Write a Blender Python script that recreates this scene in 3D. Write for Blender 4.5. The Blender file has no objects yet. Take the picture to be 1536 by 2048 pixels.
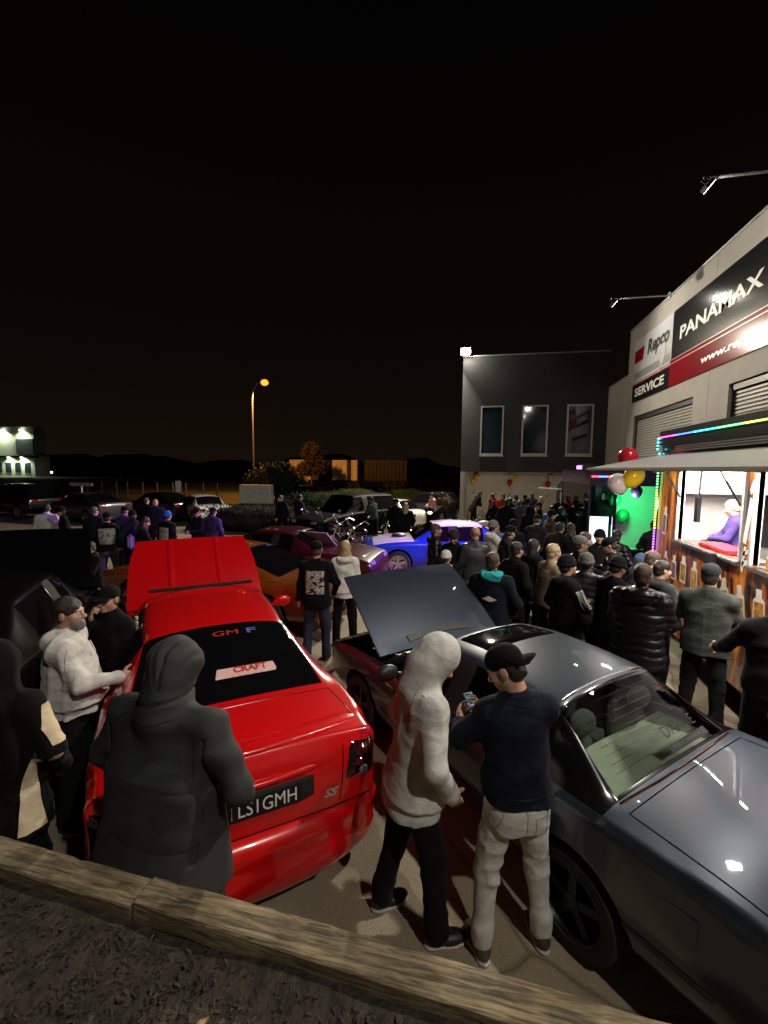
import bpy, bmesh, math, random
import numpy as np
from mathutils import Vector, Matrix, Euler
from mathutils.bvhtree import BVHTree

S = bpy.context.scene
COL = S.collection
R = math.radians
random.seed(7)
rng = np.random.default_rng(7)

# ------------------------------------------------------------------ camera
cam_d = bpy.data.cameras.new('camera')
cam = bpy.data.objects.new('camera', cam_d)
COL.objects.link(cam)
cam_d.sensor_fit = 'VERTICAL'
cam_d.sensor_height = 24.0
cam_d.lens = 24.0 * 900 / 2048
cam_d.clip_start = 0.05
cam_d.clip_end = 2000
cam.matrix_world = (Matrix.Translation((0, 0, 2.8)) @ Matrix.Rotation(R(12.05), 4, 'Z')
                    @ Matrix.Rotation(R(90 - 5.58), 4, 'X') @ Matrix.Rotation(R(0.55), 4, 'Z'))
S.camera = cam

# ------------------------------------------------------------------ night sky
wd = bpy.data.worlds.new('World')
S.world = wd
wd.use_nodes = True
nt = wd.node_tree
nt.nodes.clear()
o_ = nt.nodes.new('ShaderNodeOutputWorld')
b_ = nt.nodes.new('ShaderNodeBackground')
tc = nt.nodes.new('ShaderNodeTexCoord')
sx = nt.nodes.new('ShaderNodeSeparateXYZ')
rp = nt.nodes.new('ShaderNodeValToRGB')
nt.links.new(tc.outputs['Generated'], sx.inputs[0])
nt.links.new(sx.outputs['Z'], rp.inputs[0])
nt.links.new(rp.outputs[0], b_.inputs[0])
nt.links.new(b_.outputs[0], o_.inputs[0])
cr = rp.color_ramp
cr.elements[0].position = 0.0
cr.elements[0].color = (0.0072, 0.0046, 0.0026, 1)
cr.elements[1].position = 0.75
cr.elements[1].color = (0.0006, 0.0006, 0.0007, 1)
e_ = cr.elements.new(0.22)
e_.color = (0.0036, 0.0022, 0.0013, 1)
b_.inputs[1].default_value = 1.0

# ------------------------------------------------------------------ exposure
S.view_settings.view_transform = 'Standard'
S.view_settings.look = 'None'
S.view_settings.exposure = 0.0
S.view_settings.gamma = 1.0
S.render.engine = 'CYCLES'
S.cycles.use_denoising = True
S.cycles.max_bounces = 6
S.cycles.diffuse_bounces = 3
S.cycles.glossy_bounces = 3
S.cycles.transparent_max_bounces = 12
S.cycles.sample_clamp_indirect = 4.0
S.cycles.caustics_reflective = False
S.cycles.caustics_refractive = False

WARM = (1.0, 0.90, 0.70)
COOL = (1.0, 0.93, 0.80)
ARM_Y = (16.92, 10.5, 4.1, -2.3)
ARM_W = (30, 32, 420, 340)
CORNER_W = 4600
PURPLE_W = 3200


def add_light(name, kind, loc, energy, color, parent=None, target=None, size=0.2, size_y=None, spot=None, blend=0.5):
    d = bpy.data.lights.new(name, kind)
    d.energy = energy
    d.color = color
    if kind == 'AREA':
        d.shape = 'RECTANGLE'
        d.size = size
        d.size_y = size_y or size
    else:
        d.shadow_soft_size = size
    if kind == 'SPOT':
        d.spot_size = R(spot or 120)
        d.spot_blend = blend
    o = bpy.data.objects.new(name, d)
    COL.objects.link(o)
    o.location = loc
    if target is not None:
        v = Vector(target) - Vector(loc)
        o.rotation_euler = v.to_track_quat('-Z', 'Y').to_euler()
    if parent is not None:
        o.parent = parent
    return o


# ------------------------------------------------------------------ materials
MATS = {}


def mat(name, col=(0.5, 0.5, 0.5), rough=0.6, metal=0.0, var=0.0, scale=8.0, bump=0.0, bscale=None, spec=0.5,
        coat=0.0, emit=None, es=0.0, stretch=None, detail=4.0, col2=None, aniso=None, object_space=True, sheen=0.0):
    if name in MATS:
        return MATS[name]
    m = bpy.data.materials.new(name)
    m.use_nodes = True
    t = m.node_tree
    p = t.nodes['Principled BSDF']
    p.inputs['Base Color'].default_value = (*col, 1)
    p.inputs['Roughness'].default_value = rough
    p.inputs['Metallic'].default_value = metal
    p.inputs['Specular IOR Level'].default_value = spec
    p.inputs['Coat Weight'].default_value = coat
    p.inputs['Coat Roughness'].default_value = 0.03
    p.inputs['Sheen Weight'].default_value = sheen
    if emit:
        p.inputs['Emission Color'].default_value = (*emit, 1)
        p.inputs['Emission Strength'].default_value = es
    src = None
    if var or bump or col2:
        c = t.nodes.new('ShaderNodeTexCoord')
        mp = t.nodes.new('ShaderNodeMapping')
        if stretch:
            mp.inputs['Scale'].default_value = stretch
        t.links.new(c.outputs['Object'], mp.inputs[0])
        src = mp.outputs[0]
    if var or col2:
        n = t.nodes.new('ShaderNodeTexNoise')
        n.inputs['Scale'].default_value = scale
        n.inputs['Detail'].default_value = detail
        n.inputs['Roughness'].default_value = 0.6
        t.links.new(src, n.inputs['Vector'])
        r = t.nodes.new('ShaderNodeValToRGB')
        a = tuple(max(0, x * (1 - var)) for x in col)
        b = tuple(min(1, x * (1 + var)) for x in col) if col2 is None else col2
        r.color_ramp.elements[0].position = 0.32
        r.color_ramp.elements[1].position = 0.68
        r.color_ramp.elements[0].color = (*a, 1)
        r.color_ramp.elements[1].color = (*b, 1)
        t.links.new(n.outputs[0], r.inputs[0])
        t.links.new(r.outputs[0], p.inputs['Base Color'])
    if bump:
        n2 = t.nodes.new('ShaderNodeTexNoise')
        n2.inputs['Scale'].default_value = bscale or scale * 4
        n2.inputs['Detail'].default_value = 5
        t.links.new(src, n2.inputs['Vector'])
        bp = t.nodes.new('ShaderNodeBump')
        bp.inputs['Strength'].default_value = bump
        bp.inputs['Distance'].default_value = 0.02
        t.links.new(n2.outputs[0], bp.inputs['Height'])
        t.links.new(bp.outputs[0], p.inputs['Normal'])
    MATS[name] = m
    return m


def glow(name, col, s):
    if name in MATS:
        return MATS[name]
    m = bpy.data.materials.new(name)
    m.use_nodes = True
    t = m.node_tree
    t.nodes.clear()
    o = t.nodes.new('ShaderNodeOutputMaterial')
    e = t.nodes.new('ShaderNodeEmission')
    e.inputs[0].default_value = (*col, 1)
    e.inputs[1].default_value = s
    t.links.new(e.outputs[0], o.inputs[0])
    MATS[name] = m
    return m


def glass(name, tint=(0.8, 0.9, 0.85), rough=0.0, clear=0.9):
    if name in MATS:
        return MATS[name]
    m = bpy.data.materials.new(name)
    m.use_nodes = True
    t = m.node_tree
    t.nodes.clear()
    o = t.nodes.new('ShaderNodeOutputMaterial')
    tr = t.nodes.new('ShaderNodeBsdfTransparent')
    tr.inputs[0].default_value = (*[x * clear for x in tint], 1)
    gl = t.nodes.new('ShaderNodeBsdfGlossy')
    gl.inputs['Roughness'].default_value = rough
    fr = t.nodes.new('ShaderNodeFresnel')
    fr.inputs[0].default_value = 1.5
    mx = t.nodes.new('ShaderNodeMixShader')
    t.links.new(fr.outputs[0], mx.inputs[0])
    t.links.new(tr.outputs[0], mx.inputs[1])
    t.links.new(gl.outputs[0], mx.inputs[2])
    t.links.new(mx.outputs[0], o.inputs[0])
    MATS[name] = m
    return m


def paint(name, col, rough=0.32, flake=0.12, coat=1.0, metal=0.0):
    return mat('paint_' + name, col, rough, metal, var=flake, scale=90, detail=2, coat=coat, spec=0.5)


# ------------------------------------------------------------------ mesh helpers
def link(o, parent=None):
    COL.objects.link(o)
    if parent is not None:
        o.parent = parent
    return o


def mesh_obj(name, V, F, m=None, parent=None, smooth=False, sharp=None):
    me = bpy.data.meshes.new(name)
    me.from_pydata([tuple(map(float, v)) for v in V], [], [tuple(map(int, f)) for f in F])
    if smooth:
        me.shade_smooth()
        if sharp:
            me.set_sharp_from_angle(angle=R(sharp))
    me.update()
    o = bpy.data.objects.new(name, me)
    if m is not None:
        for mm in (m if isinstance(m, (list, tuple)) else [m]):
            me.materials.append(mm)
    return link(o, parent)


def np_obj(name, V, Q, m=None, parent=None, smooth=True):
    me = bpy.data.meshes.new(name)
    n = len(V)
    k = Q.shape[1]
    me.vertices.add(n)
    me.vertices.foreach_set('co', np.ascontiguousarray(V, dtype=np.float32).ravel())
    me.loops.add(Q.size)
    me.polygons.add(len(Q))
    me.loops.foreach_set('vertex_index', np.ascontiguousarray(Q, dtype=np.int32).ravel())
    me.polygons.foreach_set('loop_start', np.arange(0, Q.size, k, dtype=np.int32))
    me.polygons.foreach_set('loop_total', np.full(len(Q), k, dtype=np.int32))
    me.update(calc_edges=True)
    me.validate()
    if smooth:
        me.shade_smooth()
    if m is not None:
        me.materials.append(m)
    o = bpy.data.objects.new(name, me)
    return link(o, parent)


def empty(name, loc=(0, 0, 0), rz=0.0, label=None, cat=None, group=None, kind=None):
    o = bpy.data.objects.new(name, None)
    o.empty_display_size = 0.1
    COL.objects.link(o)
    o.location = loc
    o.rotation_euler = (0, 0, rz)
    return tag(o, label, cat, group, kind)


def tag(o, label=None, cat=None, group=None, kind=None):
    if label:
        o['label'] = label
    if cat:
        o['category'] = cat
    if group:
        o['group'] = group
    if kind:
        o['kind'] = kind
    return o


class MB:
    """collects solids into one mesh"""

    def __init__(s):
        s.V = []
        s.F = []

    def raw(s, V, F):
        n = len(s.V)
        s.V += [tuple(v) for v in V]
        s.F += [tuple(i + n for i in f) for f in F]
        return s

    def box(s, lo, hi, M=None):
        x0, y0, z0 = lo
        x1, y1, z1 = hi
        V = [(x0, y0, z0), (x1, y0, z0), (x1, y1, z0), (x0, y1, z0), (x0, y0, z1), (x1, y0, z1), (x1, y1, z1), (x0, y1, z1)]
        if M is not None:
            V = [M @ Vector(v) for v in V]
        return s.raw(V, [(3, 2, 1, 0), (4, 5, 6, 7), (0, 1, 5, 4), (1, 2, 6, 5), (2, 3, 7, 6), (3, 0, 4, 7)])

    def bbox(s, lo, hi, b=0.01, M=None):
        """box with chamfered edges"""
        bm = bmesh.new()
        bmesh.ops.create_cube(bm, size=1)
        c = [(lo[i] + hi[i]) / 2 for i in range(3)]
        d = [hi[i] - lo[i] for i in range(3)]
        for v in bm.verts:
            v.co = Vector([c[i] + v.co[i] * d[i] for i in range(3)])
        bmesh.ops.bevel(bm, geom=list(bm.edges), offset=min(b, min(d) * 0.45), segments=2, affect='EDGES')
        bm.verts.index_update()
        V = [(M @ v.co if M is not None else v.co.copy()) for v in bm.verts]
        F = [[v.index for v in f.verts] for f in bm.faces]
        bm.free()
        return s.raw(V, F)

    def tube(s, pts, r, seg=8, caps=True, closed=False):
        pts = [Vector(p) for p in pts]
        n = len(pts)
        rr = r if isinstance(r, (list, tuple)) else [r] * n
        V = []
        up = None
        for i, p in enumerate(pts):
            if closed:
                t = pts[(i + 1) % n] - pts[i - 1]
            else:
                t = pts[min(i + 1, n - 1)] - pts[max(i - 1, 0)]
            t.normalize()
            if up is None:
                up = Vector((0, 0, 1)) if abs(t.z) < 0.9 else Vector((1, 0, 0))
            a = t.cross(up)
            if a.length < 1e-5:
                a = t.orthogonal()
            a.normalize()
            b = a.cross(t)
            up = b
            for k in range(seg):
                an = 2 * math.pi * k / seg
                V.append(p + (a * math.cos(an) + b * math.sin(an)) * rr[i])
        F = []
        for i in range(n if closed else n - 1):
            j = (i + 1) % n
            for k in range(seg):
                l = (k + 1) % seg
                F.append((i * seg + k, j * seg + k, j * seg + l, i * seg + l))
        if caps and not closed:
            F.append(tuple(range(seg)))
            F.append(tuple((n - 1) * seg + k for k in reversed(range(seg))))
        return s.raw(V, F)

    def lathe(s, prof, axis='Z', seg=24, M=None, c=(0, 0, 0)):
        """prof: list of (radius, height)"""
        V = []
        for (r, h) in prof:
            for k in range(seg):
                a = 2 * math.pi * k / seg
                u, v = r * math.cos(a), r * math.sin(a)
                q = {'Z': (u, v, h), 'X': (h, u, v), 'Y': (v, h, u)}[axis]
                q = Vector((q[0] + c[0], q[1] + c[1], q[2] + c[2]))
                V.append(M @ q if M is not None else q)
        F = []
        n = len(prof)
        for i in range(n - 1):
            for k in range(seg):
                l = (k + 1) % seg
                F.append((i * seg + k, i * seg + l, (i + 1) * seg + l, (i + 1) * seg + k))
        if prof[0][0] > 1e-6:
            F.append(tuple(reversed(range(seg))))
        if prof[-1][0] > 1e-6:
            F.append(tuple((n - 1) * seg + k for k in range(seg)))
        return s.raw(V, F)

    def ball(s, c, r, seg=12, rings=8, M=None):
        if not isinstance(r, (tuple, list)):
            r = (r, r, r)
        V = []
        F = []
        for i in range(rings + 1):
            t = math.pi * i / rings
            for k in range(seg):
                a = 2 * math.pi * k / seg
                q = Vector((c[0] + r[0] * math.sin(t) * math.cos(a), c[1] + r[1] * math.sin(t) * math.sin(a), c[2] - r[2] * math.cos(t)))
                V.append(M @ q if M is not None else q)
        for i in range(rings):
            for k in range(seg):
                l = (k + 1) % seg
                F.append((i * seg + k, i * seg + l, (i + 1) * seg + l, (i + 1) * seg + k))
        return s.raw(V, F)

    def prism(s, poly, lo, hi, axis='X'):
        """extrude a polygon (2D) along axis"""
        n = len(poly)
        V = []
        for h in (lo, hi):
            for (u, v) in poly:
                V.append({'X': (h, u, v), 'Y': (u, h, v), 'Z': (u, v, h)}[axis])
        F = [tuple(reversed(range(n))), tuple(range(n, 2 * n))]
        for i in range(n):
            j = (i + 1) % n
            F.append((i, j, n + j, n + i))
        return s.raw(V, F)

    def build(s, name, m, parent=None, smooth=False, sharp=35):
        o = mesh_obj(name, s.V, s.F, m, parent, smooth, sharp)
        bm = bmesh.new()
        bm.from_mesh(o.data)
        bmesh.ops.remove_doubles(bm, verts=bm.verts, dist=1e-5)
        bmesh.ops.recalc_face_normals(bm, faces=bm.faces)
        bm.to_mesh(o.data)
        bm.free()
        if smooth:
            o.data.shade_smooth()
            o.data.set_sharp_from_angle(angle=R(sharp))
        return o


def box(name, lo, hi, m, parent=None, b=0.0):
    mb = MB()
    if b:
        mb.bbox(lo, hi, b)
    else:
        mb.box(lo, hi)
    return mb.build(name, m, parent, smooth=bool(b))


def text_mesh(txt, size=1.0, shear=0.0, extrude=0.0, spacing=1.0, align='CENTER', bold=0.0):
    c = bpy.data.curves.new('t', 'FONT')
    c.body = txt
    c.size = size
    c.shear = shear
    c.extrude = extrude
    c.space_character = spacing
    c.align_x = align
    c.align_y = 'CENTER'
    c.offset = bold
    c.resolution_u = 3
    o = bpy.data.objects.new('t', c)
    COL.objects.link(o)
    dg = bpy.context.evaluated_depsgraph_get()
    me = bpy.data.meshes.new_from_object(o.evaluated_get(dg))
    bpy.data.objects.remove(o)
    bpy.data.curves.remove(c)
    return me


def text_obj(name, txt, m, parent, loc, xdir, ydir, size=1.0, width=None, bvh=None, off=0.003, **kw):
    """flat lettering: xdir = reading direction, ydir = up of the letters"""
    me = text_mesh(txt, size, **kw)
    X = Vector(xdir).normalized()
    Y = Vector(ydir).normalized()
    N = X.cross(Y).normalized()
    co = [v.co.copy() for v in me.vertices]
    sx_ = 1.0
    if width:
        w0 = max(c.x for c in co) - min(c.x for c in co)
        sx_ = width / w0
    L = Vector(loc)
    for v, c in zip(me.vertices, co):
        q = L + X * (c.x * sx_) + Y * c.y + N * c.z
        if bvh is not None:
            h = bvh.ray_cast(q + N * 0.5, -N, 2.0)
            if h[0] is not None:
                q = h[0] + N * (off + c.z)
        v.co = q
    me.materials.clear()
    me.materials.append(m)
    o = bpy.data.objects.new(name, me)
    return link(o, parent)


def copy_tree(o, parent=None):
    c = o.copy()
    COL.objects.link(c)
    c.parent = parent
    for ch in list(o.children):
        copy_tree(ch, c)
    return c
# ------------------------------------------------------------------ implicit surfaces (bodies, clothes, cushions)
class Field:
    def __init__(s):
        s.P = []

    def add(s, fn, lo, hi, k=0.03, op='u'):
        s.P.append((fn, np.array(lo, float), np.array(hi, float), k, op))
        return s

    def cap(s, p0, p1, r0, r1, k=0.03, op='u'):
        p0 = np.array(p0, float)
        p1 = np.array(p1, float)
        v = p1 - p0
        L2 = max(float(v @ v), 1e-9)

        def fn(X, Y, Z):
            t = np.clip(((X - p0[0]) * v[0] + (Y - p0[1]) * v[1] + (Z - p0[2]) * v[2]) / L2, 0, 1)
            return np.sqrt((X - p0[0] - t * v[0]) ** 2 + (Y - p0[1] - t * v[1]) ** 2 + (Z - p0[2] - t * v[2]) ** 2) - (r0 + (r1 - r0) * t)
        m = max(r0, r1)
        return s.add(fn, np.minimum(p0, p1) - m, np.maximum(p0, p1) + m, k, op)

    def ell(s, c, r, M=None, k=0.03, op='u'):
        c = np.array(c, float)
        r = np.array(r, float)
        A = np.eye(3) if M is None else np.array(M.to_3x3().transposed())

        def fn(X, Y, Z):
            x, y, z = X - c[0], Y - c[1], Z - c[2]
            a = (A[0, 0] * x + A[0, 1] * y + A[0, 2] * z) / r[0]
            b = (A[1, 0] * x + A[1, 1] * y + A[1, 2] * z) / r[1]
            d = (A[2, 0] * x + A[2, 1] * y + A[2, 2] * z) / r[2]
            k0 = np.sqrt(a * a + b * b + d * d) + 1e-9
            k1 = np.sqrt((a / r[0]) ** 2 + (b / r[1]) ** 2 + (d / r[2]) ** 2) + 1e-9
            return k0 * (k0 - 1) / k1
        ext = np.abs(A.T) @ r
        return s.add(fn, c - ext, c + ext, k, op)

    def loft(s, p0, p1, xax, prof, k=0.03, op='u', e=2.4):
        """elliptic loft along p0->p1; prof: (t, half width, half depth, depth offset)"""
        p0 = np.array(p0, float)
        p1 = np.array(p1, float)
        z = p1 - p0
        L = np.linalg.norm(z)
        z = z / L
        x = np.array(xax, float)
        x = x - z * (x @ z)
        x /= np.linalg.norm(x)
        y = np.cross(z, x)
        T = [q[0] for q in prof]
        A_ = [q[1] for q in prof]
        B_ = [q[2] for q in prof]
        O_ = [q[3] if len(q) > 3 else 0.0 for q in prof]

        def fn(X, Y, Z):
            a, b, d = X - p0[0], Y - p0[1], Z - p0[2]
            u = a * x[0] + b * x[1] + d * x[2]
            v = a * y[0] + b * y[1] + d * y[2]
            h = (a * z[0] + b * z[1] + d * z[2]) / L
            wa = np.interp(h, T, A_)
            wb = np.interp(h, T, B_)
            v = v - np.interp(h, T, O_)
            q = (np.abs(u / wa) ** e + np.abs(v / wb) ** e) ** (1 / e)
            dd = (q - 1) * np.minimum(wa, wb)
            return np.maximum(dd, np.maximum(T[0] - h, h - T[-1]) * L)
        m = max(max(A_), max(np.abs(B_) + np.abs(O_)))
        lo = np.minimum(p0 + z * L * T[0], p0 + z * L * T[-1]) - m
        hi = np.maximum(p0 + z * L * T[0], p0 + z * L * T[-1]) + m
        return s.add(fn, lo, hi, k, op)

    def mesh(s, res, post=None):
        us = [p for p in s.P if p[4] == 'u']
        lo = np.min([p[1] for p in us], 0) - 3 * res - 0.02
        hi = np.max([p[2] for p in us], 0) + 3 * res + 0.02
        n = np.ceil((hi - lo) / res).astype(int) + 1
        ax = [lo[i] + np.arange(n[i]) * res for i in range(3)]
        G = np.full(n, 0.25, np.float32)
        for fn, l, h, k, op in s.P:
            m = k + 3 * res + (0.03 if op != 'u' else 0)
            i0 = np.clip(np.floor((l - m - lo) / res).astype(int), 0, n)
            i1 = np.clip(np.ceil((h + m - lo) / res).astype(int) + 1, 0, n)
            if (i1 <= i0).any():
                continue
            sl = tuple(slice(a, b) for a, b in zip(i0, i1))
            X, Y, Z = np.meshgrid(*[ax[i][sl[i]].astype(np.float32) for i in range(3)], indexing='ij', sparse=True)
            d = fn(X, Y, Z).astype(np.float32)
            g = G[sl]
            if op == 'u':
                t = np.clip(0.5 + 0.5 * (g - d) / k, 0, 1)
                G[sl] = g * (1 - t) + d * t - k * t * (1 - t)
            else:
                d = -d
                t = np.clip(0.5 - 0.5 * (g - d) / k, 0, 1)
                G[sl] = g * (1 - t) + d * t + k * t * (1 - t)
        if post is not None:
            I = np.nonzero(np.abs(G) < 0.045)
            G[I] += post(ax[0][I[0]], ax[1][I[1]], ax[2][I[2]]).astype(np.float32)
        return nets(G, lo, res)


def nets(G, lo, res):
    I = G < 0
    nx, ny, nz = G.shape
    c = I[:-1, :-1, :-1].astype(np.int8)
    sm = np.zeros((nx - 1, ny - 1, nz - 1), np.int8)
    for dx in (0, 1):
        for dy in (0, 1):
            for dz in (0, 1):
                sm += I[dx:nx - 1 + dx, dy:ny - 1 + dy, dz:nz - 1 + dz]
    act = (sm > 0) & (sm < 8)
    A = np.argwhere(act)
    idx = np.full(act.shape, -1, np.int64)
    idx[act] = np.arange(len(A))
    val = {}
    for dx in (0, 1):
        for dy in (0, 1):
            for dz in (0, 1):
                val[(dx, dy, dz)] = G[A[:, 0] + dx, A[:, 1] + dy, A[:, 2] + dz].astype(np.float64)
    acc = np.zeros((len(A), 3))
    cnt = np.zeros(len(A))
    cor = list(val)
    for a in cor:
        for axn in range(3):
            if a[axn] == 0:
                b = list(a)
                b[axn] = 1
                b = tuple(b)
                va, vb = val[a], val[b]
                m = (va < 0) != (vb < 0)
                t = np.where(m, va / np.where(m, va - vb, 1), 0)
                P = np.array(a, float)[None, :].repeat(len(A), 0)
                P[:, axn] += t
                acc += P * m[:, None]
                cnt += m
    V = lo + (A + acc / cnt[:, None]) * res
    Q = []
    for axn in range(3):
        sl0 = [slice(None)] * 3
        sl1 = [slice(None)] * 3
        sl0[axn] = slice(0, -1)
        sl1[axn] = slice(1, None)
        a = I[tuple(sl0)]
        b = I[tuple(sl1)]
        ch = np.argwhere(a != b)
        o1, o2 = [(1, 2), (2, 0), (0, 1)][axn]
        ok = (ch[:, o1] > 0) & (ch[:, o2] > 0) & (ch[:, o1] < act.shape[o1]) & (ch[:, o2] < act.shape[o2])
        ch = ch[ok]
        q = []
        for (d1, d2) in ((1, 1), (0, 1), (0, 0), (1, 0)):
            k = ch.copy()
            k[:, o1] -= d1
            k[:, o2] -= d2
            q.append(idx[k[:, 0], k[:, 1], k[:, 2]])
        q = np.stack(q, 1)
        fl = ~a[ch[:, 0], ch[:, 1], ch[:, 2]]
        q[fl] = q[fl][:, ::-1]
        Q.append(q)
    return V, np.concatenate(Q)


def folds(seed, amp=0.008, fr=11.0):
    """soft cloth creases, running mostly across the limb and bunched in places"""
    r = np.random.default_rng(seed)
    n = 5
    K = r.normal(size=(n, 3)) * fr * 0.9
    K[:, 2] = fr * r.uniform(1.2, 3.2, n) * r.choice([-1, 1], n)
    K[3:] = r.normal(size=(2, 3)) * fr * np.array((2.6, 2.6, .5))
    H = r.normal(size=(n, 3)) * fr * 0.55
    B = r.normal(size=(n, 3)) * fr * 0.5
    ph = r.uniform(0, 6.28, 3 * n)

    def f(X, Y, Z):
        o = 0
        for i in range(n):
            w_ = 1.5 * np.sin(H[i, 0] * X + H[i, 1] * Y + H[i, 2] * Z + ph[i])
            q = 0.5 + 0.5 * np.sin(K[i, 0] * X + K[i, 1] * Y + K[i, 2] * Z + ph[n + i] + w_)
            m = np.clip(0.35 + np.sin(B[i, 0] * X + B[i, 1] * Y + B[i, 2] * Z + ph[2 * n + i]), 0, 1.2)
            o = o + m * (q ** 2.2 - 0.3)
        return -o * amp
    return f


def quilt(seed, step=0.085, amp=0.012):
    g = folds(seed, 0.004)

    def f(X, Y, Z):
        w_ = 0.006 * np.sin(23 * X + 17 * Y)
        return -amp * (np.abs(np.sin(np.pi * (Z + w_) / step)) ** 0.6 - 0.6) + g(X, Y, Z)
    return f
# ------------------------------------------------------------------ shared materials
M_conc = None


def concrete_ground():
    m = bpy.data.materials.new('concrete_ground')
    m.use_nodes = True
    t = m.node_tree
    p = t.nodes['Principled BSDF']
    c = t.nodes.new('ShaderNodeTexCoord')
    n1 = t.nodes.new('ShaderNodeTexNoise')
    n1.inputs['Scale'].default_value = 0.55
    n1.inputs['Detail'].default_value = 9
    n1.inputs['Roughness'].default_value = 0.68
    n2 = t.nodes.new('ShaderNodeTexNoise')
    n2.inputs['Scale'].default_value = 60
    n2.inputs['Detail'].default_value = 4
    v = t.nodes.new('ShaderNodeTexVoronoi')
    v.feature = 'DISTANCE_TO_EDGE'
    v.inputs['Scale'].default_value = 0.33
    w0 = t.nodes.new('ShaderNodeTexNoise')
    w0.inputs['Scale'].default_value = 2.0
    w0.inputs['Detail'].default_value = 6
    mixv = t.nodes.new('ShaderNodeMixRGB')
    mixv.inputs[0].default_value = 0.12
    for n in (n1, n2, w0):
        t.links.new(c.outputs['Object'], n.inputs['Vector'])
    t.links.new(c.outputs['Object'], mixv.inputs[1])
    t.links.new(w0.outputs['Color'], mixv.inputs[2])
    t.links.new(mixv.outputs[0], v.inputs['Vector'])
    r1 = t.nodes.new('ShaderNodeValToRGB')
    r1.color_ramp.elements[0].position = 0.3
    r1.color_ramp.elements[0].color = (0.19, 0.155, 0.105, 1)
    r1.color_ramp.elements[1].position = 0.7
    r1.color_ramp.elements[1].color = (0.40, 0.335, 0.235, 1)
    t.links.new(n1.outputs[0], r1.inputs[0])
    r2 = t.nodes.new('ShaderNodeValToRGB')
    r2.color_ramp.elements[0].position = 0.25
    r2.color_ramp.elements[0].color = (0.7, 0.7, 0.7, 1)
    r2.color_ramp.elements[1].position = 0.75
    r2.color_ramp.elements[1].color = (1.1, 1.1, 1.1, 1)
    t.links.new(n2.outputs[0], r2.inputs[0])
    mu = t.nodes.new('ShaderNodeMixRGB')
    mu.blend_type = 'MULTIPLY'
    mu.inputs[0].default_value = 1
    t.links.new(r1.outputs[0], mu.inputs[1])
    t.links.new(r2.outputs[0], mu.inputs[2])
    r3 = t.nodes.new('ShaderNodeValToRGB')
    r3.color_ramp.elements[0].position = 0.0
    r3.color_ramp.elements[0].color = (0.35, 0.33, 0.3, 1)
    r3.color_ramp.elements[1].position = 0.006
    r3.color_ramp.elements[1].color = (1, 1, 1, 1)
    t.links.new(v.outputs['Distance'], r3.inputs[0])
    mu2 = t.nodes.new('ShaderNodeMixRGB')
    mu2.blend_type = 'MULTIPLY'
    mu2.inputs[0].default_value = 0.8
    t.links.new(mu.outputs[0], mu2.inputs[1])
    t.links.new(r3.outputs[0], mu2.inputs[2])
    t.links.new(mu2.outputs[0], p.inputs['Base Color'])
    p.inputs['Roughness'].default_value = 0.75
    p.inputs['Specular IOR Level'].default_value = 0.35
    bp = t.nodes.new('ShaderNodeBump')
    bp.inputs['Strength'].default_value = 0.25
    bp.inputs['Distance'].default_value = 0.01
    t.links.new(n2.outputs[0], bp.inputs['Height'])
    t.links.new(bp.outputs[0], p.inputs['Normal'])
    return m


M_conc = concrete_ground()
M_black = mat('black_plastic', (0.012, 0.012, 0.013), 0.45)
M_rubber = mat('tyre_rubber', (0.014, 0.014, 0.014), 0.8, var=0.3, scale=30)
M_chrome = mat('chrome', (0.75, 0.75, 0.77), 0.12, 1.0)
M_steel = mat('steel', (0.42, 0.42, 0.43), 0.32, 1.0, var=0.15, scale=14)
M_galv = mat('galvanised_steel', (0.45, 0.46, 0.47), 0.45, 0.9, var=0.2, scale=20)
M_white = mat('white_paint', (0.74, 0.73, 0.70), 0.5, var=0.06, scale=3)
M_dirt = mat('mulch_soil', (0.020, 0.016, 0.012), 0.95, var=0.55, scale=14, bump=1.0, bscale=45, col2=(0.055, 0.043, 0.030), detail=8)
M_grass = mat('dark_grass', (0.02, 0.03, 0.012), 0.9, var=0.5, scale=3, bump=0.6)
M_asph = mat('asphalt', (0.05, 0.048, 0.046), 0.85, var=0.3, scale=5, bump=0.3, bscale=160)
M_panel = mat('painted_precast', (0.36, 0.335, 0.305), 0.7, var=0.09, scale=1.3, bump=0.12, bscale=9)
M_char = mat('charcoal_render', (0.022, 0.023, 0.026), 0.62, var=0.22, scale=0.8, bump=0.28, bscale=1.6, detail=6)
M_shut = mat('shutter_steel', (0.33, 0.31, 0.29), 0.5, 0.3, var=0.1, scale=4)
M_frame = mat('window_frame_alu', (0.42, 0.42, 0.42), 0.45, 0.6)
M_pane = mat('dark_window_glass', (0.016, 0.028, 0.042), 0.05, 0.0, spec=1.0)
M_wood = None


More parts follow.
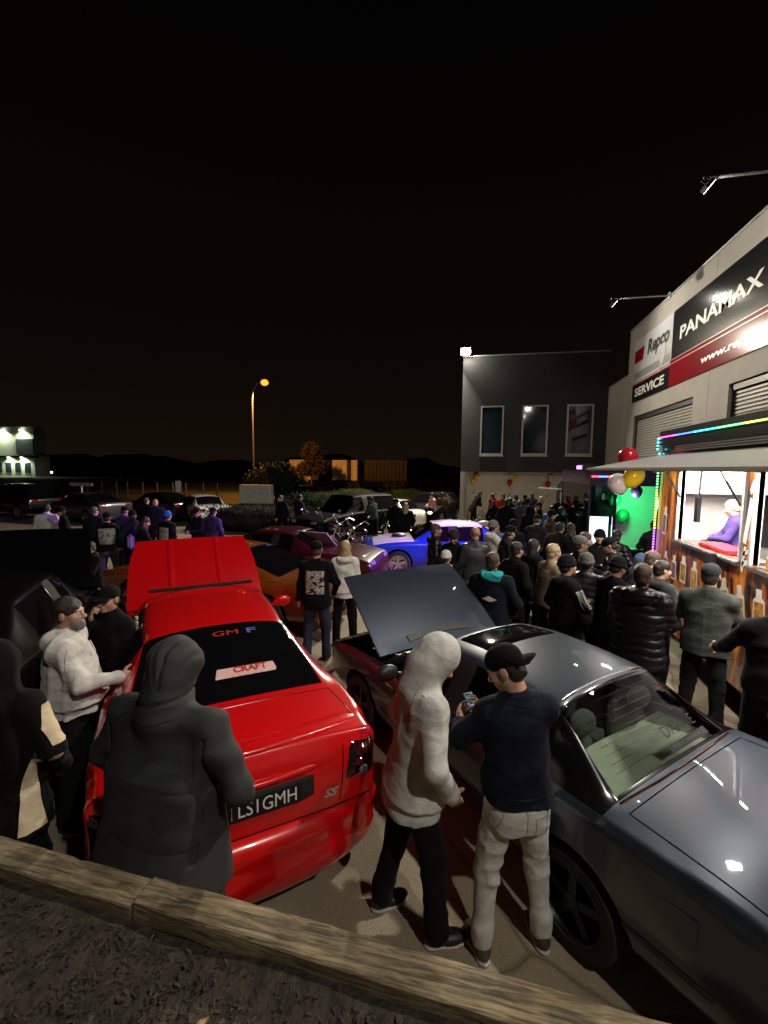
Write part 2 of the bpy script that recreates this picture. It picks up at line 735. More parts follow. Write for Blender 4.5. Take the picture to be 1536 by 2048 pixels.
def wood_mat():
    m = bpy.data.materials.new('weathered_timber')
    m.use_nodes = True
    t = m.node_tree
    p = t.nodes['Principled BSDF']
    c = t.nodes.new('ShaderNodeTexCoord')
    mp = t.nodes.new('ShaderNodeMapping')
    mp.inputs['Scale'].default_value = (2.2, 26, 26)
    t.links.new(c.outputs['Object'], mp.inputs[0])
    n = t.nodes.new('ShaderNodeTexNoise')
    n.inputs['Scale'].default_value = 2.2
    n.inputs['Detail'].default_value = 8
    n.inputs['Roughness'].default_value = 0.65
    n.inputs['Distortion'].default_value = 0.8
    t.links.new(mp.outputs[0], n.inputs['Vector'])
    n2 = t.nodes.new('ShaderNodeTexNoise')
    n2.inputs['Scale'].default_value = 5
    n2.inputs['Detail'].default_value = 6
    t.links.new(c.outputs['Object'], n2.inputs['Vector'])
    r = t.nodes.new('ShaderNodeValToRGB')
    r.color_ramp.elements[0].position = 0.36
    r.color_ramp.elements[0].color = (0.045, 0.033, 0.02, 1)
    r.color_ramp.elements[1].position = 0.66
    r.color_ramp.elements[1].color = (0.33, 0.255, 0.15, 1)
    t.links.new(n.outputs[0], r.inputs[0])
    r2 = t.nodes.new('ShaderNodeValToRGB')
    r2.color_ramp.elements[0].position = 0.35
    r2.color_ramp.elements[0].color = (0.5, 0.47, 0.42, 1)
    r2.color_ramp.elements[1].position = 0.6
    r2.color_ramp.elements[1].color = (1, 1, 1, 1)
    t.links.new(n2.outputs[0], r2.inputs[0])
    mu = t.nodes.new('ShaderNodeMixRGB')
    mu.blend_type = 'MULTIPLY'
    mu.inputs[0].default_value = 1
    t.links.new(r.outputs[0], mu.inputs[1])
    t.links.new(r2.outputs[0], mu.inputs[2])
    t.links.new(mu.outputs[0], p.inputs['Base Color'])
    p.inputs['Roughness'].default_value = 0.85
    bp = t.nodes.new('ShaderNodeBump')
    bp.inputs['Strength'].default_value = 0.9
    bp.inputs['Distance'].default_value = 0.006
    t.links.new(n.outputs[0], bp.inputs['Height'])
    t.links.new(bp.outputs[0], p.inputs['Normal'])
    return m


M_wood = wood_mat()


# ------------------------------------------------------------------ ground
def sheet(name, x0, y0, x1, y1, z, m, kind='structure'):
    return tag(mesh_obj(name, [(x0, y0, z), (x1, y0, z), (x1, y1, z), (x0, y1, z)], [(0, 1, 2, 3)], m), kind=kind)


sheet('ground', -500, -60, 400, 800, -0.13, M_grass)
sheet('car_park', -34, -14, 12, 25.6, 0.0, M_conc)
sheet('road', -300, 38, 200, 47, -0.115, M_asph)
_kb = MB()
_kb.box((-34.2, 25.6, -0.13), (-1.2, 25.8, 0.13))
tag(_kb.build('kerb', mat('kerb_concrete', (0.30, 0.28, 0.24), 0.8, var=0.2, scale=3)), kind='structure')
# low ridge of hills far behind
hv = []
hf = []
for i in range(61):
    x = -420 + i * 12
    h = 8 + 4 * math.sin(i * 0.31) + 4 * math.sin(i * 0.83 + 1) + 2 * math.sin(i * 2.1)
    hv += [(x, 330, -0.2), (x, 352, h * 0.8), (x, 400, h), (x, 470, -0.2)]
for i in range(60):
    for k in range(3):
        a = i * 4 + k
        hf.append((a, a + 4, a + 5, a + 1))
tag(mesh_obj('hills', hv, hf, M_grass, smooth=True), kind='structure')

# the raised garden bed the photograph was taken from
nx_, ny_ = 90, 40
bv = []
bf = []
for j in range(ny_ + 1):
    for i in range(nx_ + 1):
        x = -9 + 14 * i / nx_
        yy = -3.2 + (4.47 - 0.048 * x) * j / ny_
        z = 1.085 + 0.012 * math.sin(3.1 * x + 1.7 * yy) + 0.010 * math.sin(7.3 * x - 5.1 * yy) + 0.006 * random.uniform(-1, 1) + 0.03 * (1 - j / ny_)
        bv.append((x, yy, z))
for j in range(ny_):
    for i in range(nx_):
        a = j * (nx_ + 1) + i
        bf.append((a, a + 1, a + nx_ + 2, a + nx_ + 1))
tag(mesh_obj('garden_bed_soil', bv, bf, M_dirt, smooth=True), kind='structure')


def sleeper_y(x):
    return 1.371 - 0.048 * (x - 0.3)


# retaining wall: sleepers laid on edge, the top course flat
rw = empty('retaining_wall', (0, 0, 0), 0, 'weathered timber sleeper retaining wall along the near edge of car park', 'retaining wall')
ang = math.atan(-0.048)


def sleeper(x0, x1, z0, z1, d0, d1, seed):
    L = x1 - x0
    n = 44
    rg = random.Random(seed)
    V = []
    F = []
    prof = [(d0, z0), (d0, z1 - 0.006), (d0 + 0.006, z1), (d1 - 0.007, z1), (d1, z1 - 0.007), (d1, z0)]
    w1 = [rg.uniform(0, 6) for _ in range(6)]
    for i in range(n + 1):
        x = x0 + L * i / n
        for k, (d, z) in enumerate(prof):
            q = 0.002 * math.sin(3 * x + w1[k]) + 0.0018 * rg.uniform(-1, 1)
            chip = 0.0
            if k in (3, 4) and rg.random() < 0.10:
                chip = rg.uniform(0.004, 0.014)
            V.append((x, sleeper_y(x) + d + q - chip, z + (q * 0.6 if k in (1, 2, 3, 4) else 0) - chip * 0.6))
    k6 = len(prof)
    for i in range(n):
        for k in range(k6):
            l = (k + 1) % k6
            F.append((i * k6 + k, i * k6 + l, (i + 1) * k6 + l, (i + 1) * k6 + k))
    F.append(tuple(range(k6)))
    F.append(tuple(n * k6 + k for k in reversed(range(k6))))
    o = mesh_obj('sleeper', V, F, M_wood, rw, smooth=True, sharp=35)
    bm = bmesh.new()
    bm.from_mesh(o.data)
    bmesh.ops.recalc_face_normals(bm, faces=bm.faces)
    bm.to_mesh(o.data)
    bm.free()
    o.data.shade_smooth()
    o.data.set_sharp_from_angle(angle=R(40))
    return o


sleeper(-1.24, 1.30, 1.075, 1.15, -0.125, 0.0, 1)
sleeper(1.32, 3.6, 1.075, 1.145, -0.125, 0.0, 2)
sleeper(-3.7, -1.255, 1.07, 1.14, -0.13, -0.005, 3)
sleeper(-6.2, -3.72, 1.072, 1.146, -0.145, 0.0, 4)
for k in range(5):
    z1 = 1.07 - 0.215 * k
    for i in range(4):
        sleeper(-6.2 + 2.45 * i + (0.5 if k % 2 else 0), -6.2 + 2.45 * (i + 1) - 0.012 + (0.5 if k % 2 else 0), max(z1 - 0.21, -0.05), z1, -0.11, -0.03, 10 + k * 4 + i)
MB().bbox((-2.05, 1.47, -.05), (-.75, 2.0, .20), .012).build('timber_step', M_wood, rw, smooth=True)
# litter on the bed: leaves, bark chips, twigs
M_leaf = mat('dry_leaf', (0.34, 0.20, 0.08), 0.7, var=0.4, scale=20)
M_bark = mat('bark_chip', (0.04, 0.029, 0.019), 0.9, var=0.5, scale=25)
M_twig = mat('pale_twig', (0.30, 0.24, 0.15), 0.8)
lit = MB()
for i in range(3600):
    x = random.uniform(-2.4, 1.4)
    y = random.uniform(0.55, sleeper_y(x) - 0.17)
    a = random.uniform(0, 6.28)
    l = random.uniform(0.003, 0.012)
    wv = l * random.uniform(0.15, 0.45)
    M = Matrix.Translation((x, y, 1.093 + random.uniform(0, 0.012))) @ Euler((random.uniform(-.5, .5), random.uniform(-.5, .5), a)).to_matrix().to_4x4()
    lit.box((-l, -wv, -0.002), (l, wv, 0.002), M)
tag(lit.build('bark_mulch', M_bark), 'loose bark chips scattered over the garden bed', 'mulch', kind='stuff')
for i, (x, y, a) in enumerate(((-0.80, 1.06, 0.9), (-0.92, 0.78, 1.35), (-0.55, 1.0, 0.5), (-0.18, 0.97, 2.2))):
    lv = MB()
    pts = []
    for q in range(9):
        u = q / 8
        pts.append((u * 0.05, 0.008 * math.sin(math.pi * u), 0.004 * math.sin(2 * math.pi * u) + 0.004))
    V = [(p[0], p[1], p[2]) for p in pts] + [(p[0], -p[1], p[2] + 0.001) for p in pts] + [(p[0], 0, p[2] - 0.002) for p in pts]
    F = []
    for q in range(8):
        F += [(q, q + 1, 18 + q + 1, 18 + q), (18 + q, 18 + q + 1, 9 + q + 1, 9 + q)]
    lv.raw(V, F)
    o = lv.build('fallen_leaf', M_leaf)
    o.location = (x, y, 1.10)
    o.rotation_euler = (0.1, -0.1, a)
    tag(o, ['curled orange leaf on the mulch nearest the timber sleeper', 'orange leaf on the mulch at the bottom edge of the picture',
            'pale leaf lying on mulch below the sleeper shadow', 'small leaf on the mulch furthest to the right'][i], 'leaf', 'fallen leaves on the bed')
for i, (x, y, a, l) in enumerate(((-0.62, 0.93, 0.9, .07), (-0.72, 0.86, 1.2, .05), (-1.15, 0.82, 0.8, .09))):
    tw = MB()
    tw.tube([(0, 0, 0), (l * .5, .004, .003), (l, 0, 0.001)], [.0022, .002, .0012], 6)
    o = tw.build('twig', M_twig)
    o.location = (x, y, 1.103)
    o.rotation_euler = (0, 0, a)
    tag(o, ['longer pale twig on the mulch right of centre', 'short pale twig beside the orange leaf', 'thin pale twig at lower left of the mulch'][i], 'twig', 'twigs on the bed')

# ------------------------------------------------------------------ main workshop building (wall plane X = 5.87)
WX = 5.87
bld = empty('workshop_building', (WX, 10, 0), 0, 'cream precast workshop with roller doors and a long shop sign', 'building')


def child(o, p):
    o.parent = p
    o.matrix_parent_inverse = p.matrix_world.inverted() if False else Matrix.Translation(-Vector(p.location))
    return o


for k in range(5):
    y1 = 20.83 - 7.02 * k
    y0 = y1 - 7.005
    a, b_y = y1 - 6.15, y1 - 1.04
    zt = 4.92
    mb = MB()
    mb.prism([(y0, -0.1), (a, -0.1), (a, zt), (b_y, zt), (b_y, -0.1), (y1, -0.1), (y1, 8.44), (y0, 8.44)], WX, WX + 0.22, 'X')
    child(mb.build('wall_panel', M_panel), bld)
    if k < 3:
        sh = empty('roller_shutter', (WX, (a + b_y) / 2, 0))
        child(sh, bld)
        fr = MB()
        fr.box((WX + 0.08, a, 0), (WX + 0.16, a + 0.09, zt)).box((WX + 0.08, b_y - 0.09, 0), (WX + 0.16, b_y, zt)).box((WX + 0.06, a + .09, zt - 0.16), (WX + 0.2, b_y - .09, zt))
        f = fr.build('guide_frame', M_black, sh)
        f.location = (-WX, -(a + b_y) / 2, 0)
        sl = None
        pitch = 0.095
        n = int((zt - 0.2) / pitch)
        for i in range(n):
            z = zt - 0.18 - pitch * (i + 1)
            if z < 2.0 and k != 0:
                break
            if sl is None:
                mb = MB()
                mb.prism([(0.0, 0.0), (-0.022, 0.02), (-0.022, 0.06), (0.0, 0.088), (0.012, 0.088), (0.012, 0.0)], a + 0.09, b_y - 0.09, 'Y')
                sl = mb.build('slat', M_shut, sh, smooth=True)
                s0 = sl
            else:
                s0 = sl.copy()
                COL.objects.link(s0)
                s0.parent = sh
            s0.location = (0.13, -(a + b_y) / 2, z)
mb = MB()
mb.box((WX + 0.22, -14, -0.1), (WX + 8, 20.83, 8.3))
child(mb.build('roof_block', M_panel), bld)
mb = MB()
mb.box((WX - 0.02, -14.2, 8.445), (WX + 0.26, 20.85, 8.50))
child(mb.build('parapet_capping', M_galv), bld)
mb = MB()
mb.box((WX, 20.85, -0.1), (WX + 8, 23.71, 6.7))
child(mb.build('lower_wall', M_panel), bld)
mb = MB()
mb.box((WX - 0.015, 20.86, 6.703), (WX + 8, 23.70, 6.74))
child(mb.build('lower_capping', M_galv), bld)

# shop sign
SX = 5.83
sg = empty('shop_sign', (SX, 16, 5.5), 0, 'long glossy black, red and white shop sign reading PANAMAX and SERVICE', 'sign')
M_sw = mat('sign_white', (0.62, 0.62, 0.66), 0.2)
M_sb = mat('sign_black', (0.010, 0.010, 0.012), 0.16)
M_sr = mat('sign_red', (0.30, 0.008, 0.018), 0.12)
M_sg = mat('sign_grey', (0.27, 0.28, 0.29), 0.3)
M_st = mat('sign_lettering_white', (0.72, 0.72, 0.72), 0.35)
M_spk = mat('sign_pale_pink', (0.66, 0.30, 0.30), 0.3)


def sbox(name, ya, yb, z0, z1, m, dx=0.0):
    o = box(name, (SX - dx, min(ya, yb), z0), (WX - 0.001, max(ya, yb), z1), m)
    return child(o, sg)


sbox('white_panel', 20.05, 16.363, 6.24, 7.80, M_sw)
sbox('black_panel', 16.357, 3.6, 6.32, 7.80, M_sb)
sbox('service_panel', 20.05, 16.43, 5.48, 6.12, M_sb)
sbox('red_band', 16.425, 3.6, 5.48, 6.18, M_sr)
sbox('red_stripe', 20.05, 16.43, 6.125, 6.17, M_sr)
sbox('red_stripe', 16.425, 3.6, 6.205, 6.30, M_sr)
sbox('white_line', 20.05, 16.43, 6.175, 6.195, M_st)
sbox('white_line', 16.425, 3.6, 6.183, 6.203, M_spk)
sbox('white_line', 16.425, 3.6, 6.302, 6.318, M_spk)
o = MB().prism([(19.97, 6.96), (19.97, 7.44), (18.9, 7.44), (19.02, 6.96)], SX - 0.006, SX - 0.001, 'X').build('red_badge', M_sr)
child(o, sg)
o = MB().prism([(19.92, 6.32), (19.92, 6.58), (16.45, 6.58), (16.45, 6.32)], SX - 0.004, SX - 0.001, 'X').build('grey_strip', M_sg)
child(o, sg)
# tyre figure: a wheel with splayed legs
mb = MB()
mb.lathe([(0.2, 0), (0.27, 0), (0.27, 0.004), (0.2, 0.004), (0.2, 0)], 'X', 20, c=(SX - 0.012, 17.1, 6.78))
mb.prism([(17.45, 6.62), (17.1, 6.30), (16.78, 6.66), (16.9, 6.68), (17.1, 6.48), (17.3, 6.66)], SX - 0.010, SX - 0.006, 'X')
mb.prism([(17.42, 6.2), (17.3, 6.2), (17.05, 6.48), (17.12, 6.55)], SX - 0.0115, SX - 0.0105, 'X')
child(mb.build('wheel_emblem', M_sw), sg)


def sign_text(name, txt, m, yc, z, size, width, **kw):
    o = text_obj(name, txt, m, None, (SX - 0.009, yc, z), (0, -1, 0), (0, 0, 1), size, width, **kw)
    return child(o, sg)


sign_text('lettering', 'Repco', mat('sign_letter_black', (0.012, 0.012, 0.013), 0.3), 17.62, 7.24, 0.68, 1.95, shear=0.18, bold=0.022)
sign_text('lettering', 'SERVICE', M_st, 18.28, 5.80, 0.42, 2.9, bold=0.014)
sign_text('lettering', 'PANAMAX', M_st, 13.72, 6.97, 0.52, 4.2, bold=0.014)
sign_text('lettering', 'www.repco', M_st, 12.9, 5.82, 0.26, 2.75, shear=0.15, bold=0.006)

# flood light arms on the parapet
M_lens = glow('flood_lens', (1.0, 0.93, 0.8), 14)
for i, (y, pw) in enumerate(zip(ARM_Y, ARM_W)):
    lab = ['floodlight arm on the parapet above the white sign panel', 'floodlight arm on the parapet above the black sign panel, nearest in view',
           'floodlight arm on the workshop parapet beside the food truck', 'floodlight arm on the parapet behind the camera'][i]
    ar = empty('floodlight_arm', (WX, y, 8.48), 0, lab, 'floodlight', 'floodlight arms along the parapet')
    mb = MB()
    mb.tube([(0.1, 0, 0.02), (-0.4, 0, 0.03), (-1.2, 0, 0.03), (-1.78, 0, 0.03)], 0.032, 10)
    mb.build('arm', M_galv, ar, smooth=True)
    mb = MB()
    mb.box((-0.03, -0.09, -0.1), (0.0, 0.09, 0.12))
    mb.build('wall_plate', M_galv, ar)
    mb = MB()
    mb.tube([(-1.74, 0, 0.03), (-1.76, 0, -0.10)], 0.02, 8)
    mb.bbox((-1.86, -0.12, -0.19), (-1.66, 0.12, -0.12), 0.015)
    for q in range(6):
        mb.box((-1.85 + q * 0.034, -0.11, -0.12), (-1.845 + q * 0.034, 0.11, -0.10))
    mb.build('lamp_head', M_black, ar, smooth=True)
    mb = MB()
    mb.box((-1.85, -0.11, -0.194), (-1.67, 0.11, -0.1905))
    mb.build('lamp_lens', M_lens, ar)
    l = add_light('floodlight_lamp', 'AREA', (-1.78, 0, -0.20), pw, COOL, ar, None, 0.18, 0.22)
    # the two over the sign face the wall, the two nearer ones flood the yard
    turn = R(-52) if i < 2 else R(40)
    l.rotation_euler = (0, turn, 0)
    for q in ar.children:
        if q.name.startswith(('lamp_head', 'lamp_lens', 'floodlight_lamp')):
            q.matrix_local = Matrix.Translation((-1.76, 0, -.06)) @ Matrix.Rotation(turn, 4, 'Y') @ Matrix.Translation((1.76, 0, .06)) @ (Matrix.Translation((-1.78, 0, -.20)) if q.type == 'LIGHT' else Matrix.Identity(4))

# ------------------------------------------------------------------ dark office building at the back
DY = 23.72
dk = empty('office_building', (2.4, DY, 0), 0, 'two storey charcoal building with three tall windows above a white wall', 'building')
x0, x1 = -1.03, 5.862
wins = [(-0.09, 1.05), (1.93, 3.17), (4.03, 5.25)]
zb, zt = 3.49, 5.97
mb = MB()
cuts = [x0] + [v for w_ in wins for v in w_] + [x1]
mb2 = []
for i in range(0, len(cuts) - 1):
    a, b = cuts[i], cuts[i + 1]
    if i % 2 == 0:
        mb.box((a, DY, 2.66), (b, DY + 0.25, 8.42))
    else:
        mb.box((a, DY, 2.66), (b, DY + 0.25, zb))
        mb.box((a, DY, zt), (b, DY + 0.25, 8.42))
child(mb.build('upper_wall', M_char), dk)
mb = MB()
mb.box((x0, DY + 0.25, 2.66), (x1, DY + 9, 2.9)).box((x0, DY + 0.25, 2.9), (x0 + .25, DY + 9, 8.42)).box((x0 + .25, DY + 8.75, 2.9), (x1, DY + 9, 8.42)).box((x0 + .25, DY + .25, 8.2), (x1, DY + 8.75, 8.4))
child(mb.build('rear_walls', M_char), dk)
mb = MB()
mb.box((x0 - 0.03, DY - 0.03, 8.42), (x1, DY + 0.3, 8.475))
child(mb.build('roof_flashing', M_galv), dk)
mb = MB()
mb.box((x0 + 0.25, DY + 0.75, -0.1), (x1, DY + 0.95, 2.66))
child(mb.build('lower_wall', mat('white_masonry', (0.74, 0.71, 0.64), 0.75, var=0.08, scale=1.2)), dk)
mb = MB()
mb.box((x0, DY, -0.1), (x0 + 0.24, DY + 0.95, 2.66))
child(mb.build('corner_pier', mat('grey_pier', (0.30, 0.29, 0.27), 0.7, var=0.1)), dk)
mb = MB()
mb.tube([(x0 + .30, DY - .06, 0), (x0 + .30, DY - .06, 2.6)], .04, 8)
child(mb.build('downpipe', M_galv, smooth=True), dk)
for (a, b) in wins:
    w_ = empty('window', ((a + b) / 2, DY, zb))
    child(w_, dk)
    hw = (b - a) / 2
    hh = zt - zb
    mb = MB()
    t_ = 0.075
    mb.box((-hw, -0.03, 0), (-hw + t_, 0.08, hh)).box((hw - t_, -0.03, 0), (hw, 0.08, hh)).box((-hw + t_, -0.03, 0), (hw - t_, 0.08, t_ + .03)).box((-hw + t_, -0.03, hh - t_), (hw - t_, 0.08, hh))
    mb.build('frame', M_frame, w_)
    mb = MB()
    mb.box((-hw - 0.03, -0.09, -0.05), (hw + 0.03, 0.0, -0.003))
    mb.build('sill', M_frame, w_)
    mb = MB()
    mb.box((-hw + t_, 0.02, t_ + .03), (hw - t_, 0.03, hh - t_))
    mb.build('pane', M_pane, w_)
# corner flood lamp
cl = empty('corner_floodlight', (-0.92, DY - 0.02, 8.44), 0, 'glaring white floodlight on the top corner of the charcoal building', 'floodlight')
mb = MB()
mb.tube([(0, 0, -0.05), (0, -0.02, 0.12), (0, -0.22, 0.16)], 0.025, 8)
mb.build('bracket', M_galv, cl, smooth=True)
mb = MB()
mb.bbox((-0.25, -0.36, 0.0), (0.25, -0.22, 0.36), 0.02)
mb.build('housing', M_galv, cl, smooth=True)
mb = MB()
mb.ball((0, -0.362, 0.18), (0.2, 0.06, 0.15), 16, 10)  # lens swelled to a ball, its shape imitates the lamp's glare
mb.build('lamp_lens', glow('corner_lens', (1.0, 0.92, 0.74), 120), cl)
add_light('corner_lamp', 'AREA', (-0.02, -0.45, 0.16), CORNER_W, WARM, cl, (-5.5, -8.5, -3.6), 0.4, 0.28)
add_light('corner_spill', 'POINT', (0.05, -0.62, 0.1), 260, WARM, cl, None, .15)

# balloons along the white wall
def balloon(name, loc, r, m, label, parent=None, tilt=(0, 0)):
    mb = MB()
    prof = []
    for i in range(15):
        t = math.pi * i / 14
        z = -math.cos(t)
        rr = math.sin(t) * (1 - 0.16 * (1 - z) * 0.5 * (1 if z < 0 else 0.6))
        prof.append((max(rr * r, 0.0001), z * r * 1.15))
    mb.lathe(prof, 'Z', 18)
    mb.lathe([(0.0001, -1.13 * r), (0.022, -1.22 * r), (0.018, -1.23 * r), (0.0001, -1.2 * r)], 'Z', 8)
    o = mb.build(name, m, parent, smooth=True, sharp=80)
    o.location = loc
    o.rotation_euler = (tilt[0], tilt[1], 0)
    if label:
        tag(o, label, 'balloon')
    return o


M_br = mat('balloon_red', (0.55, 0.012, 0.02), 0.22, spec=0.6)
M_by = mat('balloon_yellow', (0.78, 0.52, 0.015), 0.22, spec=0.6)
M_bw = mat('balloon_white', (0.72, 0.66, 0.66), 0.25, spec=0.6)
for i, (x, z) in enumerate(((-0.30, 2.35), (1.55, 2.30), (3.42, 2.25))):
    nm = ['left of the three', 'middle of the three', 'right of the three'][i]
    cs = [[M_br, M_by, M_by], [M_bw, M_by, M_br], [M_by, M_bw, M_br]][i]
    cn = [['red', 'upper yellow', 'lower yellow'], ['white', 'yellow', 'red'], ['yellow', 'white', 'red']][i]
    for k, (dx, dz, rr) in enumerate(((0.05, 0.20, 0.13), (0.10, 0.03, 0.14), (-0.06, -0.20, 0.15))):
        balloon('balloon', (x + dx, DY + 0.58 - 0.02 * k, z + dz), rr, cs[k], '%s balloon in the %s bunches on the white wall' % (cn[k], nm))
    mb = MB()
    mb.tube([(0, 0, 0), (0.03, 0, -0.25), (-0.02, 0, -0.42)], 0.006, 5)
    mb.ball((-0.02, 0, -0.45), (0.05, 0.04, 0.035), 8, 5)
    o = mb.build('balloon_weight', M_black)
    o.location = (x - 0.03, DY + 0.55, z - 0.36)
    tag(o, 'dark ribbon and weight under the %s balloon bunches on the white wall' % nm, 'balloon weight', 'balloon weights on the white wall')
# ------------------------------------------------------------------ vehicles
M_tint = mat('tinted_glass', (0.004, 0.004, 0.005), 0.04, spec=0.7)
M_cglass = glass('car_glass', (0.78, 0.86, 0.80), 0.0, 0.9)
M_under = mat('underbody_black', (0.008, 0.008, 0.008), 0.8)
M_tail = mat('tail_lamp_red', (0.16, 0.003, 0.004), 0.08, coat=1.0)
M_taild = mat('tail_lamp_dark', (0.012, 0.004, 0.005), 0.06, coat=1.0)
M_lampc = mat('lamp_clear', (0.55, 0.56, 0.58), 0.08, 0.6, coat=1.0)
M_seal = mat('window_seal', (0.004, 0.004, 0.004), 0.16)
M_alloy = mat('alloy_rim', (0.45, 0.45, 0.46), 0.25, 0.9)
M_alloyd = mat('dark_rim', (0.012, 0.012, 0.013), 0.35, 0.3)
M_seat = mat('seat_cloth', (0.10, 0.10, 0.098), 0.9, var=0.25, scale=20)
M_trimg = mat('cabin_trim_grey', (0.50, 0.54, 0.44), 0.85, var=0.1, scale=12)

WHEEL_CACHE = {}


def wheel(parent, loc, r, wdt, rim, spokes=5, side=1):
    key = (round(r, 3), round(wdt, 3), rim.name, spokes)
    w_ = empty('wheel', loc)
    w_.parent = parent
    w_.rotation_euler = (0, 0, 0 if side > 0 else math.pi)
    if key not in WHEEL_CACHE:
        mb = MB()
        h = wdt / 2
        rr = r * 0.68
        mb.lathe([(rr, -h * .85), (rr * 1.06, -h), (r * .93, -h), (r, -h * .72), (r, h * .72), (r * .93, h), (rr * 1.06, h), (rr, h * .85), (rr, -h * .85)], 'X', 32)
        t = mb.build('tyre', M_rubber, w_, smooth=True, sharp=50)
        mb = MB()
        mb.lathe([(rr * .99, -h * .8), (rr * .99, h * .80), (rr * 1.03, h * .92), (rr * .95, h * .92), (rr * .9, h * .55), (rr * .9, -h * .8)], 'X', 32)
        for k in range(spokes):
            a = 2 * math.pi * k / spokes
            M = Matrix.Rotation(a, 4, 'X')
            mb.box((h * .45, -rr * .13, rr * .12), (h * .74, rr * .13, rr * .95), M)
        mb.lathe([(0.001, h * .8), (rr * .24, h * .78), (rr * .26, h * .4), (0.001, h * .4)], 'X', 16)
        mb.lathe([(rr * .9, -h * .1), (0.001, -h * .1)], 'X', 24)
        ri = mb.build('rim', rim, w_, smooth=True, sharp=35)
        WHEEL_CACHE[key] = (t, ri)
    else:
        for q in WHEEL_CACHE[key]:
            c = q.copy()
            COL.objects.link(c)
            c.parent = w_
    return w_


def eval_mesh(o):
    dg = bpy.context.evaluated_depsgraph_get()
    return bpy.data.meshes.new_from_object(o.evaluated_get(dg))


def car_shell(sp):
    """cage of half sections, subdivided, arches cut; returns bmesh-ready mesh with material slots
    0 paint 1 glass 2 bonnet 3 black lower 4 roof"""
    L, W, H = sp['L'], sp['W'], sp['H']
    hw = W / 2
    zb = sp.get('zb', 0.20)
    belt = sp['belt']
    boot, cowl, nose = sp['boot'], sp['cowl'], sp['nose']
    yr, yf = -L / 2, L / 2
    rwb, rwt, wst, wsb = sp['rwb'], sp['rwt'], sp['wst'], sp['wsb']
    rfw = sp['roofw'] / 2
    rr = sp.get('rear_round', 0.09)
    fr = sp.get('front_round', 0.09)

    def deck(y, z, t, zlow=None, bz=None, w6=.62):
        w = hw * t
        b = z - 0.045 if bz is None else bz
        zz = zb if zlow is None else zlow
        return [(y, 0, zz), (y, w * .80, zz), (y, w * .965, zz + (b - zz) * .18), (y, w * 1.0, zz + (b - zz) * .55), (y, w * .985, b - .02), (y, w * sp.get('box', .90), b + .03), (y, w * w6, z), (y, w * w6 * .52, z + .012), (y, 0, z + .016)]

    def cab(y, z, b, t=1.0, rw_=None):
        w = hw * t
        q = rfw if rw_ is None else rw_
        return [(y, 0, zb), (y, w * .82, zb), (y, w * .975, zb + (b - zb) * .18), (y, w * 1.0, zb + (b - zb) * .55), (y, w * .985, b - .04), (y, w * .925, b + .005), (y, q, z - .055), (y, q * .66, z - .008), (y, 0, z + .008)]
    bs = sp.get('bumper_h', 0.56)
    sec = [
        ('rb', deck(yr, bs, sp.get('tail_t', .86) - rr * .5, zb + .12, bs - .03)),
        ('rb2', deck(yr + .03, boot - .13, sp.get('tail_t', .86) + .01, zb + .03, boot - .15)),
        ('tail', deck(yr + .09 + sp.get('tail_slope', 0.04), boot - .015, sp.get('tail_t', .86) + .07)),
        ('boot', deck(yr + .28, boot, .97)),
        ('boot2', deck((yr + rwb) / 2 - .05, boot + .02, .995)),
        ('rwb', deck(rwb, sp.get('rwz', boot + .03), 1.0, w6=sp.get('glass_w', .74))),
        ('rwt', cab(rwt, H - .035, belt, 1.0, rfw * .96)),
        ('cp', cab(sp['cp'], H - .008, belt)),
        ('bp2', cab(sp['bp'] - .04, H, belt)),
        ('bp', cab(sp['bp'] + .04, H, belt)),
        ('wst', cab(wst, H - .04, belt - .01, 1.0, rfw * .97)),
        ('wsb', deck(wsb, cowl, .99, w6=.74)),
        ('bon', deck((wsb + yf) / 2, (cowl + nose) / 2 + .022, .98)),
        ('nose', deck(yf - .26, nose, sp.get('nose_w', .95))),
        ('nf', deck(yf - .08, nose - .05, sp.get('nose_t', .88), zb + .02)),
        ('fb2', deck(yf - .02, nose - .16, sp.get('nose_t', .88) - .02, zb + .03, nose - .2)),
        ('fb', deck(yf, bs - .02, sp.get('nose_t', .88) - fr * .6, zb + .10, bs - .06)),
    ]
    names = [n for n, _ in sec]
    n = 9
    V = []
    ring = []
    for nm, pts in sec:
        idx = []
        for (y, x, z) in pts:
            V.append((x, y, z))
            idx.append(len(V) - 1)
        left = []
        for k in range(n - 2, 0, -1):
            y, x, z = pts[k]
            V.append((-x, y, z))
            left.append(len(V) - 1)
        ring.append(idx + left)
    m_ = len(ring[0])
    F = []
    MI = []
    nonglass = sp.get('nonglass', ())
    for i in range(len(sec) - 1):
        a, b = names[i], names[i + 1]
        for k in range(m_):
            l = (k + 1) % m_
            F.append((ring[i][k], ring[i][l], ring[i + 1][l], ring[i + 1][k]))
            j = k if k < 8 else 15 - k
            mi = 0
            if j == 0:
                mi = 3
            elif j in (6, 7) and (a, b) in (('rwb', 'rwt'), ('wst', 'wsb')):
                mi = 1
            elif j == 5 and (a, b) in (('rwt', 'cp'), ('cp', 'bp2'), ('bp', 'wst')) and (a, b) not in nonglass:
                mi = 1
            elif j in (5, 6, 7) and a in ('wsb', 'bon'):
                mi = 2
            elif j == 5 and sp.get('black_c') and (a, b) in (('rwb', 'rwt'), ('wst', 'wsb')):
                mi = 5
            elif j in (6, 7) and a in ('rwt', 'cp', 'bp2', 'bp'):
                mi = 4
            elif j == 5 and (a, b) == ('bp2', 'bp'):
                mi = 3
            MI.append(mi)
    F.append(tuple(reversed(ring[0])))
    MI.append(0)
    F.append(tuple(ring[-1]))
    MI.append(0)
    me = bpy.data.meshes.new('shell')
    me.from_pydata(V, [], F)
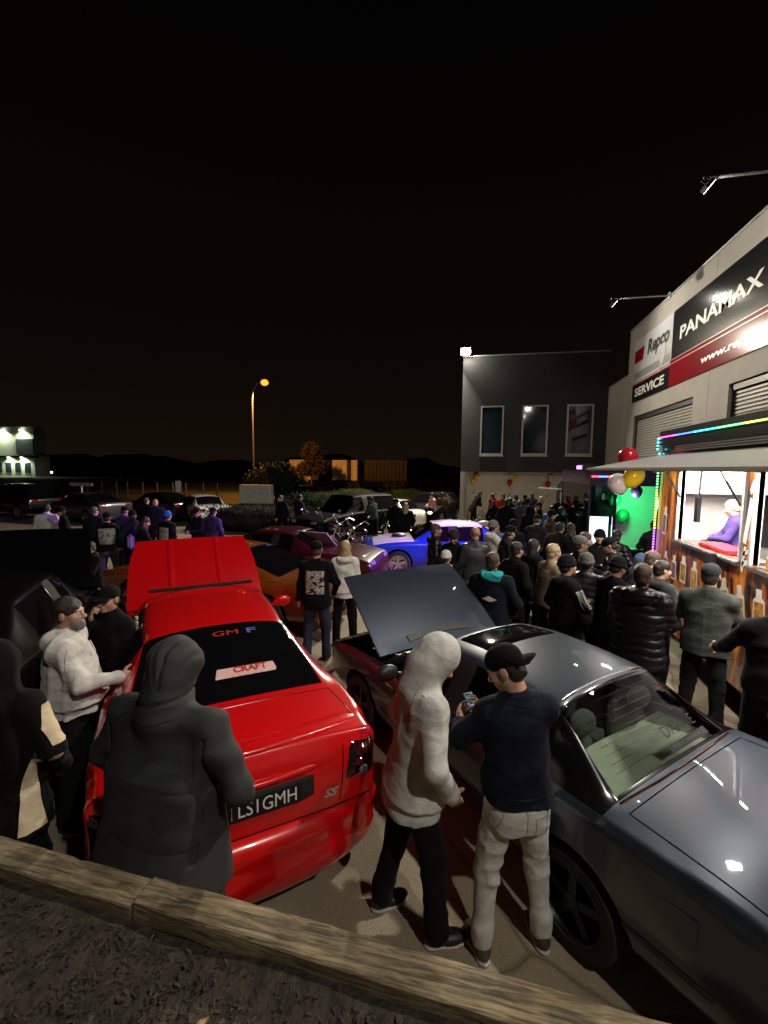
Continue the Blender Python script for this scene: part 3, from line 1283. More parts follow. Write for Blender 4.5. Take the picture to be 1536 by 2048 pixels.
    for p, q in zip(me.polygons, MI):
        p.material_index = q
    bm = bmesh.new()
    bm.from_mesh(me)
    cl = bm.edges.layers.float.new('crease_edge')
    bm.verts.ensure_lookup_table()
    vi = {}
    for i, rg in enumerate(ring):
        for k, v in enumerate(rg):
            vi[v] = (i, k if k < 9 else 16 - k)
    cr_st = {'rwb': .8, 'rwt': .75, 'wst': .8, 'wsb': .85, 'tail': sp.get('tail_crease', .6), 'nf': .55, 'nose': .25, 'rb2': .35, 'boot': .15}
    cr_ln = {5: .55, 4: sp.get('shoulder', .45), 6: .35, 1: .5}
    for e in bm.edges:
        (i0, k0), (i1, k1) = vi[e.verts[0].index], vi[e.verts[1].index]
        c = 0
        if i0 == i1:
            if names[i0] in cr_st and min(k0, k1) >= 4:
                c = cr_st[names[i0]]
        elif k0 == k1 and k0 in cr_ln:
            c = cr_ln[k0]
        e[cl] = c
    bmesh.ops.recalc_face_normals(bm, faces=bm.faces)
    bm.to_mesh(me)
    bm.free()
    for q in range(6):
        me.materials.append(bpy.data.materials.get('dummy%d' % q) or bpy.data.materials.new('dummy%d' % q))
    o = bpy.data.objects.new('shell', me)
    COL.objects.link(o)
    sub = o.modifiers.new('s', 'SUBSURF')
    sub.levels = sp.get('sub', 3)
    # wheel arch cutter
    mb = MB()
    ra = sp['wr'] + sp.get('arch', .055)
    for y in (sp['wy'][0], sp['wy'][1]):
        for s_ in (-1, 1):
            mb.lathe([(ra, (hw - .26) * s_), (ra, (hw + .3) * s_)], 'X', 36, c=(0, y, sp['wr'] + .01))
    cut = mb.build('cutter', [bpy.data.materials['dummy%d' % q] for q in range(6)])
    for p in cut.data.polygons:
        p.material_index = 3
    bo = o.modifiers.new('b', 'BOOLEAN')
    bo.object = cut
    bo.solver = 'EXACT'
    me2 = eval_mesh(o)
    bpy.data.objects.remove(o)
    bpy.data.objects.remove(cut)
    return me2


def split_mesh(bm, faces):
    """new bmesh of the given faces"""
    nb = bmesh.new()
    mp = {}
    for f in faces:
        vs = []
        for v in f.verts:
            if v.index not in mp:
                mp[v.index] = nb.verts.new(v.co)
            vs.append(mp[v.index])
        try:
            g = nb.faces.new(vs)
            g.smooth = True
        except ValueError:
            pass
    return nb


def bm_obj(name, bm, m, parent, smooth=True, sharp=None):
    me = bpy.data.meshes.new(name)
    bm.to_mesh(me)
    bm.free()
    me.materials.append(m)
    if smooth:
        me.shade_smooth()
        if sharp:
            me.set_sharp_from_angle(angle=R(sharp))
    o = bpy.data.objects.new(name, me)
    return link(o, parent)


def islands(faces):
    todo = set(faces)
    out = []
    while todo:
        st = [todo.pop()]
        cur = []
        while st:
            f = st.pop()
            cur.append(f)
            for e in f.edges:
                for g in e.link_faces:
                    if g in todo:
                        todo.remove(g)
                        st.append(g)
        out.append(cur)
    return out


class Car:
    pass


def make_car(name, label, cat, x, y, deg, sp, pm, gm=None, bonnet_open=0, rim=None, roof_m=None, bonnet_m=None, group=None, lower=None, spokes=5, detail=2, seats=False):
    root = empty(name, (x, y, sp.get('z', 0)), R(deg), label, cat, group)
    gm = gm or M_tint
    me = car_shell(sp)
    bm = bmesh.new()
    bm.from_mesh(me)
    bpy.data.meshes.remove(me)
    C = Car()
    C.root = root
    C.sp = sp
    C.bvh = BVHTree.FromBMesh(bm)
    # seals round every pane
    gf = [f for f in bm.faces if f.material_index == 1]
    for isl in islands(gf):
        r_ = bmesh.ops.inset_region(bm, faces=isl, thickness=0.022 if detail > 1 else .03, depth=-0.005, use_even_offset=False)
        for f in r_['faces']:
            f.material_index = 5
    bm.verts.index_update()
    bm.faces.index_update()
    panes = islands([f for f in bm.faces if f.material_index == 1])
    for isl in panes:
        c = sum((f.calc_center_median() for f in isl), Vector()) / len(isl)
        nm = 'side_window'
        if abs(c.x) < 0.2:
            nm = 'rear_window' if c.y < 0 else 'windscreen'
        o = bm_obj(nm, split_mesh(bm, isl), gm.get(nm, M_tint) if isinstance(gm, dict) else gm, root)
        if nm == 'rear_window':
            C.rear = o
    bf = [f for f in bm.faces if f.material_index == 2]
    if bf:
        nb = split_mesh(bm, bf)
        hinge = Vector((0, sp['wsb'] - .02, sp['cowl'] + .005))
        bmesh.ops.recalc_face_normals(nb, faces=nb.faces)
        if sum(f.normal.z for f in nb.faces) < 0:
            bmesh.ops.reverse_faces(nb, faces=nb.faces)
        ret = bmesh.ops.solidify(nb, geom=nb.faces[:], thickness=0.028)
        C.bon_bvh = BVHTree.FromBMesh(nb)
        bo = bm_obj('bonnet', nb, bonnet_m or pm, root, sharp=40)
        C.bonnet = bo
        if bonnet_open:
            BM_ = Matrix.Translation(hinge + Vector((0, 0.02, .02))) @ Matrix.Rotation(R(bonnet_open), 4, 'X') @ Matrix.Translation(-hinge)
            bo.matrix_local = BM_
            for s_ in (-1, 1):
                a_ = Vector((s_ * sp['W'] * .33, sp['wsb'] + .22, sp['cowl'] - .16))
                b_2 = BM_ @ Vector((s_ * sp['W'] * .33, sp['wsb'] + .62, sp['cowl'] - .15))
                MB().tube([a_, a_.lerp(b_2, .55)], .014, 8).tube([a_.lerp(b_2, .55), b_2], .007, 8).build('bonnet_strut', M_black, root, smooth=True)
            # engine bay tub with engine, battery, hoses
            hw = sp['W'] / 2
            y0, y1 = sp['wsb'] + .02, sp['L'] / 2 - .32
            mb = MB()
            zz = sp['nose'] - .06
            mb.box((-hw * .6, y0, .34), (hw * .6, y1, .40))
            mb.build('bay_floor', M_under, root)
            mb = MB()
            mb.bbox((-.22, y0 + .12, .42), (.22, y1 - .2, zz - .12), .03)
            for s_ in (-1, 1):
                mb.bbox((s_ * .30 - .07, y0 + .15, .5), (s_ * .30 + .07, y1 - .25, zz - .06), .03)
                for q in range(4):
                    mb.tube([(s_ * .30, y0 + .25 + q * .12, zz - .06), (s_ * .18, y0 + .25 + q * .12, zz - .02), (s_ * .08, y0 + .25 + q * .12, zz - .08)], .012, 6)
            mb.build('engine', M_steel, root, smooth=True)
            mb = MB()
            mb.bbox((hw * .62 - .18, y1 - .35, .6), (hw * .62 + .02, y1 - .1, zz), .02)
            mb.tube([(-.1, y0 + .1, zz - .03), (-.3, y0 + .3, zz + .01), (-.42, y1 - .2, zz - .05), (-.2, y1 - .05, zz - .1)], .035, 10)
            mb.box((-hw * .58, y1 - .02, .45), (hw * .58, y1 + .03, zz - .02))
            mb.build('battery_and_hoses', M_black, root, smooth=True)
    rf = [f for f in bm.faces if f.material_index == 4]
    if roof_m and rf:
        o = bm_obj('roof', split_mesh(bm, rf), roof_m, root)
        drop = set(rf)
    else:
        drop = set()
    mats = [pm, pm, pm, lower or M_under, pm, M_seal]
    dead = [f for f in bm.faces if f.material_index in (1, 2) or f in drop]
    bmesh.ops.delete(bm, geom=dead, context='FACES')
    m2 = bpy.data.meshes.new('body')
    bm.to_mesh(m2)
    bm.free()
    for q in mats:
        m2.materials.append(q)
    m2.shade_smooth()
    m2.set_sharp_from_angle(angle=R(50))
    C.body = link(bpy.data.objects.new('body', m2), root)
    # wheels
    hw = sp['W'] / 2
    wt = sp.get('wt', .215)
    for yy in sp['wy']:
        for s_ in (-1, 1):
            wheel(root, (s_ * (hw - wt / 2 - .012), yy, sp['wr']), sp['wr'], wt, rim or M_alloy, spokes, s_)
    # cabin floor and seats
    mb = MB()
    mb.box((-hw * .86, sp['rwb'] + .1, .36), (hw * .86, sp['wsb'] - .05, .40))
    mb.build('cabin_floor', M_under, root)
    if seats:
        for s_ in (-1, 1):
            for (yy, nm) in ((sp['bp'] + .12, 'front_seat'), (sp['cp'] - .02, 'rear_seat')):
                st = Field()
                cx = s_ * .34
                st.ell((cx, yy, .52), (.25, .26, .11), k=.05)
                M = Matrix.Rotation(R(-14), 4, 'X')
                st.ell((cx, yy - .27, .78), (.24, .10, .30), M, k=.05)
                st.ell((cx, yy - .34, 1.10), (.13, .06, .09), M, k=.03)
                V, Q = st.mesh(.03)
                np_obj(nm, V, Q, M_seat, root)
        mb = MB()
        mb.bbox((-hw * .8, sp['rwb'] - .08, sp['boot'] - .085), (hw * .8, sp['rwt'] - .02, sp['boot'] - .055), .01)
        mb.build('parcel_shelf', M_trimg, root, smooth=True)
        mb = MB()
        mb.bbox((-hw * .82, sp['wst'] + .15, .7), (hw * .82, sp['wsb'] - .06, sp['cowl'] - .04), .05)
        mb.build('dashboard', M_trimg, root, smooth=True)
        mb = MB()
        pts = [(.36 + .18 * math.cos(a), sp['wst'] + .05 - .09 * math.sin(a), .86 + .16 * math.sin(a)) for a in [2 * math.pi * k / 20 for k in range(20)]]
        mb.tube(pts, .016, 6, closed=True)
        mb.build('steering_wheel', M_black, root, smooth=True)
    return C


def hit(C, o, d):
    h = C.bvh.ray_cast(Vector(o), Vector(d), 6)
    return h


def seam(C, pts, axis='side', s_=1, r=.0035, m=None, name='panel_gap', n=10, parent=None):
    """thin dark line lying on the surface. side: pts are (y, z); top: pts are (x, y); rear/front: (x, z)"""
    out = []
    for a, b in zip(pts[:-1], pts[1:]):
        for i in range(n):
            t = i / n
            u, v = a[0] + (b[0] - a[0]) * t, a[1] + (b[1] - a[1]) * t
            out.append((u, v))
    out.append(pts[-1])
    P = []
    for (u, v) in out:
        if axis == 'side':
            h = hit(C, (s_ * 2, u, v), (-s_, 0, 0))
        elif axis == 'top':
            h = hit(C, (u, v, 3), (0, 0, -1))
        elif axis == 'rear':
            h = hit(C, (u, -4, v), (0, 1, 0))
        else:
            h = hit(C, (u, 4, v), (0, -1, 0))
        if h[0] is not None:
            P.append(h[0] + h[1] * (0.0005))
    if len(P) > 1:
        mb = MB()
        mb.tube(P, r, 5)
        return mb.build(name, m or M_seal, parent or C.root, smooth=True)


def patch(C, name, poly, axis, m, thick=.012, s_=1, parent=None, n=7, smooth=True):
    """thin solid laid on the body: poly is a quad (4 corners) in the plane across the axis"""
    A, B, Cc, D = [Vector((*p, 0)) for p in poly]
    V = []
    for j in range(n + 1):
        for i in range(n + 1):
            u, v = i / n, j / n
            p = (A * (1 - u) + B * u) * (1 - v) + (D * (1 - u) + Cc * u) * v
            if axis == 'side':
                o, d = Vector((s_ * 2, p.x, p.y)), Vector((-s_, 0, 0))
            elif axis == 'top':
                o, d = Vector((p.x, p.y, 3)), Vector((0, 0, -1))
            elif axis == 'rear':
                o, d = Vector((p.x, -4, p.y)), Vector((0, 1, 0))
            else:
                o, d = Vector((p.x, 4, p.y)), Vector((0, -1, 0))
            h = C.bvh.ray_cast(o, d, 6)
            edge = min(u, v, 1 - u, 1 - v)
            if h[0] is None:
                return None
            V.append(h[0] - d * (thick * min(1, .15 + edge * 6) if edge > 0 else -.004))
    F = []
    for j in range(n):
        for i in range(n):
            a = j * (n + 1) + i
            F.append((a, a + 1, a + n + 2, a + n + 1))
    o = mesh_obj(name, V, F, m, parent or C.root, smooth=smooth)
    bm = bmesh.new()
    bm.from_mesh(o.data)
    bmesh.ops.recalc_face_normals(bm, faces=bm.faces)
    dd = {'top': Vector((0, 0, 1)), 'side': Vector((s_, 0, 0)), 'rear': Vector((0, -1, 0)), 'front': Vector((0, 1, 0))}[axis]
    if sum(f.normal.dot(dd) for f in bm.faces) < 0:
        bmesh.ops.reverse_faces(bm, faces=bm.faces)
    bm.to_mesh(o.data)
    bm.free()
    if smooth:
        o.data.shade_smooth()
    return o


def mirrors(C, m, z=None):
    sp = C.sp
    for s_ in (-1, 1):
        f = Field()
        yy = sp['wst'] + .25
        zz = (z or sp['belt'] + .05)
        f.ell((s_ * (sp['W'] / 2 + .10), yy, zz + .03), (.11, .055, .075), k=.01)
        f.cap((s_ * (sp['W'] / 2 - .06), yy + .02, zz - .02), (s_ * (sp['W'] / 2 + .06), yy, zz), .02, .02, k=.02)
        V, Q = f.mesh(.014)
        np_obj('wing_mirror', V, Q, m, C.root)


def common(C, m, handles=True, lamps=True, tail_m=None, sharp=True):
    sp = C.sp
    L = sp['L']
    hw = sp['W'] / 2
    for s_ in (-1, 1):
        yb, yfr = sp['bp'], sp['wsb'] - .28
        seam(C, [(yb, .3), (yb, sp['belt'] - .03)], 'side', s_)
        seam(C, [(yfr, .3), (yfr, sp['belt'] - .06)], 'side', s_)
        if sp.get('doors', 4) == 4:
            seam(C, [(sp['cp'] + .02, sp['belt'] - .03), (sp['cp'] - .05, .62), (sp['cp'] + .12, .34)], 'side', s_)
        seam(C, [(sp['wy'][0] + .4, .30), (yfr, .30)], 'side', s_)
        if handles:
            for yy in ([yb + .16, sp['cp'] + .10] if sp.get('doors', 4) == 4 else [yb + .16]):
                h = hit(C, (s_ * 2, yy, sp['belt'] - .14), (-s_, 0, 0))
                if h[0]:
                    mb = MB()
                    mb.bbox((h[0].x - .012, yy - .09, sp['belt'] - .155), (h[0].x + .012, yy + .09, sp['belt'] - .125), .008)
                    mb.build('door_handle', m, C.root, smooth=True)
        if lamps:
            patch(C, 'headlight', [(s_ * hw * .44, sp['nose'] - .17), (s_ * hw * .80, sp['nose'] - .15), (s_ * hw * .80, sp['nose'] - .06), (s_ * hw * .44, sp['nose'] - .07)], 'front', M_lampc, .015)
            patch(C, 'tail_light', [(s_ * hw * .50, sp['boot'] - .24), (s_ * hw * .82, sp['boot'] - .24), (s_ * hw * .82, sp['boot'] - .10), (s_ * hw * .50, sp['boot'] - .10)], 'rear', tail_m or M_tail, .015)
    seam(C, [(-hw * .84, -L / 2 + .25), (-hw * .80, sp['rwb'] - .08), (hw * .80, sp['rwb'] - .08), (hw * .84, -L / 2 + .25)], 'top')
    if not C.__dict__.get('open'):
        seam(C, [(-hw * .62, sp['wsb'] + .02), (-hw * .62, L / 2 - .28), (hw * .62, L / 2 - .28), (hw * .62, sp['wsb'] + .02)], 'top')


# ---- red sedan, bonnet up
SED = dict(L=4.88, W=1.78, H=1.45, belt=.98, boot=1.06, cowl=1.0, nose=.80, rwb=-1.72, rwt=-.92, cp=-.62, bp=.02, wst=.48, wsb=1.12, roofw=1.20, wr=.325, wy=(-1.40, 1.40), rwz=1.075,
           tail_t=.90, bumper_h=.58, tail_slope=.0, nose_w=.84, nose_t=.80, tail_crease=.9, box=.93, glass_w=.80)
red_p = paint('red', (0.60, 0.003, 0.005), 0.24, 0.04)
RC = make_car('red_sedan', 'bright red sedan with raised bonnet and black tinted rear window', 'car', -2.81, 4.18, 39.0, SED, red_p, bonnet_open=55, rim=M_alloyd)
RC.open = True
common(RC, red_p, lamps=False)
mirrors(RC, red_p)
rc = RC.root
hw = .92
for s_ in (-1, 1):
    t = patch(RC, 'tail_light', [(s_ * .60, .75), (s_ * .83, .74), (s_ * .85, .975), (s_ * .64, .985)], 'rear', M_taild, .018)
    for (xx, zz, mm, rr) in ((.735, .925, M_tail, .040), (.70, .855, M_tail, .03), (.73, .795, M_lampc, .032)):
        h = hit(RC, (s_ * xx, -4, zz), (0, 1, 0))
        if h[0]:
            mb = MB()
            mb.lathe([(0.0005, -.030), (rr * .7, -.027), (rr, -.016), (rr, 0)], 'Y', 18, c=tuple(h[0]))
            l = mb.build('lamp_lens', mm, t, smooth=True)
seam(RC, [(-.86, .62), (-.5, .60), (.5, .60), (.86, .62)], 'rear', r=.006)
seam(RC, [(-.60, .98), (-.585, .78), (-.56, .63)], 'rear')
seam(RC, [(.60, .98), (.585, .78), (.56, .63)], 'rear')
# boot lip spoiler
f = Field()
for i in range(29):
    u = -1 + i / 14
    f.ell((u * .70, -2.28 + .10 * u * u, 1.055 - .03 * u * u), (.10, .07, .022), k=.03)
V, Q = f.mesh(.016)
np_obj('boot_spoiler', V, Q, red_p, rc)
# plate recess and number plate
patch(RC, 'plate_recess', [(-.32, .70), (.42, .70), (.42, .86), (-.32, .86)], 'rear', M_black, .010)
pl = MB()
h = hit(RC, (0, -4, .78), (0, 1, 0))
py = h[0].y - .016
pl.bbox((-.17, py - .006, .715), (.30, py, .835), .006)
plo = pl.build('number_plate', mat('plate_black', (0.006, 0.006, 0.006), 0.35), rc, smooth=True)
text_obj('plate_lettering', 'LS1GMH', mat('plate_white', (0.75, 0.75, 0.75), 0.4), plo, (.095, py - .0075, .777), (1, 0, 0), (0, 0, 1), .125, .35)
text_obj('plate_lettering', '---', MATS['plate_white'], plo, (-.115, py - .0075, .777), (0, 0, -1), (1, 0, 0), .035, .08)
# garnish bar, badge, boot script
h = hit(RC, (0, -4, .90), (0, 1, 0))
mb = MB()
mb.lathe([(.0005, -.014), (.026, -.013), (.03, -.004), (.03, 0)], 'Y', 20, c=(0, h[0].y, .915))
mb.build('badge', M_chrome, rc, smooth=True)
text_obj('boot_script', 'SS', M_chrome, rc, (.49, -2.45, .70), (1, 0, 0), (0, 0, 1), .07, .10, bvh=RC.bvh, off=.006, shear=.4, bold=.003)
f = Field()
for i in range(25):
    u = -1 + i / 12
    f.ell((u * .50, h[0].y - .004 + .05 * u * u, .895), (.09, .022, .014), k=.02)
V, Q = f.mesh(.011)
np_obj('boot_garnish', V, Q, red_p, rc)
# deeper bumper valance
f = Field()
for i in range(33):
    u = -1 + i / 16
    f.ell((u * .76, -2.40 + .14 * abs(u) ** 3, .33), (.12, .10, .16), k=.06)
    f.ell((u * .78, -2.42 + .15 * abs(u) ** 3, .50), (.12, .075, .085), k=.05)
V, Q = f.mesh(.022)
np_obj('rear_bumper', V, Q, red_p, rc)
mb = MB()
for s_ in (-1, 1):
    mb.lathe([(.032, -2.42), (.04, -2.42), (.04, -2.2), (.032, -2.2), (.032, -2.42)], 'Y', 16, c=(s_ * .42, 0, .18))
mb.build('exhaust_tips', M_chrome, rc, smooth=True)
# ribs on the bonnet, black strip on the roof edge
def bonnet_ribs(C, xs, m, wdt=.022, hgt=.008):
    sp = C.sp
    for xx in xs:
        V = []
        F = []
        n = 14
        for i in range(n + 1):
            yy = sp['wsb'] + .10 + (sp['L'] / 2 - .42 - sp['wsb']) * i / n
            for k, (dx, dz) in enumerate(((-wdt, -.004), (-wdt * .4, hgt), (wdt * .4, hgt), (wdt, -.004))):
                h = C.bon_bvh.ray_cast(Vector((xx + dx, yy, 3)), Vector((0, 0, -1)), 6)
                z = h[0].z if h[0] else sp['nose']
                V.append((xx + dx, yy, z + dz))
        for i in range(n):
            for k in range(3):
                a = i * 4 + k
                F.append((a, a + 1, a + 5, a + 4))
        mesh_obj('bonnet_rib', V, F, m, C.bonnet, smooth=True)


bonnet_ribs(RC, (-.30, .30), red_p, .05, .016)
mb = MB()
mb.bbox((-.56, .44, 1.405), (.56, .52, 1.435), .012)
mb.build('roof_visor', M_black, rc, smooth=True)
# window stickers
M_gmr = mat('sticker_red', (0.55, 0.02, 0.025), 0.5)
M_gmb = mat('sticker_blue', (0.07, 0.09, 0.36), 0.5)
M_stp = mat('sticker_pink', (0.75, 0.46, 0.44), 0.5)
rv = (0, .70, .40)
text_obj('window_sticker', 'GM', M_gmr, rc, (.05, -1.06, 1.40), (1, 0, 0), rv, .085, .21, bvh=RC.bvh, off=-.001)
text_obj('window_sticker', 'F', M_gmb, rc, (.26, -1.06, 1.40), (1, 0, 0), rv, .085, .08, bvh=RC.bvh, off=-.001, bold=.003)
X = Vector((1, 0, 0))
Yv = Vector(rv).normalized()
N = X.cross(Yv)


def on_glass(C, name, pts, base, m, off):
    me = bpy.data.meshes.new(name)
    V = []
    for (u, v) in pts:
        q = Vector(base) + X * u + Yv * v
        h = C.bvh.ray_cast(q + N * .5, -N, 2)
        V.append((h[0] if h[0] else q) + N * off)
    n = len(pts)
    me.from_pydata(V, [], [tuple(range(n))])
    me.materials.append(m)
    return link(bpy.data.objects.new(name, me), C.root)


on_glass(RC, 'window_sticker', [(-.22, -.045), (.24, -.045), (.25, -.015), (.235, .055), (-.2, .055)], (.13, -1.47, 1.2), M_stp, -.001)
text_obj('sticker_lettering', 'CRAFT', M_gmr, rc, (.18, -1.455, 1.215), (1, 0, 0), rv, .085, .26, bvh=RC.bvh, off=.003, bold=.002)
text_obj('sticker_lettering', '- - - - -', MATS['plate_black'], rc, (.15, -1.50, 1.175), (1, 0, 0), rv, .02, .24, bvh=RC.bvh, off=.003)
# roof gutters
for s_ in (-1, 1):
    seam(RC, [(s_ * .575, -.85), (s_ * .59, -.2), (s_ * .585, .42)], 'top', r=.006)

# ---- slate coupe, bonnet up
CPE = dict(L=4.62, W=1.70, H=1.34, belt=.90, boot=.945, cowl=.93, nose=.76, rwb=-1.33, rwt=-.84, cp=-.52, bp=-.02, wst=.38, wsb=.98, roofw=1.16, glass_w=.80, wr=.30, wy=(-1.18, 1.38), rwz=.955, doors=2,
           tail_t=.95, tail_slope=.0, shoulder=.85, sub=3, box=.95, black_c=True, tail_crease=.85)
slate_p = paint('slate', (0.036, 0.048, 0.072), 0.36, 0.05, metal=0.45)
DC = make_car('slate_coupe', 'dark slate blue coupe with raised bonnet, black sunroof and see-through rear window', 'car', 0.36, 3.98, 43.6, CPE, slate_p,
              {'windscreen': M_cglass, 'rear_window': M_cglass, 'side_window': M_cglass}, bonnet_open=44, rim=M_alloyd, seats=True)
DC.open = True
common(DC, M_black, lamps=True)
mirrors(DC, M_black)
dcar = DC.root
patch(DC, 'sunroof', [(-.47, -.10), (.47, -.10), (.45, .34), (-.45, .34)], 'top', M_tint, .006, n=10)
# chrome-edged rubber round the rear window, wiper slot strip on the bonnet
seam(DC, [(-.66, -1.345), (-.3, -1.365), (0, -1.37), (.3, -1.365), (.66, -1.345)], 'top', r=.007, m=M_chrome, name='window_trim')
seam(DC, [(-.48, -.82), (0, -.805), (.48, -.82)], 'top', r=.007, m=M_chrome, name='window_trim')
for s_ in (-1, 1):
    seam(DC, [(-.9, .905), (-.3, .90), (.5, .885), (.7, .87)], 'side', s_, r=.008, m=M_chrome, name='belt_trim')
    seam(DC, [(-1.9, .47), (-.9, .47)], 'side', s_, r=.014, m=M_black, name='rub_strip')
    seam(DC, [(-.9, .47), (.95, .47)], 'side', s_, r=.014, m=M_black, name='rub_strip')
mb = MB()
for i in range(10):
    u0, u1 = -.42 + .084 * i, -.42 + .084 * (i + 1)
    y0 = CPE['wsb'] + .10 - .03 * ((u0 / .42) ** 2)
    y1 = CPE['wsb'] + .10 - .03 * ((u1 / .42) ** 2)
    V = []
    for (u, y) in ((u0, y0), (u1, y1), (u1, y1 + .075), (u0, y0 + .075)):
        h = DC.bon_bvh.ray_cast(Vector((u, y, 3)), Vector((0, 0, -1)), 6)
        z = h[0].z if h[0] else .93
        V += [(u, y, z - .006), (u, y, z + .012)]
    mb.raw(V, [(0, 2, 4, 6), (1, 3, 5, 7), (0, 2, 3, 1), (2, 4, 5, 3), (4, 6, 7, 5), (6, 0, 1, 7)])
mb.build('bonnet_vent', M_black, DC.bonnet)
# defroster lines and sticker on the rear glass
Yv = Vector((0, .50, .36)).normalized()
N = X.cross(Yv)
for i in range(9):
    v = -.20 + .05 * i
    P = []
    for k in range(13):
        u = (-.52 + .04 * 0 + 1.04 * k / 12) * (1 - .18 * (i / 9))
        q = Vector((u, -1.08, 1.14)) + Yv * v
        h = DC.bvh.ray_cast(q + N * .5, -N, 2)
        if h[0]:
            P.append(h[0] - N * .003)
    if len(P) > 2:
        MB().tube(P, .0012, 4).build('defroster_line', M_seal, dcar)
text_obj('window_sticker', 'DAHNE', mat('sticker_outline', (0.03, 0.035, 0.03), 0.5), dcar, (.27, -1.19, 1.05), X, Yv, .10, .40, bvh=DC.bvh, off=-.001)
on_glass(DC, 'window_sticker', [(-.24, -.025), (.24, -.025), (.24, .025), (-.24, .025)], (.26, -1.26, .99), M_black, -.001)
text_obj('sticker_lettering', 'PERFORMANCE', mat('sticker_pale', (0.16, 0.19, 0.16), 0.5), dcar, (.26, -1.26, .99), X, Yv, .036, .42, bvh=DC.bvh, off=.003)
# chrome quarter strip, fuel cap, boot lock
h = hit(DC, (-2, -1.75, .72), (1, 0, 0))
mb = MB()
mb.bbox((h[0].x - .004, -1.83, .65), (h[0].x + .01, -1.67, .79), .01)
mb.build('fuel_flap', slate_p, dcar, smooth=True)

# ---- other parked cars
OLD = dict(L=4.75, W=1.86, H=1.36, belt=.90, boot=.92, cowl=.93, nose=.82, rwb=-1.55, rwt=-.62, cp=-.40, bp=-.02, wst=.42, wsb=.98, roofw=1.20, wr=.33, wy=(-1.42, 1.40), rwz=.94, doors=2, tail_t=.95, nose_t=.95, sub=2, shoulder=.6)
orange_p = paint('burnt_orange', (0.23, 0.055, 0.008), 0.3, 0.08)
OC = make_car('orange_coupe', 'burnt orange old coupe with sloping rear window behind the red bonnet', 'car', -4.75, 7.75, 84, OLD, orange_p, {'rear_window': M_tint, 'side_window': M_tint, 'windscreen': M_tint}, rim=M_chrome)
common(OC, M_chrome)
seam(OC, [(-.66, -1.56), (0, -1.585), (.66, -1.56)], 'top', r=.011, m=M_chrome, name='window_trim')
seam(OC, [(-.66, -1.52), (-.53, -.68), (0, -.63), (.53, -.68), (.66, -1.52)], 'top', r=.011, m=M_chrome, name='window_trim')
MAR = dict(OLD, L=4.7, W=1.80, H=1.34)
maroon_p = paint('maroon', (0.045, 0.004, 0.008), 0.3, 0.08)
MC = make_car('maroon_coupe', 'dark maroon old car with a show board leaning on its windscreen', 'car', -4.55, 10.2, -92, MAR, maroon_p, rim=M_chrome)
common(MC, M_chrome)
HQ = dict(OLD, L=4.65, W=1.84, H=1.37, rwb=-1.45, rwt=-.85, cp=-.55)
blue_p = paint('royal_blue', (0.012, 0.05, 0.42), 0.28, 0.06)
white_p = paint('white', (0.66, 0.66, 0.66), 0.3, 0.02)
BC = make_car('blue_and_white_coupe', 'royal blue old car with white bonnet and white roof', 'car', -0.90, 12.5, 105, HQ, blue_p, {'rear_window': M_tint, 'side_window': M_tint, 'windscreen': M_cglass}, rim=M_chrome, roof_m=white_p, bonnet_m=white_p, seats=True)
common(BC, M_chrome)
# bonnet scoop
f = Field()
f.ell((0, 1.32, .95), (.17, .20, .075), k=.03)
V, Q = f.mesh(.02)
np_obj('bonnet_scoop', V, Q, M_black, BC.bonnet)
black_p = paint('black', (0.003, 0.003, 0.0035), 0.2, 0.05, coat=.4)
BLK = dict(SED, H=1.50, sub=2)
KC = make_car('black_sedan', 'black car with raised bonnet at the left edge beside the red sedan', 'car', -5.6, 4.0, 34, BLK, black_p, bonnet_open=58, rim=M_alloyd)
KC.open = True
common(KC, M_black)
mirrors(KC, black_p)
OLDW = dict(OLD, L=4.4, W=1.68, H=1.38, doors=4, rwb=-1.5, rwt=-1.05, cp=-.55)
WC = make_car('white_old_sedan', 'white old sedan parked beyond the crowd beside the hedge', 'car', -14.0, 20.6, 50, OLDW, white_p, rim=M_chrome, detail=1)
common(WC, M_chrome)
UC = make_car('white_hatchback', 'white car parked behind the motorcycles near the yellow hedge', 'car', -4.3, 20.8, 62, dict(OLDW, L=4.1), white_p, rim=M_alloyd, detail=1)
common(UC, M_black)
SUV = dict(L=4.7, W=1.88, H=1.80, belt=1.15, boot=1.16, cowl=1.12, nose=.98, rwb=-2.12, rwt=-1.75, cp=-.9, bp=-.05, wst=.45, wsb=.95, roofw=1.38, wr=.37, wy=(-1.38, 1.38), rwz=1.17, zb=.28, sub=2, tail_t=.95)
for i, (nm, lb, x, y, a, sp, pp) in enumerate((
        ('black_four_wheel_drive', 'tall black four wheel drive parked behind the motorcycles', -5.0, 17.0, 150, SUV, mat('dull_black_paint', (.003, .003, .003), .6, spec=.06)),
        ('dark_suv', 'dark suv parked at the far left edge beyond the crowd', -24.3, 19.6, 80, SUV, black_p),
        ('dark_sedan', 'dark sedan parked behind the blade sign post', -19.3, 18.9, 75, dict(SED, sub=2), paint('dark_grey', (.02, .02, .024))),
        ('dark_sedan', 'dark sedan parked between the two sign posts', -16.4, 20.6, 70, dict(SED, sub=2), black_p),
        ('grey_sedan', 'grey car parked in the street behind the yellow hedge', -8.6, 34.6, 88, dict(SED, sub=2), paint('mid_grey', (.07, .07, .075))),
        ('dark_hatchback', 'dark car in the street left of the grey car behind hedge', -14.2, 34.8, 90, dict(OLDW, sub=2), black_p),
        ('dark_wagon', 'dark wagon parked under the corner of the charcoal building', -2.3, 22.4, 168, dict(SUV, H=1.62, L=4.5), mat('dull_black_paint')))):
    c = make_car(nm, lb, 'car', x, y, a, sp, pp, rim=M_alloy, detail=1)
    common(c, M_black)
    if nm == 'dark_wagon':
        DWG = c
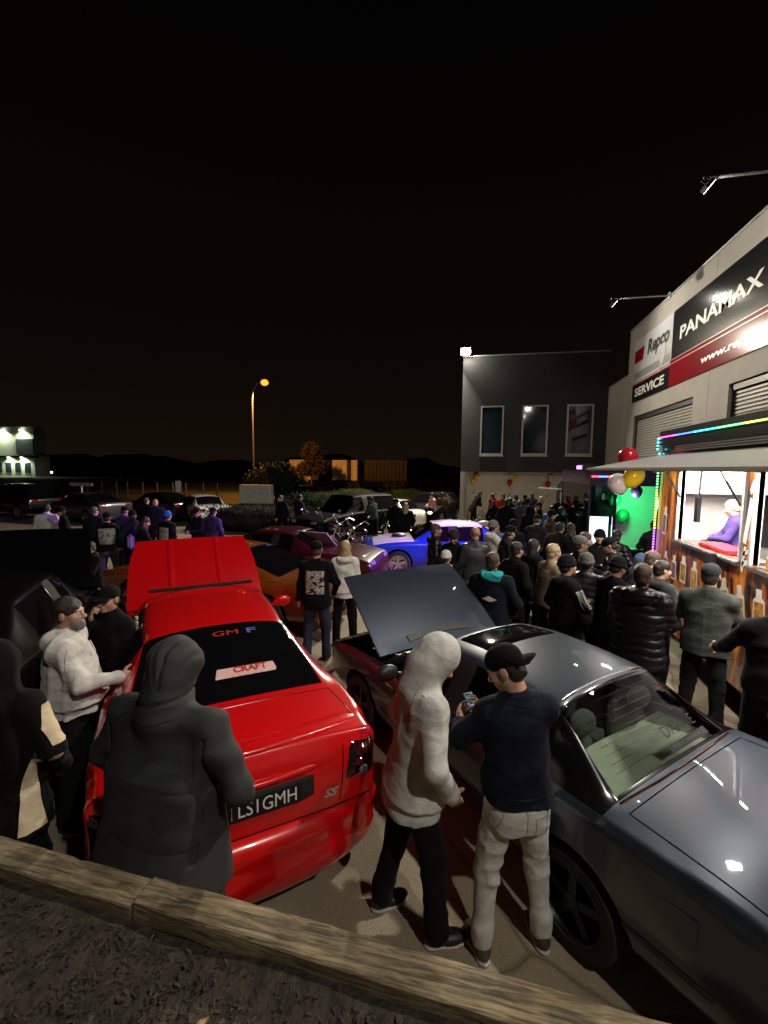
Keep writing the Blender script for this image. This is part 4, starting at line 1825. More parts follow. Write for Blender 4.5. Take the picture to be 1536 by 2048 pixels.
# lit headlights of the dark wagon
for s_ in (-1, 1):
    h = DWG.bvh.ray_cast(Vector((s_ * .6, 4, .82)), Vector((0, -1, 0)), 6)
    MB().ball((s_ * .6, h[0].y + .02, .82), (.10, .02, .06), 12, 8).build('headlight', glow('headlight_on', (1, .95, .85), 9 if s_ > 0 else 5), DWG.root, smooth=True)

# show board leaning on the maroon car
sb = empty('show_board', (-3.78, 10.05, 1.12), R(-12), 'printed white show board leaning on the maroon car windscreen', 'board')
M = Matrix.Rotation(R(-38), 4, 'X')
mb = MB()
mb.bbox((-.42, -.30, -.01), (.42, .30, .01), .006, M)
mb.build('board', mat('board_white', (.62, .60, .66), .4), sb, smooth=True)
lines = MB()
for col in (-.36, .03):
    for q in range(9):
        ln = random.uniform(.2, .32)
        lines.box((col, .22 - q * .05, .0105), (col + ln, .235 - q * .05, .0125), M)
tag(lines.build('printed_lines', M_black, sb), kind='stuff')
mb = MB()
mb.tube([M @ Vector((0, .26, -.02)), Vector((0, .25, -.24))], .01, 6)
mb.build('prop_leg', M_black, sb)
# ------------------------------------------------------------------ people
SKIN = [mat('skin_fair', (0.52, 0.30, 0.21), 0.5, var=0.10, scale=14), mat('skin_light', (0.44, 0.25, 0.17), 0.5, var=0.10, scale=14),
        mat('skin_tan', (0.30, 0.165, 0.105), 0.5, var=0.12, scale=14)]
HAIRS = {'dark': mat('hair_dark', (0.018, 0.012, 0.009), 0.55, var=0.5, scale=60, bump=0.6, bscale=120, stretch=(1, 1, .25)),
         'brown': mat('hair_brown', (0.06, 0.035, 0.02), 0.55, var=0.5, scale=60, bump=0.6, bscale=120, stretch=(1, 1, .25)),
         'blond': mat('hair_blond', (0.42, 0.30, 0.16), 0.5, var=0.4, scale=60, bump=0.6, bscale=120, stretch=(1, 1, .25)),
         'ginger': mat('hair_ginger', (0.20, 0.075, 0.025), 0.6, var=0.4, scale=60, bump=0.6, bscale=120),
         'grey': mat('hair_grey', (0.16, 0.15, 0.14), 0.6, var=0.4, scale=60, bump=0.6, bscale=120)}


def cloth(name, col, rough=.9, var=.16):
    m = mat('cloth_' + name, col, rough, var=var, scale=14, bump=.22, bscale=240, sheen=.02, spec=.12)
    t = m.node_tree
    p = t.nodes['Principled BSDF']
    c = t.nodes.new('ShaderNodeTexCoord')
    mp = t.nodes.new('ShaderNodeMapping')
    mp.inputs['Scale'].default_value = (7, 7, 15)
    mp.inputs['Rotation'].default_value = (.5, .3, 0)
    t.links.new(c.outputs['Object'], mp.inputs[0])
    n = t.nodes.new('ShaderNodeTexNoise')
    n.inputs['Scale'].default_value = 1.0
    n.inputs['Detail'].default_value = 3
    n.inputs['Distortion'].default_value = 1.4
    t.links.new(mp.outputs[0], n.inputs['Vector'])
    b0 = [q for q in t.nodes if q.type == 'BUMP'][0]
    b2 = t.nodes.new('ShaderNodeBump')
    b2.inputs['Strength'].default_value = .24
    b2.inputs['Distance'].default_value = .03
    t.links.new(n.outputs[0], b2.inputs['Height'])
    t.links.new(b2.outputs[0], b0.inputs['Normal'])
    return m


CL = {k: cloth(k, c) for k, c in dict(black=(.0055, .0055, .006), navy=(.008, .010, .019), char=(.024, .025, .027), grey=(.17, .165, .155), lgrey=(.56, .55, .53), white=(.66, .65, .62),
      cream=(.60, .50, .34), olive=(.034, .038, .031), green=(.045, .055, .05), denim=(.030, .042, .075), lden=(.15, .18, .23), aqua=(.03, .36, .40), blue=(.02, .13, .45), red=(.30, .02, .02),
      purple=(.05, .03, .13), brown=(.07, .045, .03), tan=(.33, .26, .17), pink=(.55, .28, .30), maroon=(.12, .015, .02), slate=(.055, .05, .085)).items()}
PUF = {k: mat('nylon_' + k, c, .36, var=.1, scale=20, spec=.4) for k, c in dict(black=(.006, .006, .007), navy=(.010, .013, .022), green=(.045, .058, .054), char=(.032, .034, .038), blue=(.02, .14, .46)).items()}
M_shoe = mat('shoe_black', (.012, .012, .012), .5, var=.3, scale=30)
M_shoew = mat('shoe_white', (.60, .58, .55), .55)
M_shoeb = mat('shoe_brown', (.06, .045, .032), .55, var=.3, scale=30)
M_sole = mat('shoe_sole', (.42, .40, .37), .7)
M_eye = mat('eye_white', (.6, .58, .55), .2)
M_pup = mat('eye_pupil', (.008, .006, .005), .1)
M_lip = mat('lips', (.32, .11, .09), .45)


def near_folds(sd, amp, res):
    a, b = folds(sd, amp, 9), folds(sd + 1, .0018, 24)
    if res >= .012:
        return a
    return lambda X, Y, Z: a(X, Y, Z) + b(X, Y, Z)


def rotv(p, piv, M):
    p = np.array(p, float)
    piv = np.array(piv, float)
    return piv + np.array(M @ Vector(p - piv))


def ik(S_, T, l1, l2, pole):
    S_, T, pole = np.array(S_, float), np.array(T, float), np.array(pole, float)
    v = T - S_
    d = np.linalg.norm(v)
    if d > (l1 + l2) * .995:
        T = S_ + v / d * (l1 + l2) * .995
        v = T - S_
        d = np.linalg.norm(v)
    u = v / d
    a = (l1 * l1 - l2 * l2 + d * d) / (2 * d)
    h = math.sqrt(max(l1 * l1 - a * a, 1e-6))
    p = pole - u * (pole @ u)
    p /= np.linalg.norm(p) + 1e-9
    return S_ + u * a + p * h, T


ARMS = {'hang': (.275, .04, .80, (0.35, -1, -.2)), 'pocket': (.215, .13, .98, (1, -.9, 0)), 'front': (.07, .30, 1.16, (1, -.3, -.8)), 'phone': (.10, .31, 1.27, (.9, -.2, -1)),
        'fold': (-.10, .20, 1.20, (.9, .1, -1)), 'up': (.06, .20, 1.50, (.8, .3, -1)), 'reach': (.16, .52, 1.22, (.6, -.2, -1)), 'back': (.20, -.16, .95, (1, -1, 0)), 'out': (.34, .30, 1.10, (.6, -.6, -.8))}


def make_hand(f, wrist, fwd, palm, side, curl=.6, s=1.0, fine=True):
    """five-fingered hand on the field: fwd = along the fingers, palm = palm normal"""
    w_ = np.array(wrist, float)
    F_ = np.array(fwd, float)
    F_ /= np.linalg.norm(F_)
    P_ = np.array(palm, float)
    P_ = P_ - F_ * (P_ @ F_)
    P_ /= np.linalg.norm(P_)
    A_ = np.cross(F_, P_) * side            # towards the thumb
    c = w_ + F_ * .052 * s
    M = Matrix((A_, F_, P_)).transposed()
    f.cap(w_ - F_ * .03 * s, w_ + F_ * .02 * s, .029 * s, .027 * s, .01)
    f.ell(c, (.043 * s, .055 * s, .019 * s), M, k=.012)
    if not fine:
        f.ell(w_ + F_ * .115 * s + P_ * .02 * curl * s, (.036 * s, .042 * s, .016 * s), M, k=.015)
        f.cap(c + A_ * .035 * s, c + A_ * .06 * s + F_ * .03 * s + P_ * .02 * s, .013 * s, .010 * s, .01)
        return
    for i, (a, l, r_) in enumerate(((.031, .082, .0092), (.011, .092, .0096), (-.010, .086, .0092), (-.030, .068, .0082))):
        p = c + A_ * a * s + F_ * .044 * s
        d = F_.copy()
        th = curl * (.75 + .08 * i)
        for k, fr in enumerate((.45, .32, .23)):
            ang = th * (1.0 if k else .7)
            n_ = d * math.cos(ang) + P_ * math.sin(ang)
            P2 = P_ * math.cos(ang) - d * math.sin(ang)
            q = p + n_ * l * fr * s
            f.cap(p, q, r_ * s * (1 - .06 * k), r_ * s * (.93 - .06 * k), .005)
            p, d, P_l = q, n_, P2
            P_ = P_l
        P_ = np.array(palm, float)
        P_ = P_ - F_ * (P_ @ F_)
        P_ /= np.linalg.norm(P_)
    t0 = w_ + F_ * .018 * s + A_ * .026 * s
    t1 = t0 + (A_ * .034 + F_ * .022 + P_ * .016) * s
    t2 = t1 + (A_ * .010 + F_ * .034 + P_ * .010 * (1 + curl)) * s
    f.cap(t0, t1, .0145 * s, .0115 * s, .01)
    f.cap(t1, t2, .0112 * s, .0088 * s, .005)


PC = [0]


def person(label, x, y, face, h=1.75, top='hoodie', topm=None, bot=None, head='hair', headm=None, hair='dark', arms=('hang', 'hang'), lean=0, hyaw=0, hpitch=0, tilt=0, wide=1.0, res=.014,
           beard=None, shoe=None, stance=.10, hood=None, legs=True, shorts=False, skin=1, z=0.0, group=None, cap_back=False, step=0.0, long_hair=False, collar=None, sit=None, hood_down=None, curl=.6, fine=None,
           handdirs=None, cuff=None, leg=1.0, post=None, belly=0.0, hem=.90, square=0.0, glasses=False, sleeve=0.0, amp=.0065):
    """a person built as continuous skin under clothing; face: degrees, 0 looks along +Y, positive turns left"""
    PC[0] += 1
    sd = PC[0] * 17
    s = h / 1.78
    topm = topm or CL['black']
    bot = bot or CL['black']
    root = empty('person', (x, y, z), R(face), label, 'person', group)
    fine = (res <= .011) if fine is None else fine
    hipz = .93
    piv = (0, 0, hipz)
    LM = Matrix.Rotation(R(-lean), 3, 'X') @ Matrix.Rotation(R(tilt), 3, 'Y')
    U = lambda p: rotv(p, piv, LM)
    sh = {}
    for sg in (-1, 1):
        sh[sg] = U((sg * (.160 + .16 * (wide - 1)), -.005, 1.435))
    neck = U((0, -.01, 1.49))
    hc0 = U((0, .025, 1.665))
    HM = LM @ Matrix.Rotation(R(hyaw), 3, 'Z') @ Matrix.Rotation(R(-hpitch), 3, 'X')
    hb = neck + np.array(LM @ Vector((0, .0, .06)))
    hc = hb + np.array((LM @ Matrix.Rotation(R(hyaw), 3, 'Z') @ Matrix.Rotation(R(-hpitch * .8), 3, 'X')) @ Vector((0, .03, .115)))
    H = lambda p: hc + np.array(HM @ Vector(p))
    el = {}
    wr = {}
    for sg, an in zip((-1, 1), arms):
        if isinstance(an, str):
            ax_, ay, az, pole = ARMS[an]
            T = U((sg * ax_ * (1 if an in ('front', 'phone', 'fold', 'up') else wide), ay, az))
            pole = (sg * pole[0], pole[1], pole[2])
        else:
            T = U(an[0])
            pole = an[1]
        el[sg], wr[sg] = ik(sh[sg], T, .285, .255, np.array(LM @ Vector(pole)))
    kn = {}
    ak = {}
    for sg in (-1, 1):
        st = step * sg
        kn[sg] = np.array((sg * (.095 + stance * .35), .02 + st * .55, .50))
        ak[sg] = np.array((sg * (.085 + stance * .6), -.02 + st, .085))
        if sit is not None:
            kn[sg] = np.array((sg * .17, .42, hipz + .02))
            ak[sg] = np.array((sg * .16, .46, hipz - .42))

    def fin(name, F_, r_, m, post=None, parent=None):
        V, Q = F_.mesh(r_, post)
        return np_obj(name, V * s, Q, m, parent or root)
    # ---- skin: head, neck, trunk core, arms, hands as one surface
    f = Field()
    f.loft(U((0, 0, .98)), U((0, 0, 1.46)), LM @ Vector((1, 0, 0)), [(0, .11, .075), (.5, .105, .075), (1, .12, .06)], .04)
    f.cap(neck - (hc - neck) * .25, hb + (hc - hb) * .5, .062, .058, .03)
    Mh = Matrix(HM)
    hk = .02
    f.ell(H((0, -.012, .032)), (.077, .097, .085), Mh, k=hk)
    f.ell(H((0, .022, -.040)), (.061, .070, .080), Mh, k=hk)
    f.ell(H((0, .066, -.093)), (.026, .024, .020), Mh, k=.02)
    for sg in (-1, 1):
        f.ell(H((sg * .042, .052, -.028)), (.026, .030, .030), Mh, k=.02)
        f.ell(H((sg * .079, -.010, -.010)), (.010, .021, .033), Mh, k=.006)
    if fine or res <= .013:
        f.ell(H((0, .078, .020)), (.050, .016, .011), Mh, k=.012)
        for sg in (-1, 1):
            f.ell(H((sg * .031, .102, .000)), (.017, .016, .011), Mh, k=.012, op='s')
        f.ell(H((0, .086, -.058)), (.026, .013, .008), Mh, k=.008)
        f.ell(H((0, .086, -.072)), (.021, .012, .008), Mh, k=.006)
    f.cap(H((0, .086, .006)), H((0, .112, -.030)), .008, .0135, .010)
    f.ell(H((0, .100, -.036)), (.019, .012, .009), Mh, k=.008)
    for sg in (-1, 1):
        f.cap(sh[sg], el[sg], .042, .036, .03)
        f.cap(el[sg], wr[sg], .036, .026, .02)
        d = wr[sg] - el[sg]
        d /= np.linalg.norm(d)
        pn = np.array(LM @ Vector((-sg, .15, 0)))
        if handdirs and handdirs.get(sg) is not None:
            d2, pn = handdirs[sg]
            d = np.array(LM @ Vector(d2))
            pn = np.array(LM @ Vector(pn))
        if abs(d @ pn) > .9:
            pn = np.array(LM @ Vector((0, 1, -.3)))
        make_hand(f, wr[sg], d, pn, sg * (1 if True else -1), curl, 1.0, fine)
    br = .0055 if fine else max(.010, res * .8)
    fin('body', f, br, SKIN[skin])
    if fine or res <= .013:
        eo = MB()
        pu = MB()
        for sg in (-1, 1):
            eo.ball(Vector(H((sg * .031, .079, .000)) * s), .0122 * s, 10, 8)
            pu.ball(Vector(H((sg * .031, .0895, -.001)) * s), .0045 * s, 8, 6)
        e_o = eo.build('eyes', M_eye, root, smooth=True)
        pu.build('pupils', M_pup, e_o, smooth=True)
    # ---- top
    f = Field()
    puff = top == 'puffer'
    k_ = .05
    g = .018 if puff else (.010 if top in ('hoodie', 'jacket') else .004)
    be = belly
    rb = .008 if top == 'hoodie' else 0
    ex = min(.028, max(0, .93 - hem) * .16 + (.013 if res < .0095 else .007))
    f.loft(U((0, 0, hem)), U((0, 0, 1.50)), LM @ Vector((1, 0, 0)),
           [(-.02, .172 * wide + g + ex - rb + square, .126 + g + ex - rb + be * .7, be * .4), (.075, .172 * wide + g + ex - rb, .126 + g + ex - rb + be * .7, be * .4), (.12, .176 * wide + g + ex + rb + square, .128 + g + ex * .8 + be + rb, be * .6), (.38, .168 * wide + g + square, .120 + g + be, be * .5), (.68, .176 * wide + g, .122 + g + be * .4), (.84, .172 * wide + g, .104 + g), (.94, .125 * wide, .085), (1.02, .075, .065)], k_)
    for sg in (-1, 1):
        f.cap(neck + (sh[sg] - neck) * .25 + np.array((0, 0, .0)), sh[sg] + np.array((0, 0, -.005)), .058 + g * .5, .058 + g, .06)
        f.cap(sh[sg] - np.array((0, 0, .01)), el[sg], .062 + g, .053 + g, .05)
        w2 = wr[sg] - (wr[sg] - el[sg]) * (.02 + sleeve)
        f.cap(el[sg], w2, .053 + g, .038 + g * .8, .03)
        f.ell(w2 - (wr[sg] - el[sg]) * .06, (.043 + g, .043 + g, .043 + g), None, k=.02)
    f.cap(neck - np.array((0, 0, .03)), neck + (hb - neck) * (.7 if top in ('puffer', 'jacket') else .35), .078, .070 if top in ('puffer', 'jacket') else .066, .03)
    if hood_down or (top == 'hoodie' and head != 'hood' and hood_down is not False):
        f.ell(U((0, -.095, 1.475)), (.125, .060, .060), Matrix.Rotation(R(-25), 3, 'X'), k=.03)
        for sg in (-1, 1):
            f.cap(U((sg * .11, -.07, 1.50)), U((sg * .045, .09, 1.43)), .034, .018, .03)
    post = post or (quilt(sd, .082, .014) if puff else near_folds(sd, amp, res))
    nm = {'hoodie': 'hoodie', 'puffer': 'puffer_jacket', 'jacket': 'jacket', 'tee': 'jumper'}[top]
    if head == 'hood' and hood is None:
        f.ell(H((0, -.026, .012)), (.108, .128, .140), Mh, k=.03)
        f.ell(H((0, -.03, -.095)), (.098, .105, .09), Mh, k=.05)
        f.cap(neck + np.array(LM @ Vector((0, -.035, -.02))), H((0, -.04, -.08)), .105, .100, .05)
        f.ell(H((0, .125, -.035)), (.068, .10, .098), Mh, k=.025, op='s')
        f.ell(H((0, .02, -.02)), (.070, .08, .10), Mh, k=.02, op='s')
    to = fin(nm, f, res * .8 if res < .012 else res, topm, post)
    # ---- bottoms
    f = Field()
    if sit is None:
        sk = 1.0 if hem > .86 else .84
        f.loft((0, .01 if sk < 1 else -.005, .80), (0, .02 if sk < 1 else 0, 1.06 if sk == 1 else .98), (1, 0, 0), [(0, .160 * sk * (1 + (wide - 1) * .6), .125 * sk), (.4, .165 * sk * (1 + (wide - 1) * .6), .128 * sk + be * .3 * sk), (1.0, .150 * wide * sk, .108 * sk + be * .4 * sk)], .04)
    else:
        f.ell((0, .02, hipz - .01), (.19, .17, .11), None, k=.04)
    for sg in (-1, 1):
        hp = np.array((sg * .092, 0, .90))
        f.cap(hp, kn[sg], .098 * leg, .074 * leg, .03)
        f.cap(kn[sg], ak[sg] + np.array((0, 0, .03)), .074 * leg, (cuff or .058), .03)
        f.cap(ak[sg] + np.array((0, 0, .10)), ak[sg] + np.array((0, .01, .0)), .060, cuff or .064, .03)
        if sit is None:
            f.ell((sg * .070, -.050, .875), (.080, .070, .105), None, k=.06) if hem > .89 else None
    f1_, f2_ = folds(sd + 5, .0055, 8), folds(sd + 6, .0024 if res < .012 else .0, 22)
    fo = lambda X, Y, Z: f1_(X, Y, Z) + f2_(X, Y, Z) * (1 + 1.2 * np.exp(-((Z - .48) / .1) ** 2) + 1.2 * np.exp(-((Z - .14) / .08) ** 2))
    fin('trousers', f, res * .85 if res < .012 else res, bot, fo)
    # ---- shoes
    for sg in (-1, 1):
        f = Field()
        a = ak[sg]
        b = -.085
        f.ell(a + np.array((sg * .012, .085, -.048)), (.048, .095, .036), Matrix.Rotation(R(-8 * sg), 3, 'Z'), k=.02)
        f.ell(a + np.array((0, -.01, -.035)), (.042, .058, .048), None, k=.02)
        f.cap(a + np.array((0, -.01, -.01)), a + np.array((0, -.005, .03)), .042, .040, .02)
        f.add((lambda zz: (lambda X, Y, Z: zz - Z))(a[2] - .084), (-1, -1, -1), (1, 1, 1), .004, 's0') if False else None
        fin('shoe', f, max(.010, res * .7), shoe or M_shoe)
        if res < .0115:
            f = Field()
            f.ell(a + np.array((sg * .012, .085, -.072)), (.051, .099, .013), Matrix.Rotation(R(-8 * sg), 3, 'Z'), k=.01)
            f.ell(a + np.array((0, -.01, -.072)), (.045, .062, .013), None, k=.02)
            fin('sole', f, .008, M_sole)
            mb = MB()
            for q in range(5):
                c_ = (a + np.array((sg * .010, .045 + .018 * q, -.006 - .0055 * q))) * s
                mb.tube([tuple(c_ + np.array((-.022, .004, -.004))), tuple(c_ + np.array((0, 0, .004))), tuple(c_ + np.array((.022, .004, -.004)))], .0028, 5)
            mb.build('laces', M_shoew, root)['kind'] = 'stuff'
    # ---- head wear and hair
    hm = headm
    if head in ('hair', 'cap', 'beanie') and hair != 'bald':
        f = Field()
        e_ = .007 if head == 'hair' else .002
        f.ell(H((0, -.016, .034)), (.077 + e_, .0965 + e_, .0855 + e_), Mh, k=.01)
        if long_hair:
            f.ell(H((0, -.05, -.09)), (.085, .06, .13), Mh, k=.04)
            f.ell(H((0, -.075, -.20)), (.085, .045, .12), Mh, k=.04)
            for sg in (-1, 1):
                f.cap(H((sg * .078, .0, .0)), H((sg * .085, .0, -.20)), .026, .030, .03)
        else:
            f.ell(H((0, -.052, -.035)), (.072, .055, .055), Mh, k=.02)
        f.ell(H((0, .105, -.035)), (.075, .075, .085), Mh, k=.012, op='s')
        for sg in (-1, 1):
            f.ell(H((sg * .085, .028 if long_hair else .012, -.045)), (.03, .045, .055), Mh, k=.01, op='s')
        fin('hair', f, max(.008, res * .6), HAIRS[hair], folds(sd + 9, .003, 40))
    if beard:
        f = Field()
        f.ell(H((0, .048, -.080)), (.058, .055, .048), Mh, k=.02)
        f.ell(H((0, .074, -.104)), (.034, .030, .034), Mh, k=.02)
        f.ell(H((0, .100, -.052)), (.024, .016, .016), Mh, k=.008, op='s')
        f.ell(H((0, .02, .02)), (.09, .12, .05), Mh, k=.01, op='s')
        fin('beard', f, max(.008, res * .6), HAIRS[beard], folds(sd + 3, .003, 50))
    if head == 'cap':
        f = Field()
        f.ell(H((0, -.016, .052)), (.088, .107, .082), Mh, k=.01)
        f.ell(H((0, -.01, -.075)), (.14, .16, .095), Mh, k=.01, op='s')
        dr = -1 if cap_back else 1
        for i in range(7):
            u = -1 + i / 3
            f.ell(H((u * .056, dr * (.125 - .028 * u * u) - (.03 if cap_back else 0), .030 - .018 * u * u - (.012 if cap_back else 0))), (.026, .042, .0065), Mh @ Matrix.Rotation(R(dr * -10), 3, 'X'), k=.012)
        f.ell(H((0, -.016, .135)), (.009, .009, .006), Mh, k=.004)
        fin('cap', f, max(.008, res * .6), hm or CL['black'])
    if head == 'beanie':
        f = Field()
        f.ell(H((0, -.016, .050)), (.093, .112, .098), Mh, k=.01)
        f.ell(H((0, -.01, -.085)), (.15, .17, .095), Mh @ Matrix.Rotation(R(8), 3, 'X'), k=.01, op='s')
        for i in range(20):
            a = 2 * math.pi * i / 20
            f.ell(H((.083 * math.cos(a), -.016 + .101 * math.sin(a), .022 + .004 * math.sin(a))), (.022, .022, .026), Mh, k=.012)
        fin('beanie', f, max(.008, res * .6), hm or CL['black'])
    root['_s'] = s
    del root['_s']
    P = Car()
    P.root, P.top, P.H, P.U, P.s, P.wr, P.el, P.HM, P.LM, P.hc = root, to, H, U, s, wr, el, HM, LM, hc
    return P


def held_phone(label, P, loc, rot, screen=True, group=None):
    """phone placed in the person's own frame, kept as a thing of its own"""
    M = Matrix.Translation(P.root.location) @ Matrix.Rotation(P.root.rotation_euler.z, 4, 'Z')
    ph = empty('mobile_phone', (0, 0, 0), 0, label, 'phone', group)
    ph.matrix_world = M @ Matrix.Translation(Vector(loc) * P.s) @ Euler([R(a) for a in rot]).to_matrix().to_4x4()
    mb = MB()
    mb.bbox((-.037, -.078, -.0045), (.037, .078, .0045), .004)
    mb.build('phone_case', M_black, ph, smooth=True)
    if screen:
        m = MATS.get('phone_screen')
        if not m:
            m = bpy.data.materials.new('phone_screen')
            m.use_nodes = True
            t = m.node_tree
            p = t.nodes['Principled BSDF']
            c = t.nodes.new('ShaderNodeTexCoord')
            mp = t.nodes.new('ShaderNodeMapping')
            mp.inputs['Scale'].default_value = (26, 90, 1)
            t.links.new(c.outputs['Object'], mp.inputs[0])
            n = t.nodes.new('ShaderNodeTexNoise')
            n.inputs['Scale'].default_value = 1
            t.links.new(mp.outputs[0], n.inputs['Vector'])
            r = t.nodes.new('ShaderNodeValToRGB')
            r.color_ramp.elements[0].position = .45
            r.color_ramp.elements[0].color = (.02, .025, .03, 1)
            r.color_ramp.elements[1].position = .62
            r.color_ramp.elements[1].color = (.5, .6, .66, 1)
            t.links.new(n.outputs[0], r.inputs[0])
            t.links.new(r.outputs[0], p.inputs['Emission Color'])
            p.inputs['Emission Strength'].default_value = .55
            p.inputs['Base Color'].default_value = (.01, .01, .01, 1)
            p.inputs['Roughness'].default_value = .1
            MATS['phone_screen'] = m
        MB().box((-.034, -.074, .0047), (.034, .074, .0055)).build('screen', m, ph)
    return ph


def back_print(P, name, m, zc=1.30, wd=.26, ht=.30, front=False, txt=None, tm=None, size=.07):
    """flat print on the garment, following its surface"""
    dg_bm = bmesh.new()
    dg_bm.from_mesh(P.top.data)
    bv = BVHTree.FromBMesh(dg_bm)
    dg_bm.free()
    n = 16
    V = []
    F = []
    sgn = 1 if front else -1
    for j in range(n + 1):
        for i in range(n + 1):
            u = -wd / 2 + wd * i / n
            v = zc - ht / 2 + ht * j / n
            p = Vector(P.U((u, 0, v))) * P.s
            d = Vector(P.LM @ Vector((0, -sgn, 0)))
            h_ = bv.ray_cast(p - d * .6, d, 1)
            q = h_[0] if h_[0] else p
            V.append(q - d * .003)
    for j in range(n):
        for i in range(n):
            a = j * (n + 1) + i
            F.append((a, a + 1, a + n + 2, a + n + 1) if not front else (a + 1, a, a + n + 1, a + n + 2))
    if m is not None:
        o = mesh_obj(name, V, F, m, P.top, smooth=True)
    if txt:
        X_ = Vector(P.LM @ Vector((-sgn if front else 1, 0, 0)))
        text_obj(name, txt, tm, P.top, Vector(P.U((0, 0, zc))) * P.s, X_, Vector(P.LM @ Vector((0, 0, 1))), size * P.s, wd * P.s, bvh=bv, off=.004, bold=.002)


def print_mat(name, a, b, scale=14, thr=.5):
    m = bpy.data.materials.new(name)
    m.use_nodes = True
    t = m.node_tree
    p = t.nodes['Principled BSDF']
    c = t.nodes.new('ShaderNodeTexCoord')
    n = t.nodes.new('ShaderNodeTexNoise')
    n.inputs['Scale'].default_value = scale
    n.inputs['Detail'].default_value = 3
    n.inputs['Distortion'].default_value = 1.2
    t.links.new(c.outputs['Object'], n.inputs['Vector'])
    r = t.nodes.new('ShaderNodeValToRGB')
    r.color_ramp.interpolation = 'CONSTANT'
    r.color_ramp.elements[0].color = (*a, 1)
    r.color_ramp.elements[1].position = thr
    r.color_ramp.elements[1].color = (*b, 1)
    e = r.color_ramp.elements.new(thr + .09)
    e.color = (*[(x + y) / 2 for x, y in zip(a, b)], 1)
    t.links.new(n.outputs[0], r.inputs[0])
    t.links.new(r.outputs[0], p.inputs['Base Color'])
    p.inputs['Roughness'].default_value = .85
    MATS[name] = m
    return m


M_prw = print_mat('print_white', (.012, .012, .012), (.55, .53, .50), 16, .46)
M_prp = print_mat('print_pale', (.40, .39, .40), (.02, .02, .03), 20, .56)
M_ltr = mat('print_lettering', (.62, .60, .58), .8)
# ---- foreground figures
NEAR = .009
# man in pale hoodie, hood up, looking down at the phone
A1 = person('man in pale grey hoodie with hood up beside the slate coupe', -0.34, 2.50, -62, 1.84, 'hoodie', CL['lgrey'], CL['black'], 'hood', arms=('pocket', 'pocket'), lean=6, hpitch=34, hyaw=-8, res=NEAR, shoe=M_shoe, hem=.80, step=.12, wide=1.02, skin=1, amp=.0065)
# man in navy jumper and cap holding the phone
A2 = person('man in navy jumper, pale grey trackpants and backward cap holding a phone', 0.25, 2.50, 22, 1.82, 'tee', CL['navy'], CL['lgrey'], 'cap', CL['black'], arms=(((-.20, .36, 1.17), (-.9, -.4, -.7)), ((.0, .36, 1.20), (.8, -.3, -.9))), hyaw=52, hpitch=30, lean=3,
            res=NEAR, shoe=M_shoeb, cap_back=True, skin=0, hem=.95, hair='dark', amp=.006, stance=.16, cuff=.050, leg=.93, curl=.9, handdirs={-1: ((.35, .85, .35), (.75, .1, .5)), 1: ((-.55, .75, .3), (-.6, .2, .6))})
o = MB().lathe([(.0005, .006), (.021, .005), (.023, 0)], 'Y', 16).build('cap_emblem', mat('gold_thread', (.55, .36, .09), .5, var=.5, scale=90), [c for c in A2.root.children if c.name.startswith('cap')][0], smooth=True)
o.matrix_local = Matrix.Translation(Vector(A2.H((.052, -.085, .055)) * A2.s)) @ A2.HM.to_4x4() @ Matrix.Rotation(R(208), 4, 'Z')
held_phone('lit mobile phone in the hands of the man in navy jumper', A2, (-.10, .44, 1.235), (48, 0, 18))
# broad man behind the timber wall, hood up: panel seams on the hood, wide quilting on the back
_f3 = folds(33, .0055, 10)


def seams3(X, Y, Z):
    hd = np.clip((Z - 1.60) / .05, 0, 1)
    g = .011 * (np.exp(-((np.abs(X + .005) - .042) / .007) ** 2)) * hd
    g = g + .007 * np.exp(-((Z - 1.545 - .02 * np.sin(9 * X)) / .008) ** 2)
    for zz in (.80, .98, 1.22):
        g = g + .0028 * np.exp(-((Z - zz - .05 * np.abs(X) + .12 * X) / .005) ** 2) * (np.abs(X) < .26)
    g = g + .008 * np.exp(-((np.abs(X) - .262) / .008) ** 2) * (Z < 1.42) * (Z > .9)
    return g + _f3(X, Y, Z) - .006 * hd * np.abs(np.sin(22 * Z + 3 * np.sin(30 * X)))



A3 = person('broad man in dark green-grey padded jacket, hood up, back turned behind the timber wall', -1.45, 1.72, -6, 1.83, 'jacket', mat('nylon_seated', (.020, .0225, .0225), .8, var=.15, scale=12, bump=.25, bscale=260), CL['black'], 'hood',
            arms=(((-.34, .16, .98), (-1, -.5, -.1)), ((.30, .22, 1.04), (.9, -.7, -.2))), hpitch=10, hyaw=-6, res=NEAR, wide=1.52, z=.12, square=.03, hem=.62, belly=.08, lean=9, post=seams3)
# man in pale hoodie on the left, talking
A4 = person('bearded man in pale grey hoodie with black trousers left of the red sedan', -3.05, 2.75, -58, 1.80, 'hoodie', CL['lgrey'], CL['black'], 'hair', hair='dark', arms=('hang', ((.12, .36, 1.16), (.7, -.5, -.8))), hyaw=-12, res=NEAR, beard='grey', hem=.93, belly=.05, wide=1.1, skin=1, amp=.009, curl=1.0)
